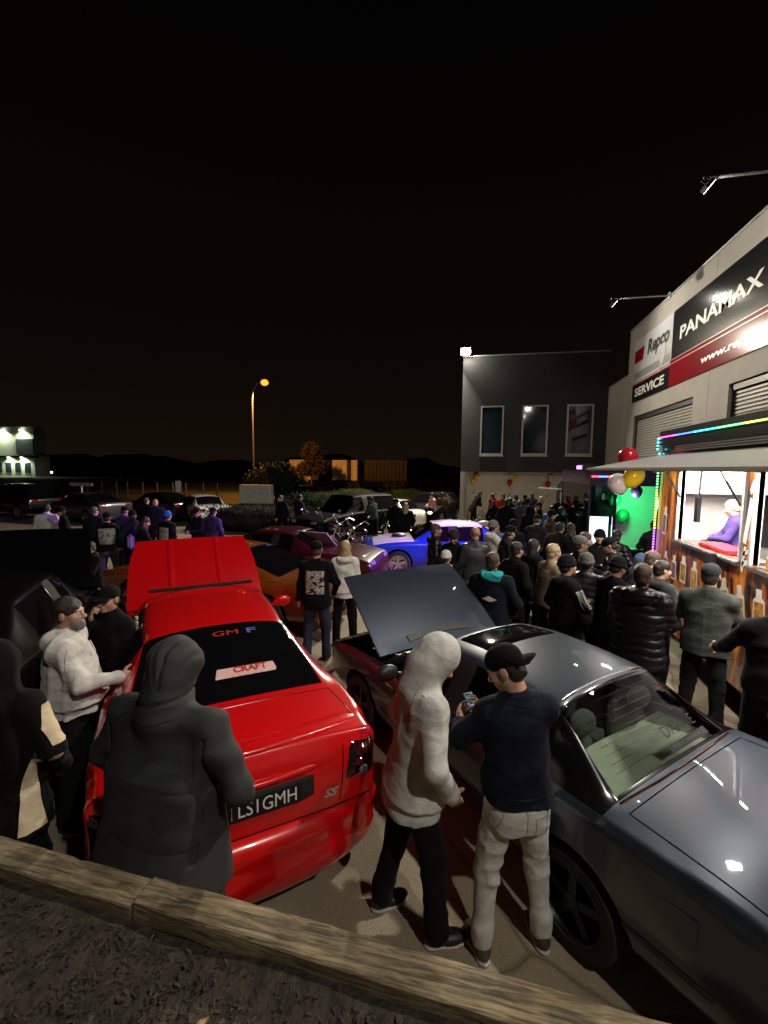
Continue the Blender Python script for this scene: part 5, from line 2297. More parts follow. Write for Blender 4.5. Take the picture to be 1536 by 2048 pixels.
# woman behind him, hand at her mouth
A5 = person('person in black tracksuit and black cap holding a vape to the mouth', -3.28, 3.40, 176, 1.70, 'jacket', CL['black'], CL['black'], 'cap', CL['black'], arms=('hang', ((.03, .19, 1.50), (.9, .1, -1))), res=.011, hyaw=10, hair='dark', curl=1.2, skin=1, fine=True,
            handdirs={1: ((-.3, .1, .9), (-.5, -.6, .1)), -1: None})
M = Matrix.Translation(A5.root.location) @ Matrix.Rotation(A5.root.rotation_euler.z, 4, 'Z')
v = MB().bbox((-.012, -.012, -.05), (.012, .012, .05), .005).build('vape', M_black, smooth=True)
v.matrix_world = M @ Matrix.Translation(Vector((.0, .215, 1.60)) * A5.s) @ Euler((R(70), 0, R(20))).to_matrix().to_4x4()
tag(v, 'small black vape held at the mouth of the person in tracksuit', 'vape')
mb = MB()
for sg in (-1, 1):
    n = 10
    for i in range(n):
        a = np.array((sg * .20, -.01, 1.46 - .05 * i)) * A5.s
        mb.box((a[0] - .012, a[1] - .10, a[2] - .016), (a[0] + .012, a[1] - .085, a[2] + .016))
mb.build('sleeve_stripe', M_ltr, A5.top)['kind'] = 'stuff'
# man cut off by the left edge, black jacket with cream panels
A6 = person('man at the left edge in black jacket with cream panels', -2.67, 1.95, 12, 1.78, 'jacket', CL['black'], CL['black'], 'hood', arms=('pocket', 'pocket'), res=.011, wide=1.12, hem=.70)
mb = MB()
V = []
F = []
bmx = bmesh.new()
bmx.from_mesh(A6.top.data)
bvx = BVHTree.FromBMesh(bmx)
bmx.free()


def garment_strip(P, bv, pts, m, wd, name='cream_panel'):
    V = []
    F = []
    n = 30
    rows = []
    for i in range(n + 1):
        t = i / n * (len(pts) - 1)
        k = min(int(t), len(pts) - 2)
        t -= k
        p = Vector(pts[k]).lerp(Vector(pts[k + 1]), t)
        w0 = wd[k] + (wd[k + 1] - wd[k]) * t if isinstance(wd, (list, tuple)) else wd
        r_ = []
        for u in (-1, -.5, 0, .5, 1):
            a = math.atan2(p.y, p.x) + u * w0
            d = Vector((-math.cos(a), -math.sin(a), 0))
            q = Vector((0, 0, p.z)) * P.s - d * .8
            h_ = bv.ray_cast(q, d, 1)
            r_.append((h_[0] if h_[0] else Vector((0, 0, p.z))) - d * .009)
        rows.append(r_)
    for r_ in rows:
        V += r_
    for i in range(n):
        for k in range(4):
            a = i * 5 + k
            F.append((a, a + 1, a + 6, a + 5))
    return mesh_obj(name, V, F, m, P.top, smooth=True)


garment_strip(A6, bvx, [(.3, -.12, .72), (.3, -.10, .95), (.3, -.04, 1.16)], CL['cream'], [.30, .22, .06])
garment_strip(A6, bvx, [(.3, .0, 1.22), (.3, .02, 1.32), (.28, .0, 1.44)], CL['cream'], [.18, .30, .10])
# couple between the red and slate cars
B1 = person('man in black jumper with white back print, black cap and jeans', -2.27, 6.02, 8, 1.74, 'tee', CL['black'], CL['denim'], 'cap', CL['black'], arms=('hang', 'pocket'), res=.012, wide=1.1, hair='brown', skin=1, hem=.84)
back_print(B1, 'back_print', M_prw, 1.20, .27, .34)
B2 = person('blond woman in white hoodie and black leggings beside the man with back print', -2.03, 6.62, 20, 1.67, 'hoodie', CL['white'], CL['black'], 'hair', hair='blond', long_hair=True, arms=('pocket', 'hang'), res=.012, wide=.98, hem=.86, hyaw=-20)

# ---- crowd by the food truck
MID = .014
G1 = 'crowd in front of the food truck'


def crowd(label, *a, **k):
    k.setdefault('res', MID)
    k.setdefault('group', G1)
    return person(label, *a, **k)


crowd('man in black puffer with fur hood turned right, behind the slate bonnet', -0.80, 8.30, -75, 1.78, 'puffer', PUF['black'], CL['black'], 'hair', arms=('pocket', 'pocket'), hair='brown', hood_down=True)
crowd('person in black jacket with hood up facing the camera, behind the bonnet', -0.42, 7.95, 170, 1.74, 'jacket', CL['black'], CL['black'], 'beanie', CL['char'], arms=('front', 'front'), hpitch=25)
crowd('child in light grey beanie behind the slate bonnet', -0.50, 7.05, -30, 1.50, 'jacket', CL['black'], CL['lden'], 'beanie', CL['lgrey'])
crowd('bald man in dark padded jacket and jeans', -0.06, 7.85, 12, 1.80, 'jacket', PUF['char'], CL['lden'], 'bald', hair='bald', arms=('hang', 'pocket'), wide=1.08, skin=1)
crowd('person in white hoodie with striped sleeves, grey hood up', 0.27, 9.2, -60, 1.76, 'hoodie', CL['white'], CL['lden'], 'beanie', CL['grey'], arms=('front', 'front'), hem=.85)
Aq = crowd('man in navy jacket with aqua hood and white back flash', 0.17, 5.60, -10, 1.78, 'jacket', CL['navy'], CL['black'], 'hair', arms=('pocket', 'pocket'), hair='brown', wide=1.14, res=.012)
f = Field()
f.ell(Aq.U((0, -.085, 1.50)), (.125, .07, .065), Matrix.Rotation(R(-25), 3, 'X'), k=.03)
for sg in (-1, 1):
    f.cap(Aq.U((sg * .10, -.06, 1.53)), Aq.U((sg * .06, .07, 1.50)), .038, .028, .03)
V, Q = f.mesh(.012, folds(3, .01, 22))
np_obj('aqua_hood', V * Aq.s, Q, CL['aqua'], Aq.top)
bmx = bmesh.new()
bmx.from_mesh(Aq.top.data)
bvx = BVHTree.FromBMesh(bmx)
bmx.free()
garment_strip(Aq, bvx, [(-.02, -.3, 1.27), (-.0, -.3, 1.23), (.02, -.3, 1.20)], CL['white'], [.05, .62, .05], 'white_flash')
crowd('woman with long dark hair in black coat', 0.86, 7.50, -55, 1.68, 'jacket', CL['black'], CL['black'], 'hair', hair='dark', long_hair=True, hem=.70, skin=0, res=.012)
crowd('man with short fair hair in pale vest behind the black beanie', 1.02, 6.60, -60, 1.76, 'jacket', CL['tan'], CL['char'], 'hair', hair='blond', skin=0, res=.012)
crowd('long bearded man in grey cap and dark leather jacket', 1.46, 7.05, -78, 1.82, 'jacket', PUF['black'], CL['black'], 'cap', CL['grey'], beard='grey', arms=('front', 'front'), skin=1, res=.012)
Be = crowd('bearded man in black beanie and black hoodie with white sleeve print', 1.04, 5.68, -62, 1.76, 'hoodie', CL['black'], CL['black'], 'beanie', CL['black'], beard='ginger', arms=('pocket', 'front'), skin=0, res=.011, fine=True)
# white lettering down his right sleeve
d = Be.el[1] - np.array(Be.U((.178, -.005, 1.44)))
bmx = bmesh.new()
bmx.from_mesh(Be.top.data)
bvx = BVHTree.FromBMesh(bmx)
bmx.free()
mid = (Be.el[1] + np.array(Be.U((.178, -.005, 1.44)))) / 2 * Be.s
text_obj('sleeve_print', 'IIIIIIIIII\nIIIIIIIIII', M_ltr, Be.top, tuple(mid + np.array((.0, 0, -.02))), tuple(d), (0, 1, .25), .055, .24, bvh=bvx, off=.004, bold=.002)
crowd('person in black quilted puffer and grey bobble beanie', 1.36, 6.12, -25, 1.72, 'puffer', PUF['char'], CL['black'], 'beanie', CL['grey'], arms=('front', 'front'), res=.012)
crowd('man in black hooded jacket and black beanie facing the camera by the stall', 2.05, 8.35, 165, 1.76, 'jacket', CL['black'], CL['black'], 'beanie', CL['black'], arms=('pocket', 'pocket'), skin=1, res=.013)
C2 = crowd('man in black puffer and dark cap looking at his phone', 2.02, 7.40, 75, 1.78, 'puffer', PUF['black'], CL['black'], 'cap', CL['black'], arms=('phone', 'phone'), hpitch=28, skin=1, res=.012)
held_phone('phone held by the man in black puffer and dark cap', C2, (0, .38, 1.33), (50, 0, 0), group='phones held in the crowd')
crowd('young man with short brown hair in grey-green jacket leaning on the counter', 2.08, 6.42, -70, 1.76, 'jacket', CL['green'], CL['black'], 'hair', hair='brown', arms=('reach', 'reach'), lean=14, skin=0, res=.012)
crowd('child in navy hooded coat beside the food truck', 2.52, 7.70, -60, 1.48, 'jacket', CL['denim'], CL['black'], 'hood', res=.013)
crowd('big man in glossy black puffer with dark hair, back turned', 1.66, 5.02, -28, 1.84, 'puffer', PUF['black'], CL['black'], 'hair', hair='brown', wide=1.2, arms=('front', 'front'), res=.011, hood_down=True, hem=.78)
crowd('man in faded green jumper and dark cap at the counter, back turned', 2.40, 5.28, -32, 1.82, 'tee', CL['olive'], CL['black'], 'cap', CL['char'], wide=1.15, arms=('front', 'front'), res=.011, hem=.86, hair='dark', skin=2)
crowd('man in dark shirt with rolled sleeves at the right edge', 2.50, 4.30, -20, 1.82, 'tee', CL['black'], CL['black'], 'cap', CL['char'], wide=1.15, arms=('out', 'front'), res=.011, hair='dark', skin=2, sleeve=.3)

for (lb, x, y, fc, h, tp_, tm, bt, hd, kw) in (
        ('person in black coat squeezed behind the aqua hood', 0.52, 6.75, -50, 1.74, 'jacket', 'black', 'black', 'hair', {}),
        ('man in charcoal jacket right of the bald man', 0.48, 8.35, -70, 1.78, 'jacket', 'char', 'black', 'cap', {}),
        ('woman in black hood right of the long dark hair', 1.22, 8.25, -60, 1.66, 'hoodie', 'black', 'black', 'hood', {}),
        ('man in navy jacket behind the grey cap', 1.70, 7.95, -100, 1.77, 'jacket', 'navy', 'black', 'hair', dict(hair='brown')),
        ('person in black puffer by the corner LED strip of the truck', 2.42, 8.75, -30, 1.72, 'puffer', 'black', 'black', 'hair', {}),
        ('man in dark jumper between the big puffer and the grey beanie', 1.62, 5.85, -55, 1.74, 'tee', 'black', 'black', 'beanie', {}),
        ('person in charcoal hoodie just left of the green jumper', 2.18, 6.02, -65, 1.70, 'hoodie', 'char', 'black', 'hair', dict(hair='dark')),
        ('person in black jacket right of the white striped hoodie', 0.72, 9.6, 20, 1.75, 'jacket', 'black', 'denim', 'beanie', {})):
    crowd(lb, x, y, fc, h, tp_, (PUF if tp_ == 'puffer' else CL)[tm], CL[bt], hd, arms=random.choice([('pocket', 'pocket'), ('front', 'front'), ('hang', 'pocket')]), lean=random.uniform(0, 6), hyaw=random.uniform(-20, 20), hpitch=random.uniform(0, 16), skin=random.choice([0, 1]), **kw)

# ---- people before the charcoal building
FAR = .020
G2 = 'people waiting before the charcoal building'
far = [
    ('tall person in black bending forward by the building corner', -0.30, 22.6, -60, 1.80, 'jacket', 'black', 'black', 'hair', 'dark', dict(lean=28, hem=.7)),
    ('woman in maroon top standing nearest the building corner', 0.62, 21.9, 40, 1.66, 'jacket', 'maroon', 'black', 'hair', 'brown', dict(long_hair=True)),
    ('woman in dark red coat beside the maroon top', 1.00, 21.3, -20, 1.68, 'jacket', 'red', 'black', 'hair', 'dark', dict(long_hair=True)),
    ('person in red cap by the scooter', 0.52, 16.9, 20, 1.66, 'jacket', 'black', 'black', 'cap', 'dark', dict(headm=CL['red'])),
    ('person in black jacket behind the slate grey jacket', 1.10, 17.4, -15, 1.74, 'jacket', 'black', 'char', 'hair', 'dark', {}),
    ('man in slate purple jacket, back turned, before the white wall', 1.28, 15.7, -4, 1.76, 'jacket', 'slate', 'char', 'hair', 'brown', dict(wide=1.12)),
    ('person in black coat right of the slate purple jacket', 1.66, 16.6, -12, 1.76, 'jacket', 'black', 'black', 'beanie', 'dark', {}),
    ('person in dark cap and black jacket left of the blue puffer', 1.86, 14.9, 80, 1.76, 'jacket', 'black', 'black', 'cap', 'dark', dict(headm=CL['navy'])),
    ('person in bright blue puffer jacket, back turned', 2.16, 14.3, 5, 1.72, 'puffer', 'blue', 'black', 'hair', 'dark', {}),
    ('person in black hood behind the blue puffer', 2.48, 15.3, 10, 1.74, 'jacket', 'black', 'black', 'hood', 'dark', {}),
    ('person in pale pink beanie near the second truck', 2.52, 14.2, -30, 1.66, 'jacket', 'navy', 'char', 'beanie', 'dark', dict(headm=CL['pink'])),
    ('person in grey hoodie by the tall display at the wall', 3.35, 19.0, 10, 1.74, 'hoodie', 'grey', 'navy', 'hair', 'brown', {}),
    ('person in tan jumper with blond hair at the back wall', 2.55, 19.6, 40, 1.70, 'jacket', 'cream', 'black', 'hair', 'blond', dict(long_hair=True)),
    ('person in dark jacket at the back wall beside tan jumper', 2.95, 18.2, -20, 1.76, 'jacket', 'black', 'black', 'hair', 'dark', {}),
    ('man in black cap between the purple jacket and back wall', 1.75, 18.8, 0, 1.78, 'jacket', 'char', 'black', 'cap', 'dark', {}),
    ('person in dark coat first behind the black beanie crowd', 1.55, 9.6, -40, 1.74, 'jacket', 'black', 'black', 'hair', 'dark', {}),
    ('man in charcoal hoodie between the blue car tail and the crowd', 1.25, 10.6, -25, 1.78, 'hoodie', 'char', 'black', 'cap', 'brown', {}),
    ('woman in black jacket with ponytail near the drinks truck', 1.95, 10.2, 30, 1.66, 'jacket', 'black', 'denim', 'hair', 'brown', dict(long_hair=True)),
    ('person in brown jacket before the drinks truck', 1.75, 12.2, -70, 1.76, 'jacket', 'brown', 'black', 'beanie', 'dark', {}),
    ('man in navy puffer at the drinks truck corner', 2.12, 12.9, -50, 1.80, 'puffer', 'navy', 'black', 'hair', 'dark', {}),
    ('person in black hoodie, hood up, in the middle of the back crowd', 1.45, 13.8, 10, 1.72, 'hoodie', 'black', 'char', 'hood', 'dark', {}),
    ('tall man in black jacket left of the slate purple jacket', 0.85, 15.2, -20, 1.84, 'jacket', 'black', 'black', 'hair', 'dark', {}),
    ('woman in grey coat at the white wall under the middle balloons', 1.62, 21.4, 30, 1.66, 'jacket', 'grey', 'black', 'hair', 'dark', dict(long_hair=True)),
    ('person in black cap leaning near the right balloons', 3.55, 21.6, 60, 1.74, 'jacket', 'black', 'black', 'cap', 'dark', {}),
    ('person in dark vest at the back wall between balloons', 2.35, 21.8, -30, 1.72, 'jacket', 'char', 'black', 'hair', 'brown', {}),
]
G3 = 'people among the motorcycles and far cars'
far2 = [
    ('man in black with pale face at the dark hedge, left of a pair', -7.35, 15.9, 170, 1.74, 'jacket', 'black', 'black', 'hair', 'dark', {}),
    ('man in dark coat at the dark hedge, right of a pair', -6.75, 16.1, -30, 1.76, 'jacket', 'navy', 'black', 'hair', 'dark', dict(wide=1.1)),
    ('person in dark green behind the motorcycles', -3.95, 16.6, 60, 1.72, 'jacket', 'green', 'black', 'hair', 'dark', {}),
    ('person in black beside the blond woman behind the blue car', -2.80, 14.9, -20, 1.76, 'jacket', 'black', 'black', 'cap', 'dark', {}),
    ('woman with long blond hair behind the blue and white car', -2.36, 14.4, 0, 1.68, 'jacket', 'black', 'black', 'hair', 'blond', dict(long_hair=True)),
    ('person with pink scarf far behind the blue car', -2.10, 20.5, 120, 1.70, 'jacket', 'pink', 'black', 'hair', 'dark', {}),
    ('person in brown coat beside the pink scarf', -1.70, 21.2, 20, 1.70, 'jacket', 'brown', 'black', 'hair', 'dark', {}),
]
G4 = 'people standing on the left lawn side'
far3 = [
    ('broad man in pale grey jacket far left, back turned', -11.2, 9.7, 30, 1.76, 'jacket', 'lgrey', 'black', 'hair', 'dark', dict(wide=1.3)),
    ('person in black right of the pale grey jacket', -10.5, 9.6, 140, 1.72, 'jacket', 'black', 'black', 'beanie', 'dark', {}),
    ('man in dark navy jacket with shaved head by the blade sign', -9.5, 9.5, 10, 1.76, 'jacket', 'navy', 'black', 'hair', 'brown', dict(wide=1.15)),
    ('person in black with white back print and grey jeans', -8.2, 8.55, 30, 1.74, 'tee', 'black', 'slate', 'cap', 'dark', {}),
    ('person in dark jacket behind the white back print', -8.85, 9.75, 0, 1.76, 'jacket', 'purple', 'black', 'cap', 'dark', {}),
    ('man in dark tracksuit with stripe standing tall in the left group', -7.72, 8.75, 60, 1.78, 'jacket', 'navy', 'navy', 'cap', 'dark', {}),
    ('child holding a white cup in front of the white back print', -6.35, 6.30, 150, 1.52, 'jacket', 'black', 'black', 'hair', 'brown', dict(arms=('front', 'front'))),
    ('woman in black with purple bag, left group', -7.20, 8.40, -40, 1.70, 'jacket', 'black', 'black', 'hair', 'dark', dict(long_hair=True)),
    ('person in black hoodie with purple-lit print and blue beanie', -7.45, 9.50, -5, 1.70, 'hoodie', 'black', 'black', 'beanie', 'dark', dict(headm=CL['blue'])),
    ('man in dark jacket facing the camera behind the red bonnet', -7.15, 10.35, 165, 1.74, 'jacket', 'navy', 'black', 'cap', 'dark', {}),
    ('man in dark blue jacket, back turned, behind the red bonnet', -6.80, 10.40, -10, 1.74, 'jacket', 'purple', 'black', 'cap', 'dark', dict(wide=1.15)),
    ('person in black standing by the white old sedan', -10.9, 13.0, 0, 1.74, 'jacket', 'black', 'black', 'hair', 'dark', {}),
    ('person beside the one in black near the white old sedan', -10.2, 12.6, 30, 1.72, 'jacket', 'navy', 'black', 'hair', 'blond', {}),
]
for gr, L_ in ((G2, far), (G3, far2), (G4, far3)):
    for (lb, x, y, fc, h, tp, tm, bt, hd, hr, kw) in L_:
        kw = dict(kw)
        kw.setdefault('arms', random.choice([('pocket', 'pocket'), ('hang', 'pocket'), ('hang', 'hang'), ('front', 'front')]))
        kw.setdefault('hyaw', random.uniform(-25, 25))
        kw.setdefault('wide', random.uniform(.98, 1.14))
        kw.setdefault('lean', random.uniform(-1, 7))
        kw.setdefault('step', random.uniform(-.12, .12))
        kw.setdefault('hpitch', random.uniform(-4, 18))
        kw.setdefault('tilt', random.uniform(-2.5, 2.5))
        P = person(lb, x, y, fc, h, tp, (PUF if tp == 'puffer' else CL)[tm], CL[bt], hd, hair=hr, res=FAR if y > 12 else .017, group=gr, skin=random.choice([0, 1, 1]), **kw)
        if 'back print' in lb and lb.startswith('person in black'):
            back_print(P, 'back_print', M_prp, 1.24, .34, .36)
        if 'purple-lit print' in lb:
            back_print(P, 'back_print', M_prp, 1.22, .30, .32)
        if 'purple bag' in lb:
            MB().bbox((-.12, -.28, 1.02), (.12, -.15, 1.32), .04).build('shoulder_bag', cloth('lilac', (.30, .20, .55)), P.root, smooth=True)
        if 'white cup' in lb:
            c = MB().lathe([(.028, 0), (.04, .12), (.0005, .12)], 'Z', 14).build('paper_cup', M_white, smooth=True)
            a = R(fc)
            c.location = (x - math.sin(a) * .32 * P.s, y + math.cos(a) * .32 * P.s, 1.15 * P.s)
            tag(c, 'white paper cup held by the child in the left group', 'cup')
# ------------------------------------------------------------------ food truck
TX = 2.87
TY0, TY1 = 1.6, 8.15
ft = empty('food_truck', (TX, 5, 0), 0, 'food truck with brown flame wrap, lit serving windows and raised awning', 'food truck')


def flame_wrap():
    m = bpy.data.materials.new('flame_wrap')
    m.use_nodes = True
    t = m.node_tree
    p = t.nodes['Principled BSDF']
    c = t.nodes.new('ShaderNodeTexCoord')
    mp = t.nodes.new('ShaderNodeMapping')
    mp.inputs['Scale'].default_value = (1, 2.6, .62)
    t.links.new(c.outputs['Object'], mp.inputs[0])
    n = t.nodes.new('ShaderNodeTexNoise')
    n.inputs['Scale'].default_value = 1.9
    n.inputs['Detail'].default_value = 4
    n.inputs['Distortion'].default_value = 1.6
    t.links.new(mp.outputs[0], n.inputs['Vector'])
    r = t.nodes.new('ShaderNodeValToRGB')
    e = r.color_ramp.elements
    e[0].position = .34
    e[0].color = (.022, .010, .006, 1)
    e[1].position = .68
    e[1].color = (.60, .30, .03, 1)
    for pp, cc in ((.43, (.09, .022, .008, 1)), (.50, (.30, .06, .01, 1)), (.59, (.55, .16, .014, 1))):
        q = e.new(pp)
        q.color = cc
    t.links.new(n.outputs[0], r.inputs[0])
    t.links.new(r.outputs[0], p.inputs['Base Color'])
    p.inputs['Roughness'].default_value = .3
    p.inputs['Coat Weight'].default_value = .5
    return m


M_wrap = flame_wrap()
M_inox = mat('stainless', (.50, .49, .47), .30, 1.0, var=.12, scale=6, stretch=(1, 8, 1))
M_inox_b = mat('stainless_brushed', (.36, .35, .33), .45, .8, var=.2, scale=3)
W1, W2 = (5.70, 7.34), (3.2, 5.46)
zs, zh = 1.80, 2.90


def tp(name, lo, hi, m, b=0, parent=None):
    o = box(name, lo, hi, m, b=b)
    if parent is None:
        child(o, ft)
    else:
        o.parent = parent
        o.matrix_parent_inverse = Matrix.Translation(-Vector(ft.location))
    return o


mb = MB()
mb.box((TX, TY0, .38), (TX + .05, TY1, zs))
mb.box((TX, W1[1], zs), (TX + .05, TY1, zh)).box((TX, W2[1], zs), (TX + .05, W1[0], zh)).box((TX, TY0, zs), (TX + .05, W2[0], zh))
child(mb.build('side_panel', M_wrap), ft)
mb = MB()
mb.box((TX, TY0, zh), (TX + .05, TY1, 3.34)).box((TX, TY0, 3.34), (TX + 2.1, TY1, 3.40)).box((TX + .05, TY1 - .05, .38), (TX + 2.1, TY1, 3.34)).box((TX + .05, TY0, .38), (TX + 2.1, TY0 + .05, 3.34))
child(mb.build('shell', mat('truck_dark', (.018, .014, .013), .28, coat=.6)), ft)
tp('floor', (TX + .05, TY0 + .05, .70), (TX + 2.05, TY1 - .05, .78), M_inox_b)
tp('back_wall', (TX + 2.05, TY0 + .05, .38), (TX + 2.1, TY1 - .05, 3.34), mat('truck_lining', (.44, .41, .39), .4, .2, var=.12, scale=3))
tp('ceiling_panel', (TX + .05, TY0 + .05, 3.28), (TX + 2.05, TY1 - .05, 3.335), M_white)
tp('upper_cupboard', (TX + 1.55, TY0 + .2, 2.38), (TX + 2.04, TY1 - .1, 3.27), mat('cupboard_white', (.70, .70, .70), .4), .01)
tp('work_bench', (TX + 1.35, TY0 + .2, .8), (TX + 2.04, TY1 - .1, 1.62), M_inox_b, .01)
tp('counter', (TX - .07, W1[0] - .04, zs - .05), (TX + .35, W1[1] + .02, zs - .005), M_inox, .01)
tp('counter', (TX - .07, W2[0] - .04, zs - .05), (TX + .35, W2[1] + .02, zs - .005), M_inox, .01)
for (a, b) in (W1, W2):
    mb = MB()
    mb.box((TX - .03, a - .04, zs), (TX + .06, a, zh)).box((TX - .03, b, zs), (TX + .06, b + .04, zh)).box((TX - .03, a, zh), (TX + .06, b, zh + .04))
    child(mb.build('window_frame', mat('frame_alu', (.55, .54, .52), .4, .3)), ft)
# cooking gear, menu and bottles inside
for k, (y, hgt, wv, m) in enumerate(((6.9, .34, .5, M_inox), (6.1, .22, .6, M_inox_b), (5.0, .40, .55, M_black), (4.3, .3, .5, M_inox))):
    tp('appliance', (TX + 1.45, y - wv / 2, 1.625), (TX + 1.95, y + wv / 2, 1.625 + hgt), m, .03)
mn = tp('menu_board', (TX + 1.50, 4.35, 2.1), (TX + 1.53, 5.4, 2.5), mat('menu_red', (.35, .02, .03), .4))
mb = MB()
for q in range(3):
    mb.ball((TX + 1.48, 5.15 - .33 * q, 2.30), (.02, .13, .09), 12, 8)
child(mb.build('menu_picture', mat('menu_food', (.62, .32, .06), .5, var=.4, scale=12), smooth=True), ft)
tp('red_tray', (TX + .02, 6.05, zs + .0), (TX + .34, 6.75, zs + .05), mat('tray_red', (.5, .015, .03), .35), .012)
tp('card_reader', (TX - .16, 6.02, zs - .26), (TX - .075, 6.16, zs + .02), M_black, .01)
tp('end_lining', (TX + .06, TY1 - .075, .79), (TX + 1.33, TY1 - .055, 2.44), mat('truck_lining', (.44, .41, .39)))
tp('end_cupboard', (TX + .06, TY1 - .40, 2.45), (TX + 1.5, TY1 - .06, 3.26), MATS['cupboard_white'], .01)
mb = MB()
mb.tube([(TX + 2.0, TY0 + .4, 2.28), (TX + 2.0, TY1 - .3, 2.28)], .01, 6)
child(mb.build('utensil_rail', M_steel), ft)
for k in range(7):
    y = 7.6 - .28 * k
    mb = MB()
    mb.tube([(TX + 1.98, y, 2.27), (TX + 1.98, y, 1.98 - .05 * (k % 3))], .008, 6)
    mb.ball((TX + 1.97, y, 1.95 - .05 * (k % 3)), (.012, .05, .06), 10, 6)
    child(mb.build('utensil', M_steel if k % 2 else M_black, smooth=True), ft)
for k in range(6):
    o = MB().bbox((TX + 1.5, 7.75 - .32 * k, 1.97 if k in (0, 1) else 1.63), (TX + 1.8, 7.98 - .32 * k, (2.2 if k in (0, 1) else 1.8) + .04 * (k % 3)), .01).build('food_box', M_white if k % 2 else mat('kraft_card', (.36, .24, .13), .8), smooth=True)
    child(o, ft)
# awning flap
aw = Matrix.Translation((TX, 0, 3.06)) @ Matrix.Rotation(math.atan2(.22, 1.08), 4, 'Y') @ Matrix.Translation((-TX, 0, -3.06))
AW = lambda x, y, z: aw @ Vector((x, y, z))
mb = MB()
mb.box((TX - 1.08, 2.4, 3.04), (TX - .02, 8.2, 3.06), Matrix.Identity(4))
for v in range(len(mb.V)):
    x, y, z = mb.V[v]
    mb.V[v] = (x, y, z + (x - TX) * .21)
o = mb.build('awning', mat('awning_pale', (.34, .33, .32), .45, .3, var=.1))
child(o, ft)
mb = MB()
for (x, y0, y1) in ((TX - 1.1, 2.4, 8.22),):
    zz = 3.05 + (x - TX) * .21
    mb.bbox((x - .02, y0, zz - .022), (x + .02, y1, zz + .015), .006)
for y in (2.42, 5.3, 8.18):
    n = len(mb.V)
    mb.box((TX - 1.08, y - .02, 3.00), (TX - .02, y + .02, 3.035))
    for v in range(n, len(mb.V)):
        x, yy, z = mb.V[v]
        mb.V[v] = (x, yy, z + (x - TX) * .21)
child(mb.build('awning_frame', mat('frame_alu', (.55, .54, .52), .4, .3), smooth=True), ft)
for (y, z0) in ((7.30, 2.42), (5.74, 2.42)):
    mb = MB()
    mb.tube([(TX - .02, y, z0), (TX - .18, y, z0 + .27)], .014, 8)
    mb.tube([(TX - .17, y, z0 + .25), (TX - .34, y, 2.96)], .008, 8)
    child(mb.build('gas_strut', M_black, smooth=True), ft)
mb = MB()
mb.tube([(2.62, 6.15, 2.97), (2.61, 6.15, 2.7), (2.60, 6.14, 2.48)], .012, 6)
mb.box((2.575, 6.10, 2.18), (2.615, 6.18, 2.48))
mb.tube([(2.6, 6.02, 2.92), (2.6, 6.30, 2.93)], .018, 6)
child(mb.build('hanging_strap', M_black), ft)
# roof top box with LED edge and side slats
tp('roof_fascia', (TX - .045, TY0, 3.18), (TX - .003, TY1 + .02, 3.43), mat('fascia_black', (.010, .010, .012), .25))
for q in range(3):
    tp('fascia_slat', (TX - .06, TY0, 3.09 + q * .03), (TX - .048, 7.5, 3.105 + q * .03), M_steel)
LEDC = {'magenta': (1, .08, .65), 'violet': (.42, .12, 1), 'blue': (.06, .18, 1), 'cyan': (.05, .85, .9), 'green': (.15, 1, .25), 'yellow': (.85, .95, .12), 'red': (1, .05, .08)}


def led(loc0, loc1, cols, parent, inv, strength=6, n=None, r=.011):
    a, b = Vector(loc0), Vector(loc1)
    L = (b - a).length
    n = n or max(4, int(L / .045))
    for ci, cn in enumerate(cols):
        mb = MB()
        for i in range(n):
            k = min(len(cols) - 1, int(i / n * len(cols)))
            if k != ci:
                continue
            p = a.lerp(b, (i + .5) / n)
            mb.bbox((p.x - r, p.y - r, p.z - r), (p.x + r, p.y + r, p.z + r), .003) if n > 400 else mb.box((p.x - r, p.y - r, p.z - r), (p.x + r, p.y + r, p.z + r))
        o = mb.build('led_strip', glow('led_' + cn, LEDC[cn], strength), parent)
        o['kind'] = 'stuff'
        o.matrix_parent_inverse = inv


finv = Matrix.Translation(-Vector(ft.location))
led((TX - .03, TY1 + .03, 1.15), (TX - .03, TY1 + .03, 3.1), ['magenta', 'violet', 'yellow', 'yellow', 'green', 'cyan'][:6], ft, finv, 5)
led((TX - .06, TY1, 3.33), (TX - .06, 3.4, 3.33), ['magenta', 'blue', 'cyan', 'green', 'yellow', 'green', 'cyan', 'violet'], ft, finv, 5, r=.008)
led((TX - .06, TY1 + .03, 3.12), (TX - .06, TY1 + .03, 3.34), ['cyan'], ft, finv, 5)
led((TX - .03, 7.55, 1.06), (TX - .03, 6.9, .86), ['cyan', 'green'], ft, finv, 5)
# printed pictures on the wrap: bottles and tubs with white outlines
M_dec = mat('decal_white', (.66, .62, .58), .35)
M_dor = mat('decal_orange', (.50, .13, .02), .35, var=.6, scale=18, col2=(.62, .33, .06))
M_dpi = mat('decal_purple', (.16, .08, .14), .35, var=.4, scale=18)


def decal(y, z, w_, h_, tiltv, inner, bottle=True):
    c, s_ = math.cos(tiltv), math.sin(tiltv)
    T = lambda u, v: (y + (u * c - v * s_), z + (u * s_ + v * c))
    g = empty('printed_carton', (0, 0, 0))
    child(g, ft)
    pts = [(-w_, -h_), (w_, -h_), (w_, h_ * .45), (w_ * .5, h_ * .6), (w_ * .5, h_), (-w_ * .5, h_), (-w_ * .5, h_ * .6), (-w_, h_ * .45)]
    MB().prism([T(*p) for p in pts], TX - .004, TX - .001, 'X').build('outline', M_dec, g)
    pts = [(-w_ * .78, -h_ * .85), (w_ * .78, -h_ * .85), (w_ * .78, h_ * .38), (-w_ * .78, h_ * .38)]
    MB().prism([T(*p) for p in pts], TX - .006, TX - .0045, 'X').build('picture', inner, g)


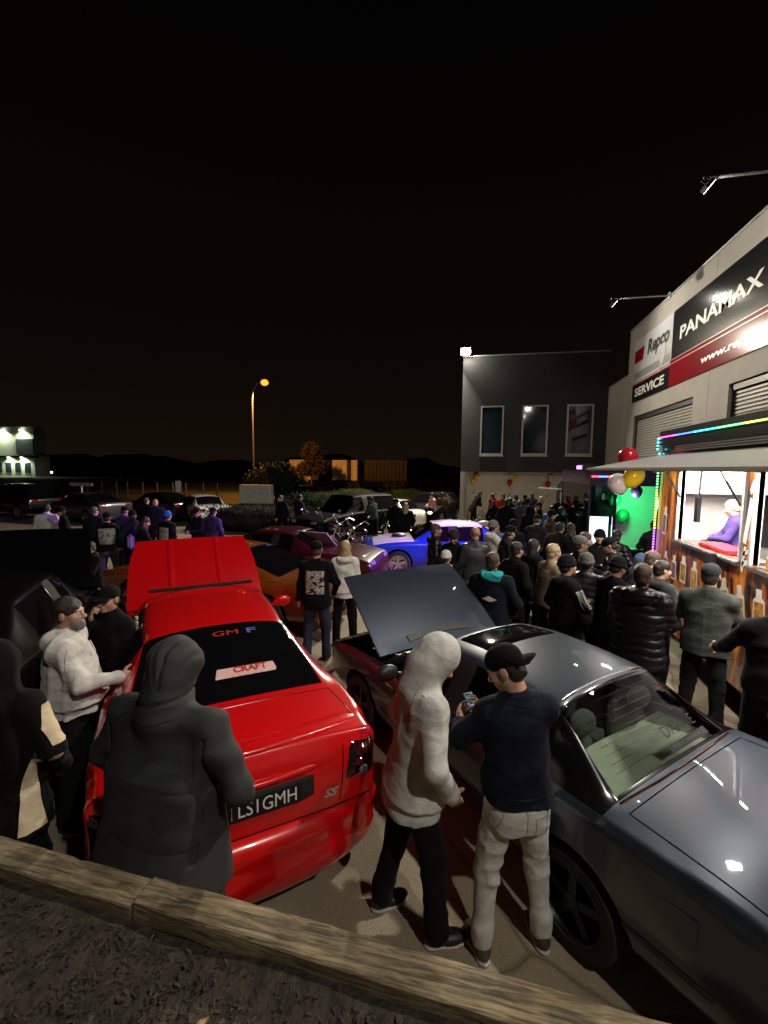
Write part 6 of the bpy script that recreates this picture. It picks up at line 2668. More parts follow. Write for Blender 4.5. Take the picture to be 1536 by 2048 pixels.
for (y, z, w_, h_, tl, im) in ((7.85, 2.02, .07, .22, .1, M_dpi), (7.72, 1.38, .075, .17, .05, M_dpi), (7.40, 1.36, .08, .18, 0, M_dpi), (7.08, 1.40, .09, .19, 0, M_dor), (6.74, 1.38, .09, .20, 0, M_dor), (6.40, 1.36, .08, .2, -.05, M_dec),
                               (5.95, 1.30, .09, .24, -.2, M_dor), (5.62, 1.30, .09, .24, -.2, M_dor), (5.28, 1.36, .10, .22, -.1, M_dor), (4.9, 1.34, .10, .22, 0, M_dor)):
    decal(y, z, w_, h_, tl, im)
for y in (5.80, 5.47):
    o = MB().prism([(y - .10, 1.0), (y - .05, 1.0), (y + .05, 1.58), (y, 1.58)], TX - .009, TX - .007, 'X').build('printed_stripe', M_black)
    child(o, ft)
o = MB().prism([(7.55, .52), (6.55, .50), (6.6, 1.0), (7.0, 1.12), (7.5, .95)], TX - .005, TX - .001, 'X').build('printed_badge', mat('decal_red', (.42, .02, .012), .35, var=.4, scale=7, col2=(.5, .14, .02)))
child(o, ft)
o = text_obj('printed_script', 'Mu', M_dec, None, (TX - .008, 7.0, .80), (0, -1, .12), (0, 0, 1), .34, .42, shear=.35, bold=.006)
child(o, ft)
# white brush lettering running up the pillar between the windows
mb = MB()
yc = 5.58
for pts in ([(-.03, 2.60), (.02, 2.72), (.05, 2.62), (.0, 2.55)], [(-.09, 2.02), (-.02, 2.0), (.06, 2.48), (-.01, 2.52)], [(.02, 2.05), (.08, 2.05), (.10, 2.45), (.06, 2.46)], [(-.1, 1.90), (.09, 1.98), (.08, 1.93), (-.08, 1.86)],
            [(-.10, 1.70), (-.05, 1.68), (-.01, 1.97), (-.05, 1.98)], [(-.08, 1.80), (.08, 1.86), (.08, 1.80), (-.06, 1.75)]):
    mb.prism([(yc - u, v) for (u, v) in pts], TX - .006, TX - .001, 'X')
o = child(mb.build('pillar_lettering', M_dec), ft)
o['kind'] = 'stuff'
# wheels, tow gear
for yy in (3.6, 4.5):
    w_ = wheel(ft, (.16, yy - 5, .33), .33, .2, M_alloyd, 5, -1)
tp('chassis_rail', (TX + .1, TY0 + .2, .26), (TX + 2.0, TY1 - .2, .37), M_under)
add_light('truck_light', 'AREA', (.22, 6.5 - 5, 3.25), 260, (1, .97, .92), ft, None, .25, 1.4)
for yy in (4.0, 5.6, 7.2):
    add_light('awning_light', 'AREA', (-.62, yy - 5, 2.855), 34, (1, .93, .82), ft, (-.25, yy - 5, .8), .10, .16)
    tp('awning_lamp', (TX - .68, yy - .1, 2.862), (TX - .56, yy + .1, 2.885), M_white)
add_light('truck_light', 'AREA', (.22, 4.2 - 5, 3.25), 260, (1, .97, .92), ft, None, .25, 1.4)
for y in (6.5, 4.2):
    tp('ceiling_light', (TX + .12, y - .7, 3.262), (TX + .34, y + .7, 3.278), glow('tube_light', (1, .97, .92), 6))
# fair-haired server
person('fair-haired server in purple top working inside the food truck', 3.52, 7.2, 70, 1.62, 'tee', CL['purple'], CL['black'], 'hair', hair='blond', arms=('front', 'front'), z=.78, hpitch=18, skin=0, res=.012)
# sauce bottles on the counter
for i, (y, c) in enumerate(((5.2, (.55, .28, .06)), (5.05, (.6, .6, .58)), (4.9, (.5, .03, .02)))):
    b = MB().lathe([(.035, 0), (.035, .13), (.012, .16), (.006, .21), (.0005, .21)], 'Z', 14).build('sauce_bottle', mat('sauce%d' % i, c, .3), smooth=True)
    b.location = (TX + .02, y, zs)
    tag(b, ['orange sauce bottle on the food truck counter', 'clear white bottle on the food truck counter', 'red sauce bottle on the food truck counter'][i], 'bottle', 'bottles on the counter')
# balloons tied to the awning corner
balloon('balloon', (2.47, 8.5, 3.0), .17, M_br, 'red balloon tied above the awning corner of the food truck')
balloon('balloon', (2.53, 8.38, 2.68), .175, M_by, 'yellow balloon tied at the awning corner of the food truck', tilt=(.2, .5))
balloon('balloon', (2.34, 8.5, 2.56), .17, M_bw, 'white balloon tied at the awning corner of the food truck', tilt=(.1, -.4))

# ------------------------------------------------------------------ second truck with green-lit hatch
s2 = empty('drinks_truck', (2.43, 11, 0), 0, 'dark purple drinks truck with green-lit hatch and glass side', 'food truck')
M_pur = mat('truck_purple', (.020, .008, .045), .3, coat=.6)


def t2(name, lo, hi, m, b=0):
    return child(box(name, lo, hi, m, b=b), s2)


mb = MB()
mb.box((2.43, 11, 2.45), (4.6, 14.6, 2.8)).box((2.43, 11, .35), (4.6, 11.05, 1.05)).box((2.43, 14.5, .35), (4.6, 14.6, 2.45)).box((4.5, 11.05, .35), (4.6, 14.5, 2.45)).box((2.43, 11.05, .35), (2.48, 14.5, 1.05)).box((3.86, 11, 1.05), (4.6, 11.05, 2.45)).box((2.43, 11.0, 1.05), (2.47, 11.05, 2.45)).box((2.95, 11, 1.05), (3.02, 11.05, 2.45))
child(mb.build('body', M_pur), s2)
t2('floor', (2.49, 11.06, .5), (4.49, 14.49, .56), M_black)
t2('side_glass', (2.445, 11.06, 1.06), (2.455, 14.49, 2.44), glass('stall_glass', (.8, .85, .9), 0, .85))
t2('front_glass', (2.475, 11.02, 1.06), (2.945, 11.03, 2.44), MATS['stall_glass'])
t2('glare_panel', (2.51, 11.25, 1.0), (2.93, 11.27, 1.72), glow('white_glare', (.86, .92, 1), 4.5))  # added glowing panel, stands in for the white glare on the glass
t2('counter', (3.0, 10.85, 1.0), (3.9, 11.0, 1.05), M_inox, .01)
t2('back_counter', (2.6, 13.2, .56), (4.4, 13.9, 1.5), M_inox_b, .02)
inv2 = Matrix.Translation(-Vector(s2.location))
led((2.46, 10.98, 2.655), (2.62, 10.98, 2.655), ['red'], s2, inv2, 5, r=.018)
led((2.62, 10.98, 2.655), (2.78, 10.98, 2.655), ['blue'], s2, inv2, 6, r=.018)
led((2.78, 10.98, 2.655), (2.93, 10.98, 2.655), ['red'], s2, inv2, 5, r=.018)
led((3.06, 10.99, 1.02), (3.9, 10.99, 1.02), ['green'], s2, inv2, 4)
led((2.47, 11.4, 2.70), (2.47, 14.4, 2.70), ['violet', 'magenta', 'violet'], s2, inv2, 6)
add_light('green_light', 'POINT', (3.5 - 2.43, .9, 2.0), 90, (.05, 1, .25), s2, None, .12)
t2('inner_wall', (3.03, 13.0, .57), (4.49, 13.05, 2.44), M_white)
add_light('glare_light', 'AREA', (2.72 - 2.43, .2, 1.3), 14, (.85, .92, 1), s2, (2.72 - 2.43, -3, 1.2), .35, .5)  # added lamp that goes with the glowing glare panel
# the magenta and violet party wash that the drinks truck throws over the yard
pb = empty('party_light', (2.40, 11.2, 2.86), 0, 'purple party light bar on the roof of the drinks truck', 'light')
mb = MB()
mb.bbox((-.12, -.08, -.06), (.12, .5, .06), .02)
mb.build('housing', M_black, pb, smooth=True)
mb = MB()
mb.bbox((-.14, -.04, -.04), (-.125, .46, .04), .004)
mb.build('lens', glow('violet_lens', (.45, .1, 1), 8), pb)
l = add_light('violet_lamp', 'SPOT', (-.2, .2, .02), PURPLE_W, (.50, .10, 1.0), pb, (-9.0, 0.2, -2.9), .12, spot=62, blend=.7)
# green foil balloons and the people inside
M_gf = mat('green_foil', (.03, .42, .14), .25, .5)
for i, (x, y, z, r_, c, lb) in enumerate(((3.35, 12.4, 2.05, .17, M_gf, 'upper green foil balloon in the drinks truck hatch'), (3.62, 12.6, 1.62, .16, M_gf, 'lower green foil balloon in the drinks truck hatch'),
                                         (3.72, 12.0, 2.28, .14, mat('pink_foil', (.6, .03, .35), .3, .3), 'magenta foil balloon in the drinks truck hatch'))):
    balloon('foil_balloon', (x, y, z), r_, c, lb)
person('worker in dark top inside the green-lit hatch', 3.15, 12.6, 150, 1.70, 'jacket', CL['black'], CL['black'], 'hair', hair='dark', res=.018, z=.56, skin=0)
person('person in dark jacket ordering at the green-lit hatch', 3.62, 10.4, 0, 1.76, 'jacket', CL['char'], CL['black'], 'hair', hair='dark', res=.015, arms=('front', 'front'))

# ------------------------------------------------------------------ coffee cart by the white wall
cc = empty('coffee_cart', (3.1, 18.3, 0), 0, 'tall dark coffee cart with arched top and white swing bar by the white wall', 'cart')
mb = MB()
mb.bbox((-.25, -.2, 0), (.35, .3, 1.25), .02)
mb.build('cabinet', mat('cart_dark', (.02, .025, .024), .4), cc, smooth=True)
mb = MB()
pr = [(-.25 + .3 - .3 * math.cos(math.pi * i / 10), 2.05 + .38 * math.sin(math.pi * i / 10)) for i in range(11)]
mb.prism([(-.25, 1.25), *pr, (.35, 1.25)], -.05, .0, 'Y')
mb.build('arched_back', mat('cart_grey', (.09, .09, .10), .5), cc)
mb = MB()
mb.tube([(.25, -.1, 2.05), (-.9, -.1, 2.08)], .03, 8)
mb.build('swing_bar', M_white, cc, smooth=True)
mb = MB()
mb.bbox((-.12, -.12, 1.45), (.22, -.06, 1.95), .01)
mb.build('price_panel', M_white, cc, smooth=True)
led((3.5, 18.0, .2), (3.5, 18.0, 1.9), ['green'], cc, Matrix.Translation(-Vector(cc.location)), 1.2, r=.008)

# ------------------------------------------------------------------ motorcycles
def motorcycle(label, x, y, deg, tank, scale=1.0):
    r = empty('motorcycle', (x, y, 0), R(deg), label, 'motorcycle', 'motorcycles parked in the middle of the yard')
    r.scale = (scale,) * 3
    for yy, rr in ((-.78, .32), (.80, .33)):
        w_ = empty('wheel', (0, yy, rr))
        w_.parent = r
        mb = MB()
        pts = [(0, rr * .86 * math.cos(a), rr * .86 * math.sin(a)) for a in [2 * math.pi * k / 24 for k in range(24)]]
        mb.tube(pts, rr * .19, 8, closed=True)
        mb.build('tyre', M_rubber, w_, smooth=True)
        mb = MB()
        pts = [(0, rr * .68 * math.cos(a), rr * .68 * math.sin(a)) for a in [2 * math.pi * k / 24 for k in range(24)]]
        mb.tube(pts, .022, 6, closed=True)
        for k in range(12):
            a = 2 * math.pi * k / 12
            mb.tube([(.02 * (-1) ** k, .03 * math.cos(a), .03 * math.sin(a)), (0, rr * .68 * math.cos(a + .3), rr * .68 * math.sin(a + .3))], .005, 4)
        mb.lathe([(.045, -.05), (.045, .05)], 'X', 12)
        mb.build('rim', M_chrome, w_, smooth=True)
    mb = MB()
    mb.tube([(0, .48, .92), (0, .2, .55), (0, .15, .30), (0, -.35, .28), (0, -.78, .33)], .022, 8)
    mb.tube([(0, .48, .92), (0, .0, .80), (0, -.45, .62), (0, -.78, .33)], .02, 8)
    mb.build('frame', M_black, r, smooth=True)
    mb = MB()
    for s_ in (-1, 1):
        mb.tube([(s_ * .085, .80, .33), (s_ * .085, .56, .80), (s_ * .085, .45, 1.0)], .022, 8)
    mb.tube([(-.40, .22, 1.06), (-.30, .34, 1.16), (-.08, .44, 1.02), (.08, .44, 1.02), (.30, .34, 1.16), (.40, .22, 1.06)], .015, 8)
    mb.build('fork_and_handlebar', M_chrome, r, smooth=True)
    f = Field()
    f.ell((0, .18, .88), (.135, .27, .115), Matrix.Rotation(R(-8), 3, 'X'), k=.02)
    V, Q = f.mesh(.025)
    np_obj('tank', V, Q, tank, r)
    f = Field()
    f.ell((0, -.28, .74), (.14, .28, .06), Matrix.Rotation(R(-12), 3, 'X'), k=.03)
    f.ell((0, -.58, .82), (.10, .16, .06), None, k=.05)
    V, Q = f.mesh(.025)
    np_obj('seat', V, Q, M_black, r)
    mb = MB()
    for a in (-22, 24):
        M = Matrix.Translation((0, .02, .42)) @ Matrix.Rotation(R(a), 4, 'X')
        for q in range(6):
            mb.lathe([(.085, .06 + .045 * q), (.085, .075 + .045 * q), (.065, .085 + .045 * q), (.065, .10 + .045 * q)], 'Z', 14, M)
    mb.lathe([(.13, -.13), (.15, -.1), (.15, .1), (.13, .13)], 'X', 18, c=(0, .02, .38))
    mb.build('engine', M_chrome, r, smooth=True)
    mb = MB()
    mb.tube([(.12, .18, .55), (.17, .2, .30), (.19, -.1, .24), (.19, -.95, .26)], [.025, .03, .04, .05], 10)
    mb.tube([(.12, -.08, .6), (.18, -.1, .42), (.19, -.4, .36), (.19, -.95, .38)], [.025, .03, .04, .045], 10)
    mb.build('exhaust', M_chrome, r, smooth=True)
    for (c, rr, nm) in (((0, -.78, .33), .40, 'rear_mudguard'), ((0, .80, .33), .38, 'front_mudguard')):
        V = []
        F = []
        for i in range(11):
            a = R(15 + 14 * i) if nm == 'rear_mudguard' else R(25 + 11 * i)
            for k, (dx, dr) in enumerate(((-.09, -.03), (-.06, .0), (.06, 0), (.09, -.03))):
                V.append((dx, c[1] - (rr + dr) * math.cos(a) * (1 if nm == 'rear_mudguard' else -1), c[2] + (rr + dr) * math.sin(a)))
        for i in range(10):
            for k in range(3):
                F.append((i * 4 + k, i * 4 + k + 1, i * 4 + k + 5, i * 4 + k + 4))
        mesh_obj(nm, V, F, tank, r, smooth=True)
    mb = MB()
    mb.lathe([(.03, -.14), (.08, -.08), (.095, 0), (.09, .02), (.0005, .03)], 'Y', 18, c=(0, .62, .92))
    mb.build('headlamp', M_chrome, r, smooth=True)
    mb = MB()
    mb.tube([(-.05, -.1, .3), (-.22, -.12, .0)], .012, 6)
    mb.build('side_stand', M_chrome, r)
    mb = MB()
    for s_ in (-1, 1):
        mb.tube([(s_ * .36, .26, 1.10), (s_ * .42, .3, 1.26)], .006, 5)
        mb.ball((s_ * .43, .3, 1.29), (.06, .015, .04), 10, 6)
    mb.build('mirrors', M_chrome, r, smooth=True)
    return r


bk = paint('bike_black', (.006, .006, .007), .2, .05)
for (lb, x, y, a, t_) in (('black chrome motorcycle nearest the blond woman', -3.35, 12.9, 55, bk), ('black motorcycle parked second from the blue car', -4.05, 13.8, 62, bk), ('dark red motorcycle beside the black four wheel drive', -4.8, 14.6, 58, maroon_p),
                          ('black motorcycle furthest left of the row', -5.75, 15.3, 66, bk), ('black motorcycle beside the white car', -2.9, 15.9, 40, bk), ('white scooter-like motorcycle by the person in red cap', 0.30, 16.1, 100, white_p), ('red motorcycle at the far left behind the black car', -11.9, 8.6, 80, paint('bike_red', (.25, .02, .02)))):
    motorcycle(lb, x, y, a, t_)

# ------------------------------------------------------------------ planting
def leaf_cloud(name, boxes, n, size, m, parent, seed=1, dens=None):
    rg = np.random.default_rng(seed)
    V = []
    tot = sum(b[3] for b in boxes)
    C_ = []
    for (c, r, sh_, wgt) in boxes:
        k = int(n * wgt / tot)
        p = rg.normal(size=(k, 3))
        p /= np.linalg.norm(p, axis=1)[:, None] + 1e-9
        if sh_ == 'box':
            p = p / np.max(np.abs(p), axis=1)[:, None]
        p *= (rg.uniform(.35, 1.0, (k, 1)) ** .4) * rg.uniform(.86, 1.1, (k, 1))
        C_.append(np.array(c) + p * np.array(r))
    C_ = np.concatenate(C_)
    k = len(C_)
    a = rg.normal(size=(k, 3))
    a /= np.linalg.norm(a, axis=1)[:, None]
    b = np.cross(a, rg.normal(size=(k, 3)))
    b /= np.linalg.norm(b, axis=1)[:, None] + 1e-9
    s_ = size * rg.uniform(.6, 1.3, (k, 1))
    Vv = np.stack([C_ - a * s_, C_ - b * s_ * .42, C_ + a * s_, C_ + b * s_ * .42], 1).reshape(-1, 3)
    Q = np.arange(k * 4).reshape(k, 4)
    return np_obj(name, Vv, Q, m, parent, smooth=False)


def plant(name, label, cat, boxes, n, size, m, stems, group=None, seed=1):
    c0 = np.array(boxes[0][0])
    r = empty(name, (c0[0], c0[1], -.05), 0, label, cat, group)
    bx = [((np.array(c) - np.array((c0[0], c0[1], -.05))), rr, s_, w_) for (c, rr, s_, w_) in boxes]
    leaf_cloud('crown' if cat == 'tree' else 'foliage', bx, n, size, m, r, seed)
    if cat == 'hedge':
        f = Field()
        for (c, rr, s_, w_) in bx:
            f.ell(c, np.array(rr) * (.98 if s_ == 'box' else .82), None, k=.1)
        V, Q = f.mesh(.12, folds(seed, .08, 3))
        np_obj('inner_foliage', V, Q, m, r)
    for i, (pts, rad) in enumerate(stems):
        mb = MB()
        mb.tube([tuple(np.array(p) - np.array((c0[0], c0[1], -.05))) for p in pts], rad, 7)
        mb.build(('trunk' if i == 0 else 'limb') if cat == 'tree' else 'stem', mat('bark', (.05, .035, .022), .9, var=.4, scale=20), r, smooth=True)
    return r


M_lf1 = mat('leaf_dark', (.018, .030, .012), .9, spec=.1, var=.5, scale=1.5)
M_lf2 = mat('leaf_mid', (.035, .065, .016), .6, var=.5, scale=1.5)
M_lf3 = mat('leaf_yellow', (.16, .17, .02), .6, var=.4, scale=1.5)
M_lf4 = mat('leaf_brown', (.03, .022, .012), .6, var=.4, scale=1.5)
M_lf5 = mat('leaf_purple', (.03, .022, .026), .9, spec=.1, var=.5, scale=2)
plant('clipped_hedge', 'dark purple-brown clipped hedge behind the red bonnet', 'hedge', [((-9.6, 17.8, .55), (2.2, .75, .58), 'box', 1), ((-8.2, 18.5, .55), (1.2, .7, .5), 'box', .5)], 9000, .05, M_lf5, [([(-9.6 + d, 17.8, 0), (-9.6 + d, 17.8, .5)], [.03, .02]) for d in (-1.5, -.5, .5, 1.5)])
plant('clipped_hedge', 'dark green hedge behind the pair of men at the centre left', 'hedge', [((-8.1, 23.2, .7), (2.2, .8, .75), 'box', 1)], 7000, .06, M_lf1, [([(-8.1 + d, 23.2, 0), (-8.1 + d, 23.2, .6)], [.03, .02]) for d in (-1.2, 0, 1.2)])
plant('clipped_hedge', 'yellow-topped hedge by the street, left of two', 'hedge', [((-8.2, 28.6, .75), (1.9, .8, .7), 'ell', 1), ((-8.0, 28.4, 1.1), (1.6, .6, .35), 'ell', .6)], 8000, .06, M_lf3, [([(-8.2 + d, 28.6, 0), (-8.2 + d, 28.6, .7)], [.03, .02]) for d in (-1, 0, 1)])
plant('clipped_hedge', 'yellow-topped hedge by the street, right of two', 'hedge', [((-4.9, 29.6, .75), (1.8, .8, .7), 'ell', 1), ((-4.8, 29.5, 1.1), (1.5, .6, .35), 'ell', .6)], 8000, .06, M_lf3, [([(-4.9 + d, 29.6, 0), (-4.9 + d, 29.6, .7)], [.03, .02]) for d in (-1, 0, 1)])
plant('shrub', 'brown shrub at the street right of the yellow hedges', 'shrub', [((-2.9, 33.5, 1.0), (2.0, 1.2, 1.2), 'ell', 1), ((-4.6, 34, .9), (1.4, 1, 1.0), 'ell', .6)], 6000, .09, M_lf4, [([(-2.9, 33.5, 0), (-2.8, 33.5, 1)], [.05, .02])])
plant('bushy_tree', 'bushy green tree behind the white cabinet', 'tree', [((-17.0, 35.5, 1.7), (2.6, 1.8, 1.5), 'ell', 1), ((-15.6, 35.2, 1.2), (1.6, 1.4, 1.1), 'ell', .5), ((-18.2, 35.6, 1.5), (1.4, 1.3, 1.2), 'ell', .5), ((-16.6, 35.4, 2.6), (1.2, 1, .7), 'ell', .3)], 14000, .11, M_lf2,
      [([(-17, 35.5, -.1), (-17, 35.5, 1.4)], [.12, .05])] + [([(-17, 35.5, .5), (-17 + dx, 35.5, 2.2)], [.05, .015]) for dx in (-1.4, -.6, .7, 1.5)])
plant('street_tree', 'thin street tree before the orange-lit trailers', 'tree', [((-20.2, 52, 4.6), (1.3, 1.2, 1.3), 'ell', 1), ((-19.6, 52, 3.0), (1.8, 1.3, 1.2), 'ell', .7), ((-20.9, 52, 2.6), (1.2, 1.2, .9), 'ell', .5)], 6000, .13, M_lf4,
      [([(-20.2, 52, -.1), (-20.2, 52, 2), (-20.1, 52, 4.8)], [.14, .10, .03])] + [([(-20.2, 52, 1.6 + .4 * i), (-20.2 + dx, 52, 3 + .5 * i)], [.05, .015]) for i, dx in enumerate((-1, .9, -.7, .8))])

# ------------------------------------------------------------------ street side
# sodium street lamp
sl_ = empty('street_lamp', (-21.45, 40, -.12), 0, 'tall street lamp glowing orange beyond the hedge', 'street lamp')
mb = MB()
mb.tube([(0, 0, 0), (0, 0, 5), (0, 0, 9.2), (.12, -.02, 10.1), (.5, -.04, 10.7), (1.0, -.05, 10.9)], [.11, .09, .07, .06, .05, .045], 10)
mb.build('pole', M_galv, sl_, smooth=True)
mb = MB()
mb.ball((1.3, -.05, 10.9), (.42, .16, .10), 14, 8)
mb.build('lamp_head', M_galv, sl_, smooth=True)
mb = MB()
mb.ball((1.34, -.08, 10.80), (.36, .30, .28), 14, 8)  # oversized lens, the extra bulk stands in for the glare round the lamp
mb.build('lamp_lens', glow('sodium_lens', (1, .13, .006), 6), sl_, smooth=True)
add_light('sodium_lamp', 'SPOT', (1.34, -.08, 10.45), 11000, (1, .38, .06), sl_, (1.34, 4.2, 0), .15, spot=136, blend=.35)
# trailers
def trailer(label, x0, x1, y, m, group='trailers parked across the street'):
    r = empty('curtain_trailer', ((x0 + x1) / 2, y, -.1), 0, label, 'trailer', group)
    hw_ = (x1 - x0) / 2
    mb = MB()
    mb.box((-hw_, 0, 1.15), (hw_, 2.5, 3.95))
    mb.build('box_body', m, r)
    rib = None
    n = int(hw_ * 2 / .55)
    for i in range(n + 1):
        if rib is None:
            q = rib = MB().bbox((-.06, -.13, 1.2), (.06, -.002, 3.9), .02).build('rib', m, r)
        else:
            q = rib.copy()
            COL.objects.link(q)
            q.parent = r
        q.location = (-hw_ + .1 + (hw_ * 2 - .2) * i / n, 0, 0)
    MB().box((-hw_, .2, .95), (hw_, 2.3, 1.14)).build('chassis', M_under, r)
    for i in range(2 if hw_ < 2 else 3):
        wheel(r, (0, 0, 0), .5, .3, M_alloyd, 5, 1)
        w_ = r.children[-1]
        w_.rotation_euler = (0, 0, R(-90))
        w_.location = (hw_ * .35 + i * 1.1 - 1.0, .2, .5)
    return r


M_trl = mat('trailer_cream', (.66, .60, .48), .6, var=.2, scale=2)
trailer('orange-lit trailer left of the street tree', -26.6, -23.2, 60, M_trl)
trailer('orange-lit trailer right of the street tree', -20.4, -18.2, 60.4, M_trl)
trailer('short orange-lit trailer beside the dark one', -17.5, -16.6, 60, M_trl)
trailer('dark trailer at the right end of the row', -15.9, -9.8, 61, mat('trailer_dark', (.008, .008, .008), .6, var=.2, scale=2))
# white service cabinet
cb = empty('service_cabinet', (-17.4, 32.5, -.12), 0, 'white roadside service cabinet with panel doors', 'cabinet')
MB().bbox((-1.3, 0, .05), (1.3, .7, 1.5), .02).build('cabinet_body', mat('cabinet_white', (.80, .80, .78), .5, var=.08), cb, smooth=True)
for i in range(3):
    d = MB().bbox((-.48 + i * .59, -.03, .12), (.07 + i * .59, -.002, 1.44), .01).build('door', MATS['cabinet_white'], cb, smooth=True)
    MB().box((-.02 + i * .59, -.05, .75), (.02 + i * .59, -.031, .95)).build('handle', M_black, d)
MB().box((-1.36, -.05, 0), (1.36, .75, .05)).build('plinth', MATS['kerb_concrete'], cb)
# blade sign and small sign
bs_ = empty('blade_sign', (-20.8, 20.1, 0), 0, 'narrow white blade sign on a post at the left', 'sign')
MB().tube([(0, 0, 0), (0, 0, 1.68)], .045, 8).build('post', M_galv, bs_, smooth=True)
MB().bbox((-.72, -.03, 1.69), (.72, .0, 1.86), .008).build('blade', mat('sign_plate', (.62, .60, .62), .4), bs_)
mb = MB()
for u in (-.62, .50):
    mb.prism([(u, 1.775), (u + .06, 1.81), (u + .12, 1.775), (u + .06, 1.74)], -.036, -.032, 'Y')
for q in range(8):
    mb.box((-.36 + q * .09, -.036, 1.75), (-.31 + q * .09, -.032, 1.80))
o = mb.build('faded_lettering', mat('faded_print', (.25, .24, .28), .6), bs_)
o['kind'] = 'stuff'
ss = empty('parking_sign', (-19.9, 26.8, -.1), 0, 'small white upright sign plate on a thin post', 'sign')
MB().tube([(0, 0, 0), (0, 0, 1.95)], .035, 8).build('post', M_galv, ss, smooth=True)
MB().bbox((-.22, -.05, 1.15), (.22, -.036, 1.9), .006).build('plate', MATS['sign_plate'], ss)
# row of slender posts along the verge
pst = None
for i in range(10):
    if pst is None:
        mb = MB()
        mb.bbox((-.06, -.06, 0), (.06, .06, 1.45), .015)
        q = pst = mb.build('verge_post', mat('post_pale', (.09, .085, .08), .8, var=.2))
    else:
        q = pst.copy()
        COL.objects.link(q)
    q.location = (-36.5 + 1.6 * i + random.uniform(-.2, .2), 36 - .12 * i, -.13)
    tag(q, 'slender roadside post behind the parked cars, %s from the left of the row' % ['first', 'second', 'third', 'fourth', 'fifth', 'sixth', 'seventh', 'eighth', 'ninth', 'last'][i], 'post', 'row of roadside posts')
# floodlit building far left
fb = empty('floodlit_building', (-115, 90, -.12), 0, 'floodlit pale two storey building far away at the left edge', 'building')
M_fw = mat('far_wall', (.42, .46, .36), .7, var=.12, scale=.4)
MB().box((-14, 0, 0), (8.6, 4, 5.0)).build('lower_wall', M_fw, fb)
MB().box((-14, 1.2, 5.0), (7.4, 4, 12.2)).build('upper_wall', M_fw, fb)
MB().box((-14, -.6, 4.6), (8.8, 1.19, 5.05)).build('canopy', mat('canopy_dark', (.04, .045, .045), .6), fb)
MB().box((2.2, .9, 5.5), (7.3, 1.19, 9.2)).build('dark_cladding', mat('cladding', (.05, .07, .075), .5), fb)
for i in range(5):
    wv = MB().box((-6 + i * 2.9, -.06, .9), (-4.3 + i * 2.9, -.003, 3.4)).build('window', M_pane, fb)
    MB().box((-6.1 + i * 2.9, -.1, .78), (-4.2 + i * 2.9, -.062, .88)).build('sill', M_frame, wv)
for i, (x, z, y0, pw) in enumerate(((-7, 11.2, 1.2, 2600), (-1.5, 11.2, 1.2, 2600), (4.2, 11.2, 1.2, 2600), (-5, 4.5, 0, 1800), (1.5, 4.5, 0, 1800), (5.5, 4.5, 0, 1800))):
    lm = MB().bbox((x - .3, y0 - .7, z), (x + .3, y0 - .3, z + .22), .03).build('wall_lamp', glow('far_lamp', (.95, 1, .82), 22), fb)
    add_light('far_lamp_light', 'SPOT', (x, y0 - .75, z - .05), pw, (.9, 1, .72), fb, (x, y0 + .3, z - 4), .2, spot=150, blend=.6)
for i, (x, y, z) in enumerate(((-101.5, 90, .9),)):
    yl = empty('yard_light', (x, y, -.12), 0, 'single white yard light right of the floodlit building', 'light')
    MB().tube([(0, 0, 0), (0, 0, 1.0)], .05, 6).build('post', M_galv, yl)
    MB().ball((0, -.05, 1.15), .22, 10, 8).build('lamp', glow('yard_lamp', (1, .98, .85), 12), yl, smooth=True)
# ------------------------------------------------------------------ stitched seams on the nearest clothes
M_sd = mat('stitch_dark', (.004, .004, .005), .9)
M_sg2 = mat('stitch_grey', (.20, .19, .18), .9)


def stitch(P, part, lines, m, r=.0022, d=None):
    ob = [c for c in P.root.children if c.name.split('.')[0] == part][0]
    b_m = bmesh.new()
    b_m.from_mesh(ob.data)
    bv = BVHTree.FromBMesh(b_m)
    b_m.free()
    if d is None:
        v = Vector((P.root.location.x, P.root.location.y, 0))
        d = Matrix.Rotation(-P.root.rotation_euler.z, 3, 'Z') @ v.normalized()
    d = Vector(d).normalized()
    for ln in lines:
        pts = []
        for a, b in zip(ln[:-1], ln[1:]):
            for i in range(12):
                pts.append(Vector(a).lerp(Vector(b), i / 12))
        pts.append(Vector(ln[-1]))
        Q_ = []
        for p in pts:
            q = Vector(P.U(tuple(p))) * P.s
            h_ = bv.ray_cast(q - d * .7, d, 1.4)
            if h_[0] is not None and (not Q_ or (h_[0] - Q_[-1]).length < .06):
                Q_.append(h_[0] + h_[1] * .0006)
        if len(Q_) > 3:
            MB().tube(Q_, r, 5).build('seam', m, ob, smooth=True)


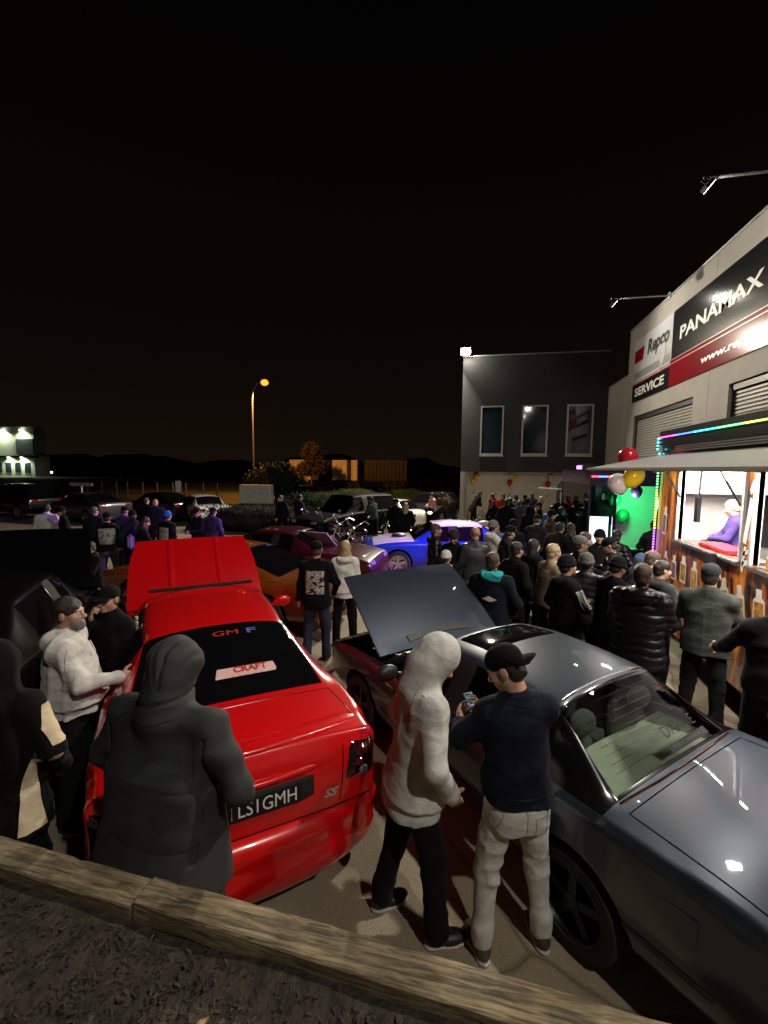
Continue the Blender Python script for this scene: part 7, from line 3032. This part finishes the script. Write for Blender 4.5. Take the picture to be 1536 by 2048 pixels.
D_ = (0, 1, 0)
arm = lambda s_, w_: [(s_ * .10 * w_, 0, 1.485), (s_ * .155 * w_, 0, 1.44), (s_ * .165 * w_, 0, 1.34), (s_ * .168 * w_, 0, 1.26)]
stitch(A2, 'jumper', [arm(-1, 1), arm(1, 1), [(-.19, 0, 1.015), (0, 0, 1.005), (.19, 0, 1.015)], [(-.07, 0, 1.505), (0, 0, 1.485), (.07, 0, 1.505)]], M_sd, d=D_)
stitch(A2, 'trousers', [[(0, 0, .94), (0, 0, .82)], [(.12, 0, .93), (.155, 0, .83)], [(-.12, 0, .93), (-.155, 0, .83)], [(.05, 0, .90), (.12, 0, .90), (.12, 0, .80), (.05, 0, .80), (.05, 0, .90)]], M_sg2, d=D_)
stitch(A1, 'hoodie', [[(-.2, 0, .872), (-.07, 0, .866), (.07, 0, .866), (.2, 0, .872)], [(-.06, -.03, 1.50), (-.13, -.03, 1.42), (-.15, -.02, 1.28)], [(-.12, .02, 1.46), (-.05, .0, 1.50), (.05, -.02, 1.50)]], M_sg2)
stitch(A1, 'trousers', [[(-.13, .0, .76), (-.13, .01, .52), (-.12, .0, .2)]], M_sd)
stitch(A4, 'hoodie', [[(-.2, 0, 1.0), (0, 0, .995), (.2, 0, 1.0)], [(.03, 0, 1.46), (.09, 0, 1.40), (.10, 0, 1.28)]], M_sg2)
for s_ in (-1, 1):
    p0 = Vector(A4.U((s_ * .04, .135, 1.42))) * A4.s
    MB().tube([p0, p0 + Vector((0, .03, -.08)), p0 + Vector((.01 * s_, .035, -.2))], .004, 6).build('drawstring', M_white, A4.top, smooth=True)
stitch(B2, 'hoodie', [[(-.19, 0, .945), (0, 0, .94), (.19, 0, .945)]], M_sg2, d=D_)
stitch(B1, 'trousers', [[(0, 0, .95), (0, 0, .82)], [(.05, 0, .90), (.12, 0, .90), (.12, 0, .80), (.05, 0, .80), (.05, 0, .90)], [(-.05, 0, .90), (-.12, 0, .90), (-.12, 0, .80), (-.05, 0, .80), (-.05, 0, .90)]], M_sd, d=D_)
stitch(A3, 'jacket', [arm(-1, 1.4), arm(1, 1.4), [(-.12, 0, 1.50), (0, 0, 1.475), (.12, 0, 1.50)]], M_sd, d=D_)
